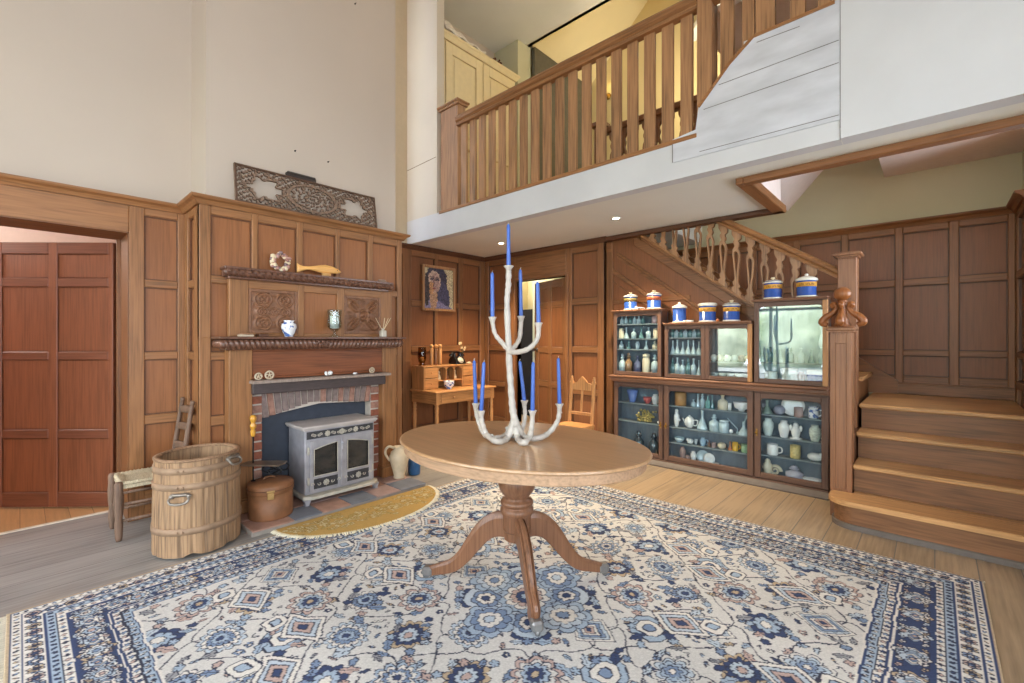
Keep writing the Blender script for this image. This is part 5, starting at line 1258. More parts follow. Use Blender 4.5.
# ================================================================ DISPLAY CABINETS under the stairs
CY, CYB = 4.245, 4.392       # front of the cases, back boards
cabZ = wood('cabinet_dark_upright', (100, 73, 59), 'Z', rough=.5); cabX = wood('cabinet_dark_level', (100, 73, 59), 'X', rough=.5)
ledgeX = wood('cabinet_ledge', (128, 88, 64), 'X', rough=.5)
lining = plain('blue_grey_lining', (98, 110, 120), .7, var=.15, scale=5, stretch=(6, 1, 1))
liningp = plain('pale_blue_lining', (150, 170, 178), .6, var=.12, scale=5, stretch=(6, 1, 1))
glassp = pane('display_glass', (246, 250, 251), 1.0, 1.4); glassr = pane('reflective_display_glass', (240, 248, 248), 1.0, 2.3)
shelfm = plain('grey_shelf', (122, 132, 138), .5, var=.12)
def CX(u, y=CY): return onY(u, 350, y).x
def case(t, x0, x1, z0, z1, lin_m, back=CYB, yf=CY+.02, side=.016):
    b = MB()
    b.box(x0, x0+side, yf, back, z0, z1, 0); b.box(x1-side, x1, yf, back, z0, z1, 0); b.box(x0+side, x1-side, yf, back, z0, z0+.016, 1); b.box(x0+side, x1-side, yf, back, z1-.016, z1, 1)
    b.box(x0, x1, back, back+.014, z0, z1, 2)
    b.box(x0+side, x0+side+.002, yf, back, z0+.016, z1-.016, 2); b.box(x1-side-.002, x1-side, yf, back, z0+.016, z1-.016, 2)
    b.build('carcase', [cabZ, cabX, lin_m], t)
def gdoor(t, x0, x1, z0, z1, w, knob=None, corner=.035, glass=None, pale=None):
    b = MB(); y0, y1 = CY-.002, CY+.0185
    b.box(x0, x0+w, y0, y1, z0, z1, 0, .003); b.box(x1-w, x1, y0, y1, z0, z1, 2 if pale else 0, .003); b.box(x0+w, x1-w, y0+.001, y1, z0, z0+w, 1, .003); b.box(x0+w, x1-w, y0+.001, y1, z1-w, z1, 1, .003)
    M = basis((0, y1-.004, 0), (1, 0, 0), (0, 0, 1), (0, -1, 0))
    for cx, s in ((x0+w, 1), (x1-w, -1)):      # shaped top corners
        r = corner; pts = [(cx, z1-w), (cx, z1-w-r)]+[(cx+s*r*(1-math.cos(a)), z1-w-r+r*math.sin(a)) for a in [PI/2*k/6 for k in range(1, 7)]]
        pts[-1] = (cx+s*r, z1-w)
        b.poly(pts if s < 0 else pts, M, .012, 1)
    d = b.build('door', [cabZ, cabX, pineZ], t)
    MB().box(x0+w-.003, x1-w+.003, y1-.008, y1-.005, z0+w-.003, z1-w+.003).build('glass_pane', glass or glassp, d)
    if knob:
        kx, kz = knob; b = MB(); b.lathe([(0, 0), (.006, 0), (.005, .010), (.010, .016), (.011, .022), (.006, .028), (0, .029)], TR(kx, y0, kz) @ ROT(PI/2, 'X'), 12); b.box(kx-.006, kx+.006, y0-.002, y0, kz-.03, kz+.03, 0, .001)
        b.build('knob', brass, d)
def shelf(t, x0, x1, z, y0=None): MB().box(x0+.0185, x1-.0185, (y0 or CY+.03), (CYB if t is not cC else 4.366)-.001, z-.010, z).build('shelf', shelfm, t)
x0, x1 = CX(613), CX(829)
ba = thing('display_cabinet', 'long low dark wood display cabinet with three glazed doors under the stairs', 'cabinet', ((x0+x1)/2, 4.33, 0))
b = MB(); b.box(x0-.01, x1, CY+.0, CYB+.014, .0, .066, 0, .004)
b.sweep([(0, 0), (.030, 0), (.034, .012), (.022, .030), (.010, .040), (0, .05)], [(x0-.02, CY, 0.0), (x1, CY, 0.0)], mi=1); b.build('plinth', [cabX, plain('scuffed_grey_plinth', (104, 94, 86), .6)], ba)
dl = [(CX(616), CX(662.5)), (CX(664), CX(753)), (CX(754.5), CX(828.5))]
ZB0, ZB1 = .067, .80
case(ba, x0, dl[0][1]+.004, ZB0, ZB1, lining); case(ba, dl[0][1]+.0045, dl[1][1]+.003, ZB0, ZB1, lining); case(ba, dl[1][1]+.0035, x1, ZB0, ZB1, lining)
gdoor(ba, dl[0][0]-.02, dl[0][1], ZB0+.004, ZB1-.012, .040, (dl[0][1]-.018, .40)); gdoor(ba, dl[1][0], dl[1][1], ZB0+.004, ZB1-.012, .046, (dl[1][0]+.02, .40)); gdoor(ba, dl[2][0], dl[2][1], ZB0+.004, ZB1-.012, .046, (dl[2][0]+.018, .45))
b = MB(); b.box(x0-.02, x1+.0, CY-.03, CYB+.014, .812, .845, 0, .006); b.box(x0-.03, x1+.0, CY-.042, CYB+.014, .846, .866, 0, .006); b.box(x0-.005, x1, CY-.008, CYB+.014, .8, .812, 0); b.build('ledge', ledgeX, ba)
CASES = {}
def upper(key, nm, label, xa, xb, zt, lin_m, doors, glass, over=(.02, .02)):
    BK = CYB if key != 'C' else 4.366
    t = thing('display_case', label, 'display case', ((xa+xb)/2, 4.33, .8665), 'display cases on the cabinet ledge'); CASES[key] = (xa, xb)
    case(t, xa, xb, .867, zt, lin_m, back=BK)
    for i, (a, c) in enumerate(doors): gdoor(t, a, c, .871, zt-.004, .036, None, .03, glass[i] if isinstance(glass, list) else glass, pale=(i == 1 or key == 'C'))
    b = MB(); b.box(xa-over[0], xb+over[1], CY-.028, BK+.014, zt+.008, zt+.024, 0, .005); b.box(xa-over[0]*.5, xb+over[1]*.5, CY-.014, BK+.014, zt, zt+.008, 0); b.build('top', ledgeX, t)
    return t
xA0, xA1 = CX(613.5), CX(661); xB0, xB1 = CX(664.5), CX(752); xC0, xC1 = CX(754), CX(828)
ZA, ZBm, ZCc = 1.515, 1.372, 1.55
cC = None
cA = upper('A', 'left', 'tall narrow dark display case of bottles at the left end of the cabinet ledge', xA0, xA1, ZA, lining, [(xA0, xA1)], glassp)
xm = CX(705)
cB = upper('B', 'middle', 'low wide two-door display case in the middle of the cabinet ledge', xB0, xB1, ZBm, lining, [(xB0, xm-.001), (xm+.001, xB1)], [glassp, glassr], over=(.012, .0))
cC = upper('C', 'right', 'large square display case reflecting the window at the right end of the ledge', xC0, xC1, ZCc, liningp, [(xC0, xC1)], glassr, over=(.015, .005))
MB().box(xm-.008, xm+.008, CY+.03, CYB, .884, ZBm-.017).build('partition', lining, cB)
# ---------------------------------------------------------------- contents
clear = pane('bottle_glass', (196, 214, 218), 1.0, 1.6); greenb = pane('green_bottle_glass', (120, 168, 150), 1.0, 1.6)
bottle_m = plain('frosty_bottle', (176, 194, 200), .15, var=.15, scale=30, spec=.9)
teal_m = plain('teal_bottle', (96, 132, 134), .15, var=.15, scale=30, spec=.9)
stone = plain('cream_stoneware', (214, 202, 176), .4, var=.06); tan_m = plain('tan_stoneware', (184, 136, 88), .45, var=.1)
blue_g = plain('cobalt_glaze', (58, 94, 164), .2, coat=.4, var=.08); red_g = plain('coral_red', (190, 92, 88), .4); yel_g = plain('yellow_glaze', (222, 170, 60), .4); org_g = plain('orange_glaze', (206, 120, 72), .4)
greyst = plain('grey_china', (186, 192, 196), .35, var=.08); rose_m = plain('rose_grey', (168, 140, 134), .6, var=.2); moss = plain('dried_moss', (168, 150, 92), .95, var=.3, scale=60); sage = plain('sage_green', (160, 190, 150), .4)
PROF = dict(
    bottle=[(0, 0), (.5, 0), (.5, .5), (.42, .6), (.16, .72), (.15, .9), (.2, .92), (.2, 1), (0, 1)],
    flask=[(0, 0), (.5, 0), (.48, .1), (.2, .5), (.13, .6), (.13, .95), (.18, 1), (0, 1)],
    jar=[(0, 0), (.46, 0), (.5, .05), (.5, .7), (.42, .78), (.42, .82), (.48, .83), (.48, .95), (.2, 1), (0, 1)],
    stop=[(0, 0), (.5, 0), (.5, .52), (.3, .64), (.2, .68), (.2, .76), (.3, .77), (.3, .82), (.14, .86), (.22, .93), (.12, 1), (0, 1)],
    vase=[(0, 0), (.3, 0), (.34, .05), (.5, .5), (.48, .75), (.3, .88), (.32, 1), (.26, 1), (.24, .9), (0, .86)],
    mug=[(0, 0), (.46, 0), (.5, .05), (.5, 1), (.44, 1), (.44, .1), (0, .08)],
    bowl=[(0, 0), (.2, 0), (.22, .1), (.42, .5), (.5, 1), (.46, 1), (.38, .55), (0, .2)],
    sauce=[(0, 0), (.18, 0), (.2, .2), (.4, .35), (.5, .9), (.47, 1), (.36, .55), (0, .4)],
    ball=[(0, 0), (.25, .03), (.45, .25), (.5, .5), (.45, .75), (.25, .97), (0, 1)],
    cyl=[(0, 0), (.5, 0), (.5, 1), (0, 1)],
    cone=[(0, 0), (.22, 0), (.26, .05), (.5, 1), (.46, 1), (.22, .12), (0, .1)])
BND = None; YI = CY+.083; SYL = .108
NTH = ['first', 'second', 'third', 'fourth', 'fifth', 'sixth', 'seventh', 'eighth', 'ninth']
def item(name, prof, x, z, w, h, mat, label, cat, group=None, y=None, sy=1.0, extra=None, rim=False):
    y = y if y is not None else YI; sy = min(sy, SYL/w)
    if BND: x = min(max(x, BND[0]+.021+w/2), BND[1]-.021-w/2)
    b = MB(); b.lathe([(r*w, q*h) for r, q in PROF[prof]], TR(x, y, z+.0006), 14, 0, True, 1.0, sy)
    if extra: extra(b, x, y, z, w, h)
    o = b.build(name, mat if isinstance(mat, list) else [mat]); origin(o, (x, y, z+.0006)); return tag(o, label, cat, group)
def handle(b, x, y, z, w, h): b.tube(spline([(x+w*.48, y, z+h*.8), (x+w*.8, y, z+h*.72), (x+w*.8, y, z+h*.35), (x+w*.46, y, z+h*.22)], 5), w*.07, 8)
def spread(u0, u1, n, y=CY+.083): return [onY(u0+(u1-u0)*(k/(n-1) if n > 1 else .5), 350, y).x for k in range(n)]
def ZY(v, u=640, y=CY+.083): return onY(u, v, y).z
def row(n, u0, u1, z, prof, w, h, mats, what, cat, where, group):
    for k, x in enumerate(spread(u0, u1, n)):
        item(cat.replace(' ', '_'), prof if isinstance(prof, str) else prof[k % len(prof)], x, z, w, h*(1+.08*math.sin(k*2.3)), mats[k % len(mats)], '%s, %s from left %s' % (what, NTH[k], where), cat, group)
def sh(t, key, zs):
    for z in zs: shelf(t, CASES[key][0], CASES[key][1], z)
# left tall case: shelves at four levels
BND = (xA0, xA1); zs = [1.395, 1.245, 1.135]; sh(cA, 'A', zs)
row(6, 622, 643, zs[0], 'bottle', .045, .082, [bottle_m, bottle_m, teal_m], 'small pale bottle', 'bottle', 'on top shelf of tall left case', 'top shelf bottles of the left case')
item('lidded_tin', 'jar', CX(651), zs[0], .06, .085, plain('white_red_label', (206, 170, 170), .4, var=.2), 'white and pink labelled tin on the top shelf of the tall left case', 'tin')
row(6, 619, 656, zs[1], ['jar', 'flask', 'bottle', 'flask', 'bottle', 'jar'], .055, .11, [stone, bottle_m, bottle_m, teal_m, bottle_m, stone], 'little apothecary bottle', 'bottle', 'on second shelf of tall left case', 'second shelf bottles of the left case')
row(5, 620, 655, zs[2], ['stop', 'flask', 'vase', 'flask', 'stop'], .05, .085, [bottle_m, teal_m, bottle_m, bottle_m, stone], 'tiny glass bottle', 'bottle', 'on third shelf of tall left case', 'third shelf bottles of the left case')
row(5, 620, 655, .8835, ['stop', 'stop', 'bottle', 'jar', 'stop'],   .076, .20, [bottle_m, plain('amber_bottle', (150, 116, 84), .2, spec=.9), plain('violet_bottle', (92, 96, 124), .15, spec=.9), stone, bottle_m], 'large stoppered bottle', 'bottle', 'on bottom shelf of tall left case', 'bottom shelf bottles of the left case')
# middle case, left half and right half
BND = (xB0, xm); zs = [1.255, 1.095]; 
for z in zs: shelf(cB, xB0, xm+.016, z); 
for z in (1.035,): shelf(cB, xm-.016, xB1, z)
row(7, 672, 699, zs[0], 'bottle', .05, .085, [teal_m, bottle_m], 'short greenish bottle', 'bottle', 'on top shelf of low middle case', 'top shelf bottles of the middle case')
row(6, 672, 699, zs[1], 'flask', .052, .13, [bottle_m], 'pale conical bottle', 'bottle', 'on middle shelf of low middle case', 'middle shelf bottles of the middle case')
row(6, 672, 699, .8835, ['stop', 'bottle', 'bottle', 'stop', 'bottle', 'flask'], .052, .17, [teal_m, bottle_m, bottle_m], 'tall clear bottle', 'bottle', 'on bottom shelf of low middle case', 'bottom shelf bottles of the middle case')
row(6, 714, 748, 1.0355-.052-.03, 'ball', .058, .060, [china, stone, china, greyst, rose_m, stone], 'round white china pot', 'pot', 'in right half of low middle case', 'china pots of the middle case') if False else None
BND = (xm, xB1)
for k, x in enumerate(spread(713, 749, 6)): item('china_pot', 'ball', x, 1.0355, .062, .064, [china, stone, china, greyst, rose_m, stone][k], 'round pale china pot, %s from left in the right half of low middle case' % NTH[k], 'pot', 'china pots of the middle case')
for k, x in enumerate(spread(714, 748, 5)): item('small_dish', 'bowl', x, .8835, .075, .05, [greyst, china][k % 2], 'small grey dish, %s from left along bottom of right half of middle case' % NTH[k], 'dish', 'dishes of the middle case')
# large right case
BND = (xC0, xC1); YI = CY+.068; SYL = .085; zs = [1.045]; sh(cC, 'C', zs)
row(7, 760, 822, zs[0], ['flask', 'bottle', 'flask', 'stop', 'bottle', 'flask', 'bottle'], .05, .12, [bottle_m, teal_m], 'slim clear bottle', 'bottle', 'on shelf of large square right case', 'shelf bottles of the right case')
item('lidded_pot', 'jar', CX(769), .8835, .10, .085, china, 'round white lidded pot at bottom left of the large square case', 'pot')
item('sugar_bowl', 'jar', CX(788), .8835, .12, .12, china, 'white lidded sugar bowl in the bottom middle of the large square case', 'bowl')
item('small_jug', 'vase', CX(799.5), .8835, .06, .09, rose_m, 'small rose-grey jug beside the white sugar bowl in the large square case', 'jug')
item('blue_white_dish', 'cyl', CX(816), .8835, .13, .075, [blue_g, china], 'wide blue and white dish at bottom right of the large square case', 'dish', sy=.7, extra=lambda b, x, y, z, w, h: b.lathe([(w*.45, h), (w*.52, h), (w*.52, h*1.45), (0, h*1.5)], TR(x, y, z), 16, 1, True, 1, .7))
# base, left bay
bx = [(x0, dl[0][1]+.004), (dl[0][1]+.0045, dl[1][1]+.003), (dl[1][1]+.0035, x1)]
def bsh(i, zs):
    for z in zs: shelf(ba, bx[i][0], bx[i][1], z)
BND = bx[0]; YI = CY+.083; SYL = .108; bsh(0, [.585, .395]); z1_, z2_, z3_ = .585, .395, .084
item('blue_tumbler', 'cone', CX(628.5), z1_, .12, .125, plain('lavender_glass', (110, 132, 190), .15, spec=.8), 'lavender blue glass tumbler on top shelf of the left lower bay', 'tumbler')
item('red_bowl', 'bowl', CX(643.5), z1_, .085, .065, red_g, 'small red bowl on the top shelf of the left lower bay', 'bowl')
item('white_cup', 'vase', CX(651.5), z1_, .07, .10, china, 'small white jug on the top shelf of the left lower bay', 'jug', extra=handle)
b = MB(); rr_ = random.Random(3); x = CX(642)
for k in range(90):
    a = Vector((rr_.gauss(0, .045), max(-.03, min(.03, rr_.gauss(0, .02))), min(.10, abs(rr_.gauss(0, .045))))); b.ball((x+a.x, CY+.083+a.y, z2_+.016+a.z), rr_.uniform(.009, .016), 0, 6)
o = b.build('dried_sponge', moss); tag(origin(o, (x, CY+.083, z2_)), 'tangled yellow-brown dried plant on the middle shelf of the left lower bay', 'dried plant')
item('small_shell', 'ball', CX(656), z2_, .05, .028, china, 'white shell on the middle shelf of the left lower bay', 'shell')
for k, u in enumerate((635, 650)):
    item('dark_decanter', 'stop', CX(u), z3_, .10, .21, plain('smoky_glass', (52, 64, 72), .1, spec=1.0), 'dark glass decanter on the bottom of the left lower bay, on the %s' % ('left' if k == 0 else 'right'), 'decanter', 'dark decanters')
# base, middle bay
BND = bx[1]; zm = [.60, .395, .245]; bsh(1, zm)
item('tan_canister', 'cyl', CX(677), zm[0], .105, .125, tan_m, 'tan wooden canister at the left of the top shelf of the middle bay', 'canister')
for k, u in enumerate((690, 694.5, 699, 704.5, 709)): item('bottle', ['bottle', 'flask', 'stop', 'bottle', 'flask'][k], CX(u), zm[0], .045, [.07, .125, .13, .11, .12][k], [bottle_m, bottle_m, bottle_m, plain('aqua_bottle', (130, 178, 172), .15), teal_m][k], 'glass bottle, %s from left on top shelf of the middle bay' % NTH[k], 'bottle', 'top shelf bottles of the middle bay')
item('cream_bottle', 'bottle', CX(719.5), zm[0], .085, .135, stone, 'cream stoneware bottle on the top shelf of the middle bay', 'bottle')
item('white_pot', 'cyl', CX(726.5), zm[0], .03, .065, china, 'small white cylinder pot right of the cream bottle in the middle bay', 'pot')
item('sauce_boat', 'sauce', CX(738.5), zm[0], .14, .085, china, 'white china sauce boat at right of the top shelf of the middle bay', 'sauce boat', sy=.6)
item('white_figurine', 'vase', CX(673), zm[1], .055, .14, china, 'white china figure at left of the second shelf of the middle bay', 'figurine', extra=lambda b, x, y, z, w, h: (b.ball((x, y, z+h*1.08), w*.32), b.ball((x+w*.4, y, z+h*.45), w*.3)))
item('white_teapot', 'ball', CX(686), zm[1], .09, .11, china, 'round white teapot on the second shelf of the middle bay', 'teapot', extra=lambda b, x, y, z, w, h: (b.ball((x, y, z+h*1.03), w*.1), b.tube(spline([(x+w*.45, y, z+h*.7), (x+w*.85, y, z+h*.7), (x+w*.75, y, z+h*.3), (x+w*.45, y, z+h*.25)], 5), .006, 8), b.tube([(x-w*.4, y, z+h*.4), (x-w*.75, y, z+h*.8)], [.011, .006], 8)))
item('glass_decanter', 'flask', CX(699), zm[1], .10, .18, bottle_m, 'tall conical glass decanter on the second shelf of the middle bay', 'decanter')
item('glass_carafe', 'stop', CX(711), zm[1], .088, .155, bottle_m, 'round glass carafe beside the conical decanter in the middle bay', 'carafe')
item('glass_canister', 'jar', CX(721), zm[1], .085, .115, bottle_m, 'squat glass jar on the second shelf of the middle bay', 'jar')
item('white_ball', 'ball', CX(728), zm[1], .035, .036, china, 'small white ball on the second shelf of the middle bay', 'ball')
b = MB(); x = CX(729); b.tube([(x-.05, CY+.12, zm[1]+.125), (x+.04, CY+.10, zm[1]+.045)], .005, 8); b.lathe([(0, 0), (.012, 0), (.012, .02), (0, .02)], TR(x+.04, CY+.10, zm[1]+.0006), 10); b.tube([(x+.04, CY+.10, zm[1]+.02), (x+.04, CY+.10, zm[1]+.05)], .004, 8)
o = b.build('glass_pipette', bottle_m); tag(origin(o, (x+.04, CY+.10, zm[1])), 'white rod leaning diagonally on the second shelf of the middle bay', 'rod')
item('glass_funnel', 'flask', CX(741), zm[1], .10, .12, bottle_m, 'clear glass flask at right of the second shelf of the middle bay', 'flask', extra=lambda b, x, y, z, w, h: b.tube([(x, y, z+h*.9), (x+.03, y, z+h*1.5)], [.006, .012], 8))
item('glass_dish', 'bowl', CX(676), zm[2], .10, .045, bottle_m, 'low glass dish at left of the third shelf of the middle bay', 'dish')
for k, (u, nm, pf, w_, h_, m_, lb) in enumerate(((687, 'china_animal', 'ball', .06, .05, china, 'white china animal'), (692.5, 'china_bird', 'cone', .035, .05, greyst, 'small grey bird'), (699.5, 'blue_jug', 'vase', .055, .075, plain('pale_blue', (158, 184, 204), .3), 'pale blue jug'), (706, 'brown_vial', 'bottle', .03, .06, plain('brown_vial', (120, 90, 76), .3), 'brown vial'), (710.5, 'rose_pot', 'mug', .04, .045, rose_m, 'rose coloured pot'), (718.5, 'snail_shell', 'ball', .075, .055, stone, 'cream snail shell'), (727, 'orange_cone', 'flask', .035, .075, org_g, 'orange cone-shaped figure'), (732, 'yellow_mug', 'mug', .05, .075, yel_g, 'yellow mug'), (742, 'green_pot', 'jar', .06, .075, sage, 'green pot with red lid'))):
    item(nm, pf, CX(u), zm[2], w_, h_, m_, '%s on the third shelf of the middle bay' % lb, nm.split('_')[1], extra=(handle if nm in ('blue_jug', 'yellow_mug') else (lambda b, x, y, z, w, h: b.ball((x-w*.45, y, z+h*.75), w*.26)) if nm == 'china_animal' else None))
for k, (u, nm, pf, w_, h_, m_, lb) in enumerate(((679, 'pink_figurine', 'vase', .055, .12, rose_m, 'pinkish china figure'), (684, 'rose_shell', 'ball', .05, .05, rose_m, 'rose coloured shell'), (690, 'white_rabbit', 'vase', .055, .095, china, 'white china rabbit figure'), (712, 'pale_shard', 'sauce', .07, .02, china, 'flat pale shard'))):
    item(nm, pf, CX(u), .084, w_, h_, m_, '%s on the bottom of the middle bay' % lb, nm.split('_')[1])
def plate(name, u, z, r, mat, label, y=None):
    y = y or CY+.105; x = CX(u); b = MB(); M = TR(x, y, z+r*.985) @ ROT(PI/2-.16, 'X')
    b.lathe([(0, 0), (r*.55, 0), (r*.6, .004), (r, .012), (r, .015), (r*.58, .008), (0, .005)], M, 28); o = b.build(name, mat); tag(origin(o, (x, y, z)), label, 'plate'); return o
plate('glass_plate', 699, .0845, .058, bottle_m, 'grey glass plate propped on the bottom of the middle bay'); plate('white_plate', 706.5, .0845, .052, china, 'round white plate propped on the bottom of the middle bay', CY+.08)
# base, right bay
BND = bx[2]; zr_ = [.605, .42, .262]; bsh(2, zr_)
item('green_bell', 'flask', CX(764.5), zr_[0], .085, .115, plain('grey_green_glass', (120, 136, 126), .3), 'grey-green bell shape at left of the top shelf of the right bay', 'bell')
item('grey_shell', 'ball', CX(777), zr_[0], .09, .08, plain('lilac_grey', (150, 150, 164), .5, var=.25), 'lilac-grey shell on the top shelf of the right bay', 'shell')
plate('large_plate', 790.5, zr_[0], .085, china, 'large white plate standing on the top shelf of the right bay', CY+.10)
item('brown_mug', 'mug', CX(797), zr_[0], .065, .08, rose_m, 'brown banded mug in front of the large white plate in the right bay', 'mug', y=CY+.055)
item('blue_mug', 'mug', CX(811.5), zr_[0], .07, .09, bluewhite, 'blue and white mug on the top shelf of the right bay', 'mug', extra=handle)
item('pale_urn', 'vase', CX(765.5), zr_[1], .085, .145, plain('celadon', (196, 206, 200), .3), 'pale green-white vase at left of the second shelf of the right bay', 'vase')
item('white_vase', 'vase', CX(781.5), zr_[1], .085, .14, china, 'white vase second from left on the second shelf of the right bay', 'vase')
item('cherub_figurine', 'vase', CX(793.5), zr_[1], .07, .11, china, 'white winged figure on a brown base on the right bay', 'figurine', extra=lambda b, x, y, z, w, h: (b.ball((x, y, z+h*1.05), w*.28), b.ball((x-w*.5, y, z+h*.8), w*.3, 0, 8, .6, .4, 1.3), b.ball((x+w*.5, y, z+h*.8), w*.3, 0, 8, .6, .4, 1.3), b.lathe([(0, 0), (w*.65, 0), (w*.6, .012), (0, .012)], TR(x, y, z+.001), 14)))
item('floral_jug', 'vase', CX(813), zr_[1], .085, .13, plain('floral_china', (206, 212, 196), .3, var=.3, scale=60), 'flower patterned jug at right of the second shelf of the right bay', 'jug', extra=handle)
item('printed_mug', 'mug', CX(770), zr_[2], .085, .09, china, 'white printed mug on the third shelf of the right bay', 'mug', extra=handle)
item('yellow_jar', 'mug', CX(793), zr_[2], .075, .105, plain('yellow_print', (214, 192, 128), .4, var=.3, scale=50), 'yellow printed beaker on the third shelf of the right bay', 'beaker')
item('china_boat', 'ball', CX(813), zr_[2], .11, .065, china, 'white china animal lying at right of the third shelf of the right bay', 'figurine', sy=.6, extra=lambda b, x, y, z, w, h: b.ball((x+w*.4, y, z+h*.8), w*.2))
item('stone_figure', 'vase', CX(765), .0845, .07, .12, stone, 'cream stone figure on the bottom left of the right bay', 'figurine', extra=lambda b, x, y, z, w, h: (b.ball((x, y, z+h*.98), w*.3), b.ball((x-w*.35, y, z+h*.5), w*.25)))
b = MB(); x = CX(772); sp = [(x+.045*(1-t*.8)*math.cos(9.5*t), CY+.10, .128+.045*(1-t*.8)*math.sin(9.5*t)) for t in [k/26 for k in range(27)]]; b.tube(sp, [.014*(1-.55*k/26) for k in range(27)], 10)
o = b.build('ammonite', stone); tag(origin(o, (x, CY+.10, .084)), 'coiled ammonite fossil on the bottom of the right bay', 'fossil')
item('glass_onion_bottle', 'stop', CX(792), .084, .13, .115, plain('lilac_glass', (168, 166, 180), .2), 'squat lilac glass bottle on the bottom of the right bay', 'bottle')
item('white_saucer', 'bowl', CX(810), .084, .15, .035, china, 'flat white dish on the bottom right of the right bay', 'dish', sy=.5)
# ---------------------------------------------------------------- apothecary jars on top
BND = None; SYL = 1
jar_blue = plain('apothecary_blue', (52, 88, 164), .18, var=.05, coat=.5); label_m = plain('gold_label', (214, 158, 62), .5, var=.1); ink = plain('label_ink', (92, 34, 26), .6); jw = plain('jar_white', (226, 222, 210), .25, coat=.3); knobm = plain('cream_knob', (226, 210, 176), .3); lidd = plain('navy_band', (40, 52, 84), .25)
def ajar(u, zt, w, h, lid, has_label, label, y=CY+.058, lab_c=None):
    x = onY(u, 300, y).x; z = zt+.0245; r = w/2
    t = thing('apothecary_jar', label, 'jar', (x, y, z), 'blue apothecary jars on the display cases')
    MB().lathe([(0, 0), (r, 0), (r*1.02, .004), (r*1.02, .010), (r*.97, .012), (r*.97, h*.86), (r*.93, h*.88), (0, h*.88)], TR(x, y, z), 32).build('body', jar_blue, t)
    MB().lathe([(r*.98, 0.0), (r*1.035, 0), (r*1.035, .012), (r*.98, .013)], TR(x, y, z), 32).build('foot_band', jw, t)
    if has_label:
        b = MB(); z0_, z1_ = z+h*.56, z+h*.80; rr = r*.985
        b.lathe([(rr*.99, z0_-z), (rr, z0_-z), (rr, z1_-z), (rr*.99, z1_-z)], TR(x, y, z), 40)
        lb = b.build('label', lab_c or label_m, t); b = MB(); a0 = math.atan2(-y, -x)
        for k in range(9):                     # row of lettering, too small in the photograph to read
            if k in (3,): continue
            a = a0+(k-4)*.17; e = Vector((math.cos(a), math.sin(a), 0)); s = Vector((-e.y, e.x, 0)); c = Vector((x, y, (z0_+z1_)/2))+e*(rr+.0006); hh = (z1_-z0_)*.24
            b.obox(c-s*.0035, e, s, (0, 0, 1), .0005, .0011, hh)
            b.obox(c+s*.0015+Vector((0, 0, hh*(.8 if k % 2 else -.8))), e, s, (0, 0, 1), .0005, .0035, .0012)
            if k % 3: b.obox(c+s*.004, e, s, (0, 0, 1), .0005, .0011, hh*.8)
        b.build('lettering', ink, lb)
    b = MB(); zl = z+h*.88
    if lid == 'dome': b.lathe([(0, 0), (r*1.08, 0), (r*1.1, .008), (r*1.06, h*.11), (r*.62, h*.22), (r*.22, h*.27), (r*.16, h*.30), (r*.2, h*.35), (r*.14, h*.39), (0, h*.40)], TR(x, y, zl), 28); m_ = jw
    elif lid == 'flat': b.lathe([(0, 0), (r*1.08, 0), (r*1.1, .006), (r*1.1, h*.12), (r*.98, h*.17), (r*.5, h*.19), (0, h*.2)], TR(x, y, zl), 28); m_ = jw
    else: b.lathe([(0, 0), (r*1.06, 0), (r*1.08, .006), (r*1.06, h*.07), (r*.96, h*.08), (r*.90, h*.14), (r*.5, h*.19), (r*.2, h*.21), (0, h*.21)], TR(x, y, zl), 28); m_ = jw
    l = b.build('lid', m_, t)
    if lid == 'band':
        b = MB(); b.lathe([(r*.93, h*.085), (r*.97, h*.086), (r*.9, h*.135), (r*.86, h*.13)], TR(x, y, zl), 28); b.build('band', lidd, l)
        b = MB(); b.lathe([(0, h*.2), (r*.15, h*.2), (r*.12, h*.24), (r*.26, h*.28), (r*.22, h*.33), (0, h*.34)], TR(x, y, zl), 16); b.build('knob', knobm, l)
ajar(630.5, ZA, .135, .150, 'band', True, 'blue apothecary jar with dark lid at far left on the tall left case', lab_c=plain('olive_label', (128, 118, 66), .5))
ajar(654, ZA, .140, .152, 'band', True, 'blue apothecary jar with orange label at right on the tall left case', lab_c=plain('orange_label', (176, 96, 56), .5))
ajar(679.5, ZBm, .128, .155, 'dome', False, 'plain blue apothecary jar with white domed lid on the low middle case')
ajar(707.5, ZBm, .150, .165, 'flat', True, 'large blue apothecary jar with flat white lid on the low middle case')
ajar(731.5, ZBm, .140, .155, 'band', True, 'blue apothecary jar with banded lid at right on the low middle case')
ajar(772.8, ZCc, .140, .150, 'band', True, 'blue apothecary jar with banded lid at left on the large square case')
ajar(806.5, ZCc, .145, .150, 'dome', True, 'blue apothecary jar with pointed white lid at right on the large square case')
item('white_sprig', 'ball', onY(637.5, 300, CY+.04).x, ZA+.024, .035, .03, china, 'small white flower-shaped ornament between the two jars on the tall left case', 'ornament', y=CY+.03, extra=lambda b, x, y, z, w, h: (b.tube([(x, y, z+h*.5), (x+.05, y, z+.018), (x+.085, y, z+.01)], [.006, .005, .003], 6), b.ball((x-.012, y, z+h*.9), .011)))
item('white_dish', 'cyl', onY(688.5, 300, CY+.03).x, ZBm+.024, .09, .020, jw, 'low white dish lying beside the plain blue jar on the middle case', 'dish', y=CY+.03)
item('amber_nut', 'ball', onY(718, 300, CY+.03).x, ZBm+.024, .03, .024, org_g, 'small amber nut between two blue jars on the middle case', 'nut', y=CY+.02)
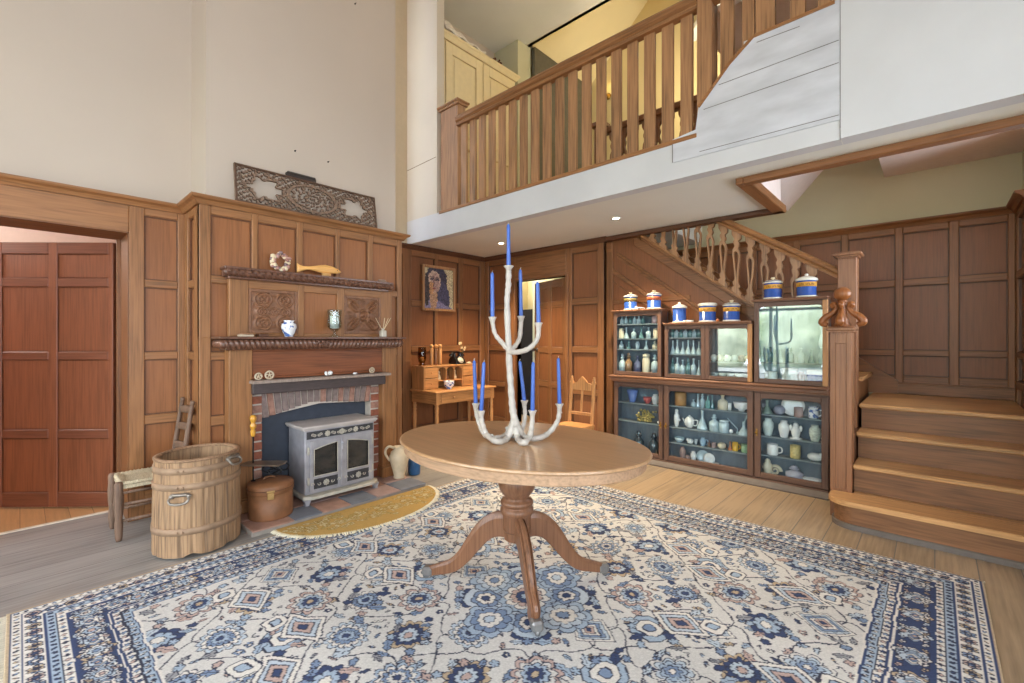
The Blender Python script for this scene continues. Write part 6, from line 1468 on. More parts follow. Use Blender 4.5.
# ================================================================ DESK in the alcove
dk = thing('writing_desk', 'small pine writing desk with pigeonholes and turned legs under the painting', 'desk', (-4.31, 3.61, 0))
dx0, dx1, dy0, dy1, dz_ = -4.55, -4.06, 3.145, 4.075, .65
b = MB(); b.box(dx0, dx1+.012, dy0-.012, dy1+.012, dz_-.020, dz_, 0, .006); b.build('desk_top', pineY, dk)
b = MB(); b.box(dx0+.01, dx1-.012, dy0+.01, dy0+.03, dz_-.145, dz_-.0205, 0); b.box(dx0+.01, dx1-.012, dy1-.03, dy1-.01, dz_-.145, dz_-.0205, 0); b.box(dx0+.01, dx0+.03, dy0+.03, dy1-.03, dz_-.145, dz_-.0205, 1); b.box(dx1-.03, dx1-.014, dy0+.03, dy1-.03, dz_-.145, dz_-.0205, 1)
b.build('apron', [pineX, pineY], dk)
b = MB(); b.box(dx1-.016, dx1-.006, dy0+.08, dy1-.08, dz_-.130, dz_-.035, 0, .003); dr = b.build('drawer', pineY, dk)
for yy in (dy0+.25, dy1-.25): MB().lathe([(0, 0), (.006, 0), (.006, .01), (.014, .016), (.014, .022), (0, .028)], TR(dx1-.006, yy, dz_-.083) @ ROT(PI/2, 'Y'), 12).build('knob', pineZ, dr)
for xx in (dx0+.035, dx1-.035):
    for yy in (dy0+.035, dy1-.035):
        MB().box(xx-.024, xx+.024, yy-.024, yy+.024, dz_-.155, dz_-.0205, 0, .003).lathe([(0, 0), (.014, 0), (.017, .04), (.013, .06), (.020, .20), (.024, .34), (.018, .40), (.024, .415), (.018, .43), (.024, .46), (.018, .48), (.022, .495), (0, .496)], TR(xx, yy, 0), 16).build('leg', pineZ, dk)
ux0, ux1, uz = -4.545, -4.31, .925
ya, yb_, yc, yd = 3.16, 3.37, 3.74, 3.99
b = MB(); b.box(ux0, ux1+.006, ya-.006, yd+.006, uz-.014, uz, 0, .003); b.box(ux0, ux0+.01, ya, yd, dz_+.0005, uz-.014, 0)
for y in (ya, yb_-.012, yc, yd-.012): b.box(ux0+.01, ux1, y, y+.012, dz_+.0005, uz-.0145, 1)
b.box(ux0+.01, ux1, yb_, yc, dz_+.085, dz_+.095, 0); 
for k in (1, 2): y = yb_+(yc-yb_)*k/3; b.box(ux0+.01, ux1-.004, y-.005, y+.005, dz_+.0955, uz-.0145, 1)
for k in range(3):                             # arched tops to the pigeonholes
    y0 = yb_+(yc-yb_)*k/3+.005; y1 = yb_+(yc-yb_)*(k+1)/3-.005; ym = (y0+y1)/2; hw = (y1-y0)/2
    pts = [(y0, uz-.015), (y0, uz-.06)]+[(ym-hw*math.cos(a), uz-.06+.038*math.sin(a)) for a in [PI*i/10 for i in range(1, 10)]]+[(y1, uz-.06), (y1, uz-.015)]
    b.poly(pts, basis((ux1-.014, 0, 0), (0, 1, 0), (0, 0, 1), (1, 0, 0)), .010, 0)
pg_ = b.build('pigeonhole_unit', [pineY, pineZ], dk)
for (p, q) in ((ya+.014, yb_-.014), (yc+.014, yd-.014)):
    for k in range(2):
        z0_ = dz_+.006+k*.128; b = MB(); b.box(ux1-.01, ux1+.004, p, q, z0_, z0_+.12, 0, .003); d = b.build('drawer', pineY, pg_)
        MB().lathe([(0, 0), (.004, 0), (.009, .01), (.007, .016), (0, .018)], TR(ux1+.004, (p+q)/2, z0_+.06) @ ROT(PI/2, 'Y'), 10).build('knob', pineZ, d)
for k in range(3):
    y = yb_+(yc-yb_)*(k+.5)/3; b = MB(); z = dz_+.0952; nm = ['left', 'middle', 'right'][k]
    b.lathe([(0, 0), (.022, 0), (.026, .02), (.018, .055), (.009, .07), (.014, .085), (.016, .10), (0, .115)], TR(ux1-.07, y, z), 12)
    o = b.build('carved_figure', [plain('ivory_figure', (222, 200, 160), .5), plain('brown_figure', (120, 76, 48), .5), plain('ivory_figure', (222, 200, 160), .5)][k]); tag(origin(o, (ux1-.07, y, z)), 'little %s carved figure in the %s pigeonhole of the pine desk' % (['ivory', 'brown', 'ivory'][k], nm), 'figure')
# things on the desk
UZ2 = uz+.0006
def dpos(u, x): return onX(u, 360, x).y
x = -4.42; y = dpos(422, x)
MB_ = MB().lathe([(0, 0), (.045, 0), (.043, .008), (.030, .02), (.042, .05), (.052, .10), (.050, .16), (.044, .22), (.041, .22), (.047, .16), (.049, .10), (.038, .05), (0, .03)], TR(x, y, UZ2), 22)
o = MB_.build('hurricane_vase', pane('amber_tinted_glass', (214, 196, 160), 1.0, 1.6)); tag(origin(o, (x, y, UZ2)), 'clear glass hurricane vase at the left end of the desk top unit', 'vase')
o = MB().lathe([(0, 0), (.026, .0), (.028, .03), (.02, .05), (0, .055)], TR(x, y, UZ2+.050), 14).build('tea_light', plain('wax_pale', (226, 200, 150), .5)); tag(origin(o, (x, y, UZ2+.050)), 'squat pale candle inside the glass hurricane vase on the desk', 'candle')
for k, u in enumerate((431.5, 435.8, 440)):
    y = dpos(u, x); t = thing('wooden_skittle', '%s of three tall wooden bottles with round stoppers on the desk' % ['leftmost', 'middle', 'rightmost'][k], 'wooden bottle', (x, y, UZ2), 'tall wooden bottles on the desk')
    MB().lathe([(0, 0), (.022, 0), (.023, .005), (.023, .195), (.018, .205), (0, .205)], TR(x, y, UZ2), 16).build('body', [pineZ, wood('dark_pine', (120, 80, 48), 'Z'), pineZ][k], t)
    MB().ball((x+(.0 if k != 1 else .004), y, UZ2+.227), .026).build('stopper', wood('ball_pine', (206, 150, 92), 'Z'), t)
# rotary telephone
y = dpos(457, -4.42); x = -4.42; tp = thing('rotary_telephone', 'old black rotary telephone on the desk top unit', 'telephone', (x, y, UZ2))
b = MB(); prof = [(-.085, 0), (.085, 0), (.085, .012), (.060, .055), (.030, .095), (-.045, .10), (-.08, .05)]
b.poly([(p, q) for p, q in prof], basis((x, y+.075, UZ2), (1, 0, 0), (0, 0, 1), (0, -1, 0)), .15, 0, .012); b.build('body', plain('bakelite', (20, 20, 22), .2, coat=.4), tp)
b = MB(); n_ = Vector((.87, 0, .5)).normalized(); c = Vector((x+.066, y, UZ2+.052)); e2 = Vector((0, 1, 0)); e3 = n_.cross(e2)
b.lathe([(0, 0), (.042, 0), (.042, .006), (.038, .009), (.02, .009), (.018, .012), (0, .012)], basis(c, e2, e3, n_), 24)
di = b.build('dial', plain('pale_dial', (196, 186, 166), .3), tp); b = MB()
for k in range(10): a = k*2*PI/12+.6; b.lathe([(0, .0095), (.006, .0095), (.006, .0105), (0, .0105)], basis(c+e2*.030*math.cos(a)+e3*.030*math.sin(a), e2, e3, n_), 8)
b.build('finger_hole', black, di)
b = MB(); b.tube(spline([(x-.005, y-.095, UZ2+.120), (x-.005, y-.06, UZ2+.142), (x-.005, y, UZ2+.148), (x-.005, y+.06, UZ2+.142), (x-.005, y+.095, UZ2+.120)], 6), .012, 10)
for s in (-1, 1): b.lathe([(0, 0), (.026, 0), (.024, .022), (.012, .03), (0, .03)], TR(x-.005, y+s*.095, UZ2+.095), 14)
for s in (-1, 1): b.box(x-.03, x+.02, y+s*.045-.008, y+s*.045+.008, UZ2+.098, UZ2+.135, 0, .004)
b.build('handset', plain('bakelite', (20, 20, 22), .2), tp)
# flower stems behind the telephone
y = dpos(461, -4.52); x = -4.50; fl_ = thing('dried_orchid', 'slim stem of small pale flowers standing behind the black telephone', 'flowers', (x, y, UZ2))
MB().lathe([(0, 0), (.022, 0), (.026, .03), (.016, .06), (.012, .09), (.016, .095), (0, .095)], TR(x, y, UZ2), 14).build('bud_vase', plain('dark_vase', (62, 54, 44), .3), fl_)
b = MB(); S1 = spline([(x, y, UZ2+.08), (x+.01, y-.01, UZ2+.17), (x+.015, y-.035, UZ2+.26)], 6); S2 = spline([(x, y, UZ2+.08), (x+.01, y+.012, UZ2+.15), (x+.02, y+.03, UZ2+.20)], 6); b.tube(S1, .0035, 6); b.tube(S2, .003, 6)
rq = random.Random(4)
for k in range(12): p = rq.choice(S1[3:]+S2[3:]); e = p+Vector((rq.uniform(-.02, .03), rq.uniform(-.03, .03), rq.uniform(-.005, .03))); b.tube([p, e], [.003, .001], 5)
b.build('stem', plain('olive_stem', (92, 92, 52), .7), fl_)
for k, p in enumerate((S1[-1], S1[-1]+Vector((.01, -.03, -.005)), S2[-1], S1[8], S2[9])):
    b = MB()
    for q in range(5): a = q*2*PI/5; b.ball(p+Vector((.004, .011*math.cos(a), .011*math.sin(a))), .009, 0, 8, .5, 1, 1)
    b.build('flower', plain('pale_petal', (226, 196, 150), .7), fl_)
# bowl and shells
x = -4.20; y = dpos(449, x); o = MB().lathe([(0, 0), (.03, 0), (.032, .012), (.028, .016), (.055, .04), (.062, .07), (.058, .085), (.066, .095), (.062, .095), (.054, .083), (.057, .068), (.05, .045), (0, .03)], TR(x, y, dz_+.0006), 26).build('china_bowl', bluewhite); tag(origin(o, (x, y, dz_+.0006)), 'white and blue china bowl standing on the writing surface of the desk', 'bowl')
x = -4.34; y = dpos(468.5, x); o = MB().ball((x, y, UZ2+.014), .024, 0, 10, .8, 1.3, .58).ball((x+.005, y+.028, UZ2+.012), .012, 0, 8).build('seashell', plain('pale_shell', (222, 196, 162), .5)); tag(origin(o, (x, y, UZ2)), 'pale seashell at the right end of the desk top unit', 'shell')
# painting
PXm = XA+.0; y0, y1 = 3.315, 3.83; z0, z1 = 1.588, 2.150
pt = thing('painting', 'framed portrait painting of a dark-haired woman hanging in the alcove', 'painting', (XA, (y0+y1)/2, z0))
b = MB(); w_ = .032
for a, c, e, f in ((y0, y0+w_, z0, z1), (y1-w_, y1, z0, z1), (y0+w_, y1-w_, z0, z0+w_), (y0+w_, y1-w_, z1-w_, z1)): b.box(XA+.001, XA+.035, a, c, e, f, 0, .006)
b.build('frame', wood('tan_frame', (168, 124, 84), 'Z'), pt)
cvp = Canvas(y1-y0-2*w_, z1-z0-2*w_, .0055, L3((196, 180, 146))); Hh = z1-z0-2*w_; Wp = y1-y0-2*w_
i_, j_ = np.meshgrid(np.arange(cvp.nx), np.arange(cvp.ny), indexing='ij'); U = i_/cvp.nx; V = j_/cvp.ny; U, V = U+.012*np.sin(V*47+3*U)+.008*np.sin(V*91+U*30), V+.010*np.sin(U*53+V*9)+.006*np.sin(U*97)
def el(cx, cy, a, b_, ang=0):
    c, s = math.cos(ang), math.sin(ang); x = U-cx; y = (V-cy); return ((x*c+y*s)/a)**2+((-x*s+y*c)/b_)**2
nzp = cvp.rng.standard_normal((cvp.nx, cvp.ny))
nzp = (nzp+np.roll(nzp, 1, 0)+np.roll(nzp, 1, 1)+np.roll(nzp, -1, 1))/2
def blend(mask, c, k=.26): cvp.a[mask] = L3(c)*(1+k*nzp[mask][:, None]).astype(np.float32)
blend(U > -1, (190, 174, 138)); blend((el(.45, .55, .42, .55, .2) < 1) & (U < .78), (66, 62, 74)); blend(el(.62, .30, .26, .40, .2) < 1, (78, 76, 96)); blend((V < .14+.10*np.sin(U*5)) & (U < .95), (132, 124, 150))
blend(el(.32, .26, .13, .30) < 1, (176, 140, 112)); blend(el(.34, .67, .22, .27, .12) < 1, (190, 164, 144)); blend((el(.40, .64, .13, .24, .1) < 1), (164, 134, 124)); blend(el(.24, .5, .10, .16) < 1, (176, 130, 92))
for ex_, ey_ in ((.26, .73), (.44, .72)): blend(el(ex_, ey_, .075, .028, .1) < 1, (74, 64, 74)); blend(el(ex_, ey_+.05, .085, .016, .15) < 1, (92, 74, 74))
blend(el(.33, .62, .018, .12, -.12) < 1, (120, 92, 86)); blend(el(.34, .50, .075, .018) < 1, (138, 76, 74)); blend(el(.08, .45, .1, .4) < 1, (70, 62, 62))
# stands upright facing +X
bmp = bmesh.new(); cl_ = bmp.verts.layers.float_color.new('pattern'); vs = [[bmp.verts.new((XA+.012, y0+w_+Wp*i/cvp.nx, z0+w_+Hh*j/cvp.ny)) for j in range(cvp.ny+1)] for i in range(cvp.nx+1)]
for i in range(cvp.nx+1):
    for j in range(cvp.ny+1): vs[i][j][cl_] = tuple(cvp.a[min(i, cvp.nx-1), min(j, cvp.ny-1)])+(1,)
for i in range(cvp.nx):
    for j in range(cvp.ny): bmp.faces.new([vs[i][j], vs[i+1][j], vs[i+1][j+1], vs[i][j+1]])
me = bpy.data.meshes.new('canvas'); bmp.to_mesh(me); bmp.free(); me.materials.append(vcol('oil_paint', rough=.5, spec=.3, nscale=60, bump=.2)); o = bpy.data.objects.new('canvas', me); COL.objects.link(o); adopt(o, pt)
# ================================================================ PINE CHAIR by the doorway
pc = thing('pine_chair', 'small pine chair with a pointed carved back behind the table by the doorway', 'chair', (-2.51, 3.55, 0))
cx0, cx1, cy0, cy1, cz = -2.66, -2.36, 3.38, 3.70, .43
b = MB(); b.poly([(cx0-.015, cy0), (cx1+.015, cy0), (cx1, cy1), (cx0, cy1)], TR(0, 0, cz-.024), .024, 0, .006); b.build('seat', pineX, pc)
b = MB()
for (a, c, e, f) in ((cx0+.01, cx1-.01, cy0+.02, cy0+.035), (cx0+.01, cx1-.01, cy1-.035, cy1-.02)): b.box(a, c, e, f, cz-.075, cz-.0245, 0, .002)
for a in (cx0+.012, cx1-.03): b.box(a, a+.018, cy0+.035, cy1-.035, cz-.075, cz-.0245, 0)
b.build('seat_frame', pineX, pc)
for xx in (cx0+.02, cx1-.02): MB().lathe([(0, 0), (.012, 0), (.017, .03), (.014, .06), (.018, .2), (.02, .3), (.015, .34), (.02, .36), (.019, .405), (0, .4055)], TR(xx, cy0+.022, 0), 14).build('leg', pineZ, pc)
for xx in (cx0+.018, cx1-.018): MB().box(xx-.016, xx+.016, cy1-.03, cy1-.002, 0, cz-.0245, 0, .003).build('leg', pineZ, pc)
b = MB(); by = cy1-.016; lean = .045; zt = .84
def bp(x, z): return Vector((x, by+lean*(z-cz)/(zt-cz), z))
for xx in (cx0+.022, cx1-.022): b.bar(bp(xx, cz), bp(xx, zt), .030, .022, (1, 0, 0), 0, .003); b.lathe([(0, 0), (.012, 0), (.016, .01), (.008, .02), (.012, .03), (0, .038)], TR(*bp(xx, zt)), 10); b.box(xx-.024, xx+.024, bp(xx, zt).y-.012, bp(xx, zt).y+.012, zt-.035, zt-.015, 0, .004)
def rail(z, hgt): b.bar(bp(cx0+.035, z), bp(cx1-.035, z), hgt, .018, (0, 0, 1), 0, .003)
rail(.52, .03); rail(.76, .035)
M = basis((0, bp(0, .78).y+.006, 0), (1, 0, 0), (0, 0, 1), (0, -1, 0)); xm_ = (cx0+cx1)/2
b.poly([(cx0+.035, .772), (cx1-.035, .772), (cx1-.035, .80), (cx1-.06, .812), (xm_+.06, .815), (xm_+.045, .838), (xm_, .878), (xm_-.045, .838), (xm_-.06, .815), (cx0+.06, .812), (cx0+.035, .80)], M, .018, 0, .003)
for s in (.0,): b.bar(bp(xm_+s, .53), bp(xm_+s, .75), .022 if s == 0 else .014, .012, (1, 0, 0), 0, .002)
b.build('backrest', pineZ, pc)
# ================================================================ RUSH CHAIR by the left doorway
grey_w = wood('weathered_oak', (124, 98, 80), 'Z', rough=.6); rush = plain('woven_rush', (196, 182, 152), .85, var=.25, scale=90, bump=.4, stretch=(1, 3, 1))
rc_ = thing('rush_chair', 'old low wooden chair with a pale woven rush seat behind the barrel', 'chair', (-3.80, .60, 0))
qx0, qx1, qy0, qy1, qz = -3.955, -3.655, .415, .745, .345
def seatf(u, v):
    x = qx0+(qx1-qx0)*u; y = qy0+(qy1-qy0)*v; d = min(u, 1-u, v, 1-v); return Vector((x, y, qz+.018-.018*min(1, d*5)+.004*math.sin(min(abs(u-.5), abs(v-.5))*150)+(-.02 if d == 0 else 0)))
b = MB(); b.grid(seatf, 40, 40); b.box(qx0+.004, qx1-.004, qy0+.004, qy1-.004, qz-.028, qz-.006); b.build('rush_seat', rush, rc_)
for xx in (qx0+.012, qx1-.012):
    MB().lathe([(0, 0), (.013, 0), (.018, .02), (.022, .10), (.018, .14), (.023, .18), (.026, .25), (.022, .30), (.024, .345), (.016, .362), (0, .364)], TR(xx, qy0-.002, 0), 14).build('leg', grey_w, rc_)
    b = MB(); b.tube(spline([(xx, qy1, 0), (xx, qy1-.005, .30), (xx, qy1+.005, .5), (xx, qy1+.045, .80)], 6), lerps([.014, .018, .016, .013], 6), 10); b.ball((xx, qy1+.047, .81), .016); b.build('back_post', grey_w, rc_)
for z, bow in ((.50, .02), (.63, .02), (.745, .02)):
    b = MB(); n = 10; y_ = qy1+.006+.04*max(0, (z-.5)/.3)
    b.grid(lambda u, v: Vector((qx0+.018+(qx1-qx0-.036)*u, y_+bow*math.sin(PI*u), z-.022+.044*v+.010*math.sin(PI*u)*v)), 12, 2); o = b.build('slat', grey_w, rc_); m_ = o.modifiers.new('thick', 'SOLIDIFY'); m_.thickness = .011
b = MB()
for z in (.12, .22): b.tube([(qx0+.012, qy0, z), (qx0+.012, qy1, z)], .009, 8); b.tube([(qx1-.012, qy0, z), (qx1-.012, qy1, z)], .009, 8)
for z in (.17,): b.tube([(qx0+.012, qy0, z), (qx1-.012, qy0, z)], .009, 8); b.tube([(qx0+.012, qy1, z+.04), (qx1-.012, qy1, z+.04)], .009, 8)
b.build('stretcher', grey_w, rc_)
# ================================================================ BARREL
stav = wood('weathered_stave', (160, 128, 96), 'Z', rough=.75, var=.3, figure=.6, dark=(104, 82, 64)); hoop = plain('pale_rusty_hoop', (154, 126, 100), .65, .1, var=.2)
bc = Vector((-3.300, .742, 0)); br = thing('barrel', 'large open oval wooden tub with iron hoops and side handles on the floor', 'barrel', bc)
BH = .545; Rb, Rt = .232, .222; RA = ROT(math.atan2(FW.y, FW.x), 'Z')
b = MB(); seg = 96; rq = random.Random(8); NS = 22
ragged = [.010+.030*max(0, mnoise.noise(Vector((math.cos(2*PI*k/seg)*3, math.sin(2*PI*k/seg)*3, 2)))) for k in range(seg)]
def rad(z): return Rb+(Rt-Rb)*z/BH+.003*math.sin(PI*z/BH)
M = TR(bc.x, bc.y, 0) @ RA; rings = []
lv = [None, .10, .2, .3, .4, .5, BH]
for q, z in enumerate(lv):
    ring = []
    for k in range(seg):
        a = 2*PI*k/seg; zz = ragged[k] if z is None else z; gap = -.004 if (k % 4 == 0) else 0
        r = rad(zz)+gap; ring.append(b.bm.verts.new(M @ Vector((r*1.02*math.cos(a), r*.94*math.sin(a), zz))))
    rings.append(ring)
for zz in (BH, .4, .2, .08):
    rings.append([b.bm.verts.new(M @ Vector(((rad(zz)-.026)*1.02*math.cos(2*PI*k/seg), (rad(zz)-.026)*.94*math.sin(2*PI*k/seg), zz))) for k in range(seg)])
for r0, r1 in zip(rings, rings[1:]):
    for k in range(seg): f_ = b.bm.faces.new([r0[k], r0[(k+1) % seg], r1[(k+1) % seg], r1[k]]); f_.smooth = False
b.bm.faces.new(rings[-1]); 
b.build('staves', stav, br)
for z in (.135, .385, .475):
    b = MB(); b.lathe([(rad(z)-.006, 0), (rad(z)+.005, 0), (rad(z+.035)+.005, .036), (rad(z+.035)-.006, .036)], M @ TR(0, 0, z), 64, 0, True, 1.02, .94)
    for s in (-.5, .5):
        a = PI+.0+s*.12+.25; p = M @ Vector(((rad(z)+.006)*1.02*math.cos(a), (rad(z)+.006)*.94*math.sin(a), z+.018)); b.ball(p, .008, 0, 8)
    b.build('hoop', hoop, br)
b = MB(); b.lathe([(Rt-.03, BH-.004), (Rt+.004, BH-.004), (Rt+.006, BH+.006), (Rt-.012, BH+.012), (Rt-.03, BH+.006)], M, 64, 0, True, 1.02, .94); b.build('rim', wood('rim_oak', (150, 118, 90), 'X', rough=.7), br)
def bhandle(a, z, name='handle'):
    b = MB(); r = rad(z)+.006; 
    def bpnt(da, dr, dz_): return M @ Vector(((r+dr)*1.02*math.cos(a+da), (r+dr)*.94*math.sin(a+da), z+dz_))
    b.tube(spline([bpnt(-.19, .004, .012), bpnt(-.20, .022, -.004), bpnt(-.14, .028, -.020), bpnt(0, .030, -.024), bpnt(.14, .028, -.020), bpnt(.20, .022, -.004), bpnt(.19, .004, .012)], 5), .007, 8)
    for s in (-1, 1): b.ball(bpnt(.19*s, .002, .012), .014, 0, 8)
    b.tube([bpnt(-.19, .003, .02), bpnt(-.1, .004, .02), bpnt(0, .005, .02), bpnt(.1, .004, .02), bpnt(.19, .003, .02)], .010, 8)
    b.build(name, plain('old_steel', (150, 142, 132), .4, .7, var=.2), br)
bhandle(PI+.26, .345); bhandle(PI+1.55, .505)
b = MB(); a = PI+1.62; p = M @ Vector((Rt*1.02*math.cos(a), Rt*.94*math.sin(a), BH+.01)); s = (M.to_3x3() @ Vector((-math.sin(a), math.cos(a), 0))).normalized()
# ================================================================ HAT BOX with trivet stand
hbm = plain('brown_leather', (132, 88, 56), .55, var=.25, scale=14); hc = Vector((-3.33, 1.168, .0410))
hb = thing('hat_box', 'round brown tin hat box with a brass clasp beside the stove', 'hat box', hc); HM = TR(hc.x, hc.y, hc.z) @ Matrix.Diagonal((.88, .88, 1, 1))
MB().lathe([(0, 0), (.153, 0), (.155, .006), (.155, .178), (0, .178)], HM, 48).build('body', hbm, hb)
MB().lathe([(0, .170), (.1595, .170), (.161, .174), (.161, .216), (.157, .224), (.15, .226), (.148, .230), (.04, .240), (0, .241)], HM, 48).build('lid', hbm, hb)
for z in (.195,): MB().lathe([(.160, z-.004), (.1645, z), (.160, z+.004)], HM, 48).build('lid_rib', plain('dark_brown_band', (104, 66, 42), .5), hb)
dC = (Vector((0, 0, 0))-Vector((hc.x, hc.y, 0))).normalized(); aC = math.atan2(dC.y, dC.x)
b = MB(); e = Vector((math.cos(aC), math.sin(aC), 0)); s = Vector((-e.y, e.x, 0)); c = hc+e*.144+Vector((0, 0, .165))
b.obox(c, e, s, (0, 0, 1), .004, .020, .022, 0, .004); b.obox(c+Vector((0, 0, -.002))+e*.004, e, s, (0, 0, 1), .003, .010, .010, 0, .003); b.obox(c+Vector((0, 0, .03)), e, s, (0, 0, 1), .004, .024, .006, 0, .002); b.build('clasp', plain('worn_brass', (184, 150, 96), .4, .6), hb)
b = MB(); b.tube(spline([hc+Vector((-.03, -.04, .238)), hc+Vector((-.03, -.02, .252)), hc+Vector((-.03, .02, .252)), hc+Vector((-.03, .04, .238))], 5), .006, 8); b.build('handle', hbm, hb)
zt_ = hc.z+.2415; rodp = Vector((-3.385, 1.075, zt_-.004))
tv = thing('trivet_stand', 'iron fireside trivet with pierced plate and amber handle standing above the hat box', 'trivet', rodp)
b = MB(); b.tube([rodp+Vector((0, 0, .002)), rodp+Vector((0, 0, .33))], .005, 8); b.lathe([(0, 0), (.016, 0), (.014, .005), (0, .006)], TR(rodp.x, rodp.y, rodp.z), 12); b.build('rod', black, tv)
b = MB(); b.lathe([(0, .30), (.008, .30), (.014, .31), (.016, .335), (.011, .35), (.019, .36), (.021, .378), (.012, .392), (.014, .40), (.020, .412), (.021, .43), (.012, .445), (0, .448)], TR(rodp.x, rodp.y, rodp.z-.0), 16); b.build('handle', plain('amber_wood', (206, 148, 48), .3, coat=.4), tv)
pz = rodp.z+.115; E1 = (atD(284, 455, 3.1)-atD(241, 455, 3.1)); E1.z = 0; E1.normalize(); E2 = Vector((-E1.y, E1.x, 0))
b = MB(); pl_ = [(-.065, -.05), (.02, -.062), (.10, -.055), (.20, -.065), (.215, .0), (.20, .065), (.10, .055), (.02, .062), (-.065, .05)]
b.poly(pl_, basis((rodp.x, rodp.y, pz), E1, E2, (0, 0, 1)), .008, 0, .003); b.build('plate', plain('worn_steel_plate', (150, 134, 118), .35, .7, var=.25), tv)
b = MB()
for s in (-.05, .05):
    o_ = Vector((rodp.x, rodp.y, pz))+E2*s
    b.tube(spline([o_+E1*.19, o_+E1*.215+Vector((0, 0, -.02)), o_+E1*.20+Vector((0, 0, -.05)), o_+E1*.15+Vector((0, 0, -.055)), o_+E1*.13+Vector((0, 0, -.03)), o_+E1*.16+Vector((0, 0, -.02))], 6), .006, 8)
    b.tube(spline([o_+E1*.10+Vector((0, 0, -.0)), o_+E1*.09+Vector((0, 0, -.03)), o_+E1*.12+Vector((0, 0, -.045)), o_+E1*.15+Vector((0, 0, -.055))], 6), .006, 8)
b.tube([Vector((rodp.x, rodp.y, pz-.055))+E1*.15-E2*.05, Vector((rodp.x, rodp.y, pz-.055))+E1*.15+E2*.05], .005, 8)
b.build('scroll_bracket', black, tv)
# ================================================================ JUG and blue pot right of the stove
jx, jy = -3.40, 2.235; jg = thing('stoneware_jug', 'cream stoneware jug with one handle standing on the hearth', 'jug', (jx, jy, .0410))
MB().lathe([(0, 0), (.050, 0), (.052, .010), (.046, .02), (.062, .08), (.082, .16), (.084, .19), (.070, .225), (.048, .245), (.046, .262), (.052, .270), (.046, .270), (.040, .25), (0, .20)], TR(jx, jy, .0410), 28).build('body', plain('mottled_stoneware', (206, 186, 156), .5, var=.1, scale=14), jg)
hd = -RT*.9-FW*.2; hd.z = 0; hd.normalize(); jc = Vector((jx, jy, .041))
MB().tube(spline([jc+hd*.046+Vector((0, 0, .258)), jc+hd*.085+Vector((0, 0, .272)), jc+hd*.115+Vector((0, 0, .245)), jc+hd*.112+Vector((0, 0, .20)), jc+hd*.078+Vector((0, 0, .15))], 6), .011, 10).build('handle', plain('mottled_stoneware', (206, 186, 156), .5), jg)
o = MB().lathe([(0, 0), (.048, 0), (.055, .01), (.058, .13), (.053, .14), (.05, .14), (.05, .02), (0, .015)], TR(-3.50, 2.46, .0006), 24).build('blue_pot', plain('blue_ceramic', (44, 92, 142), .3, var=.1)); tag(origin(o, (-3.5, 2.46, 0)), 'plain blue pot on the floor behind the cream jug', 'pot')
# ================================================================ GARDEN outside the window behind the room
leafm = plain('sunlit_foliage', (208, 214, 182), .8, var=.3, scale=1.5)
struct(MB().box(-14, 12, -22, -3.25, -.4, -.3).build('ground', plain('pale_terrace', (194, 190, 184), .9, var=.2, scale=2)))
rq = random.Random(12)
for k in range(6):
    cx = -9+3.6*k+rq.uniform(-.5, .5); cyy = -19+rq.uniform(-1.5, 1.5); b = MB(); hgt = rq.uniform(3.2, 5.2)
    def ff(u, v, cx=cx, cyy=cyy, hgt=hgt):
        a = 2*PI*u; p = PI*v; d = Vector((math.cos(a)*math.sin(p), math.sin(a)*math.sin(p), -math.cos(p))); n_ = 1+.22*mnoise.noise(d*2.3+Vector((cx, 0, 0)))+.12*mnoise.noise(d*7+Vector((cx, 0, 0))); return Vector((cx+d.x*2.1*n_, cyy+d.y*1.7*n_, -.6+hgt*.5+d.z*hgt*.52*n_))
    b.grid(ff, 40, 24); b.tube([(cx, cyy, -.3), (cx, cyy, 1.2)], [.2, .15], 8, 1)
    o = b.build('garden_tree', [leafm, oakdZ]); tag(origin(o, (cx, cyy, -.3)), 'leafy tree in the garden, seen only mirrored in the display case glass', 'tree', 'garden trees mirrored in the glass'); o['kind'] = 'structure'
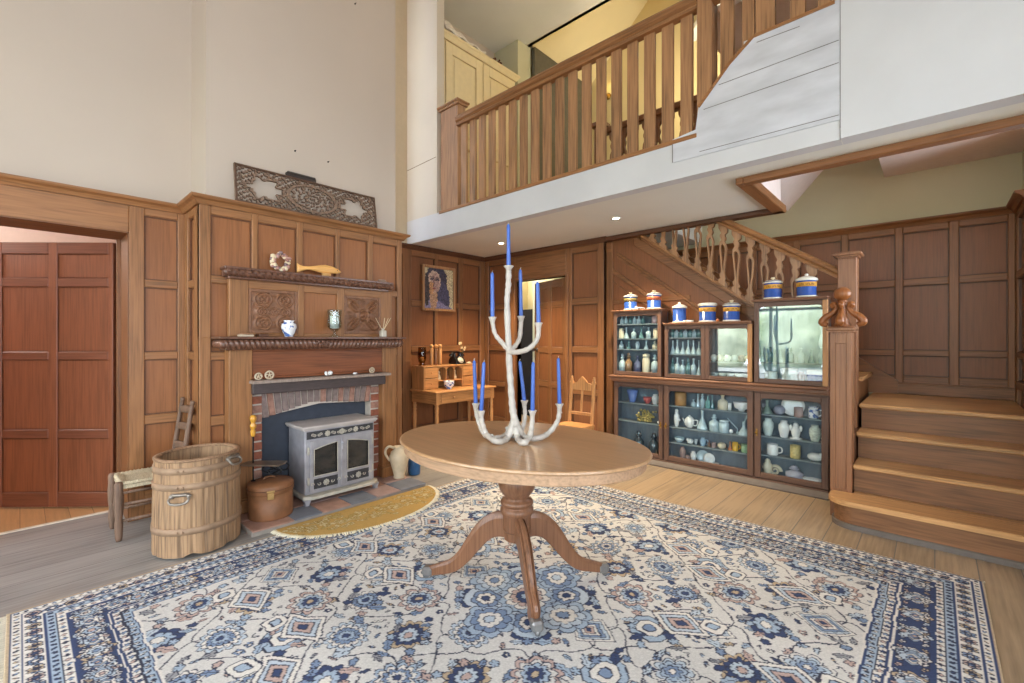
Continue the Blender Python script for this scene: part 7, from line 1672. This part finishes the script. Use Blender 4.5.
# ================================================================ CAMERA, SKY, LAMPS
cam = bpy.data.cameras.new('camera'); co = bpy.data.objects.new('camera', cam); COL.objects.link(co)
cam.sensor_width = 36; cam.lens = FPX/1024*36; cam.shift_y = -2.5/1024; cam.clip_start = .02
co.location = (0, 0, CAMH); co.rotation_euler = (PI/2, 0, YAW); S.camera = co
wd = bpy.data.worlds.new('sky'); S.world = wd; wd.use_nodes = True
bg = wd.node_tree.nodes['Background']; bg.inputs['Color'].default_value = (.80, .90, 1.0, 1); bg.inputs['Strength'].default_value = 10.0
def area(name, loc, rot, sx, sy, p, c=(1, 1, 1), portal=False):
    l = bpy.data.lights.new(name, 'AREA'); l.shape = 'RECTANGLE'; l.size = sx; l.size_y = sy; l.energy = p; l.color = c
    if portal: l.cycles.is_portal = True
    o = bpy.data.objects.new(name, l); COL.objects.link(o); o.location = loc; o.rotation_euler = rot; return o
for i, (a, b) in enumerate(WX):
    area('window_daylight', ((a+b)/2, -2.99, (wz0+wz1)/2), (PI/2, 0, 0), b-a, wz1-wz0, 10, portal=True)
for a, b in EW_ADDED: area('window_daylight', (2.59, (a+b)/2, (ez0+ez1)/2), (PI/2, 0, PI/2), b-a, ez1-ez0, 10, portal=True)  # daylight through the added east windows
area('window_daylight', (XR+.03, 4.21, 1.94), (PI/2, 0, PI/2), 1.18, 1.48, 10, portal=True)  # daylight through the opening added in the stair wall
def point(loc, p, c, r=.05):
    l = bpy.data.lights.new('indoor_light', 'POINT'); l.energy = p; l.color = c; l.shadow_soft_size = r
    o = bpy.data.objects.new('indoor_light', l); COL.objects.link(o); o.location = loc; return o
WARM = (1, .78, .5)
point((-5.5, -.9, 2.2), 40, (1, .93, .86), .15)  # unseen light added to brighten the hall and its open door
point((-4.4, 5.2, 2.1), 5, WARM, .08)
point((-2.2, 5.4, 4.6), 40, (1, .82, .55), .1)
S.view_settings.view_transform = 'Standard'; S.view_settings.look = 'None'; S.view_settings.gamma = 1; S.view_settings.exposure = .3
S.view_settings.use_curve_mapping = False
S.cycles.max_bounces = 10; S.cycles.diffuse_bounces = 6; S.cycles.transparent_max_bounces = 16; S.cycles.sample_clamp_indirect = 8
S.cycles.caustics_reflective = False; S.cycles.caustics_refractive = False
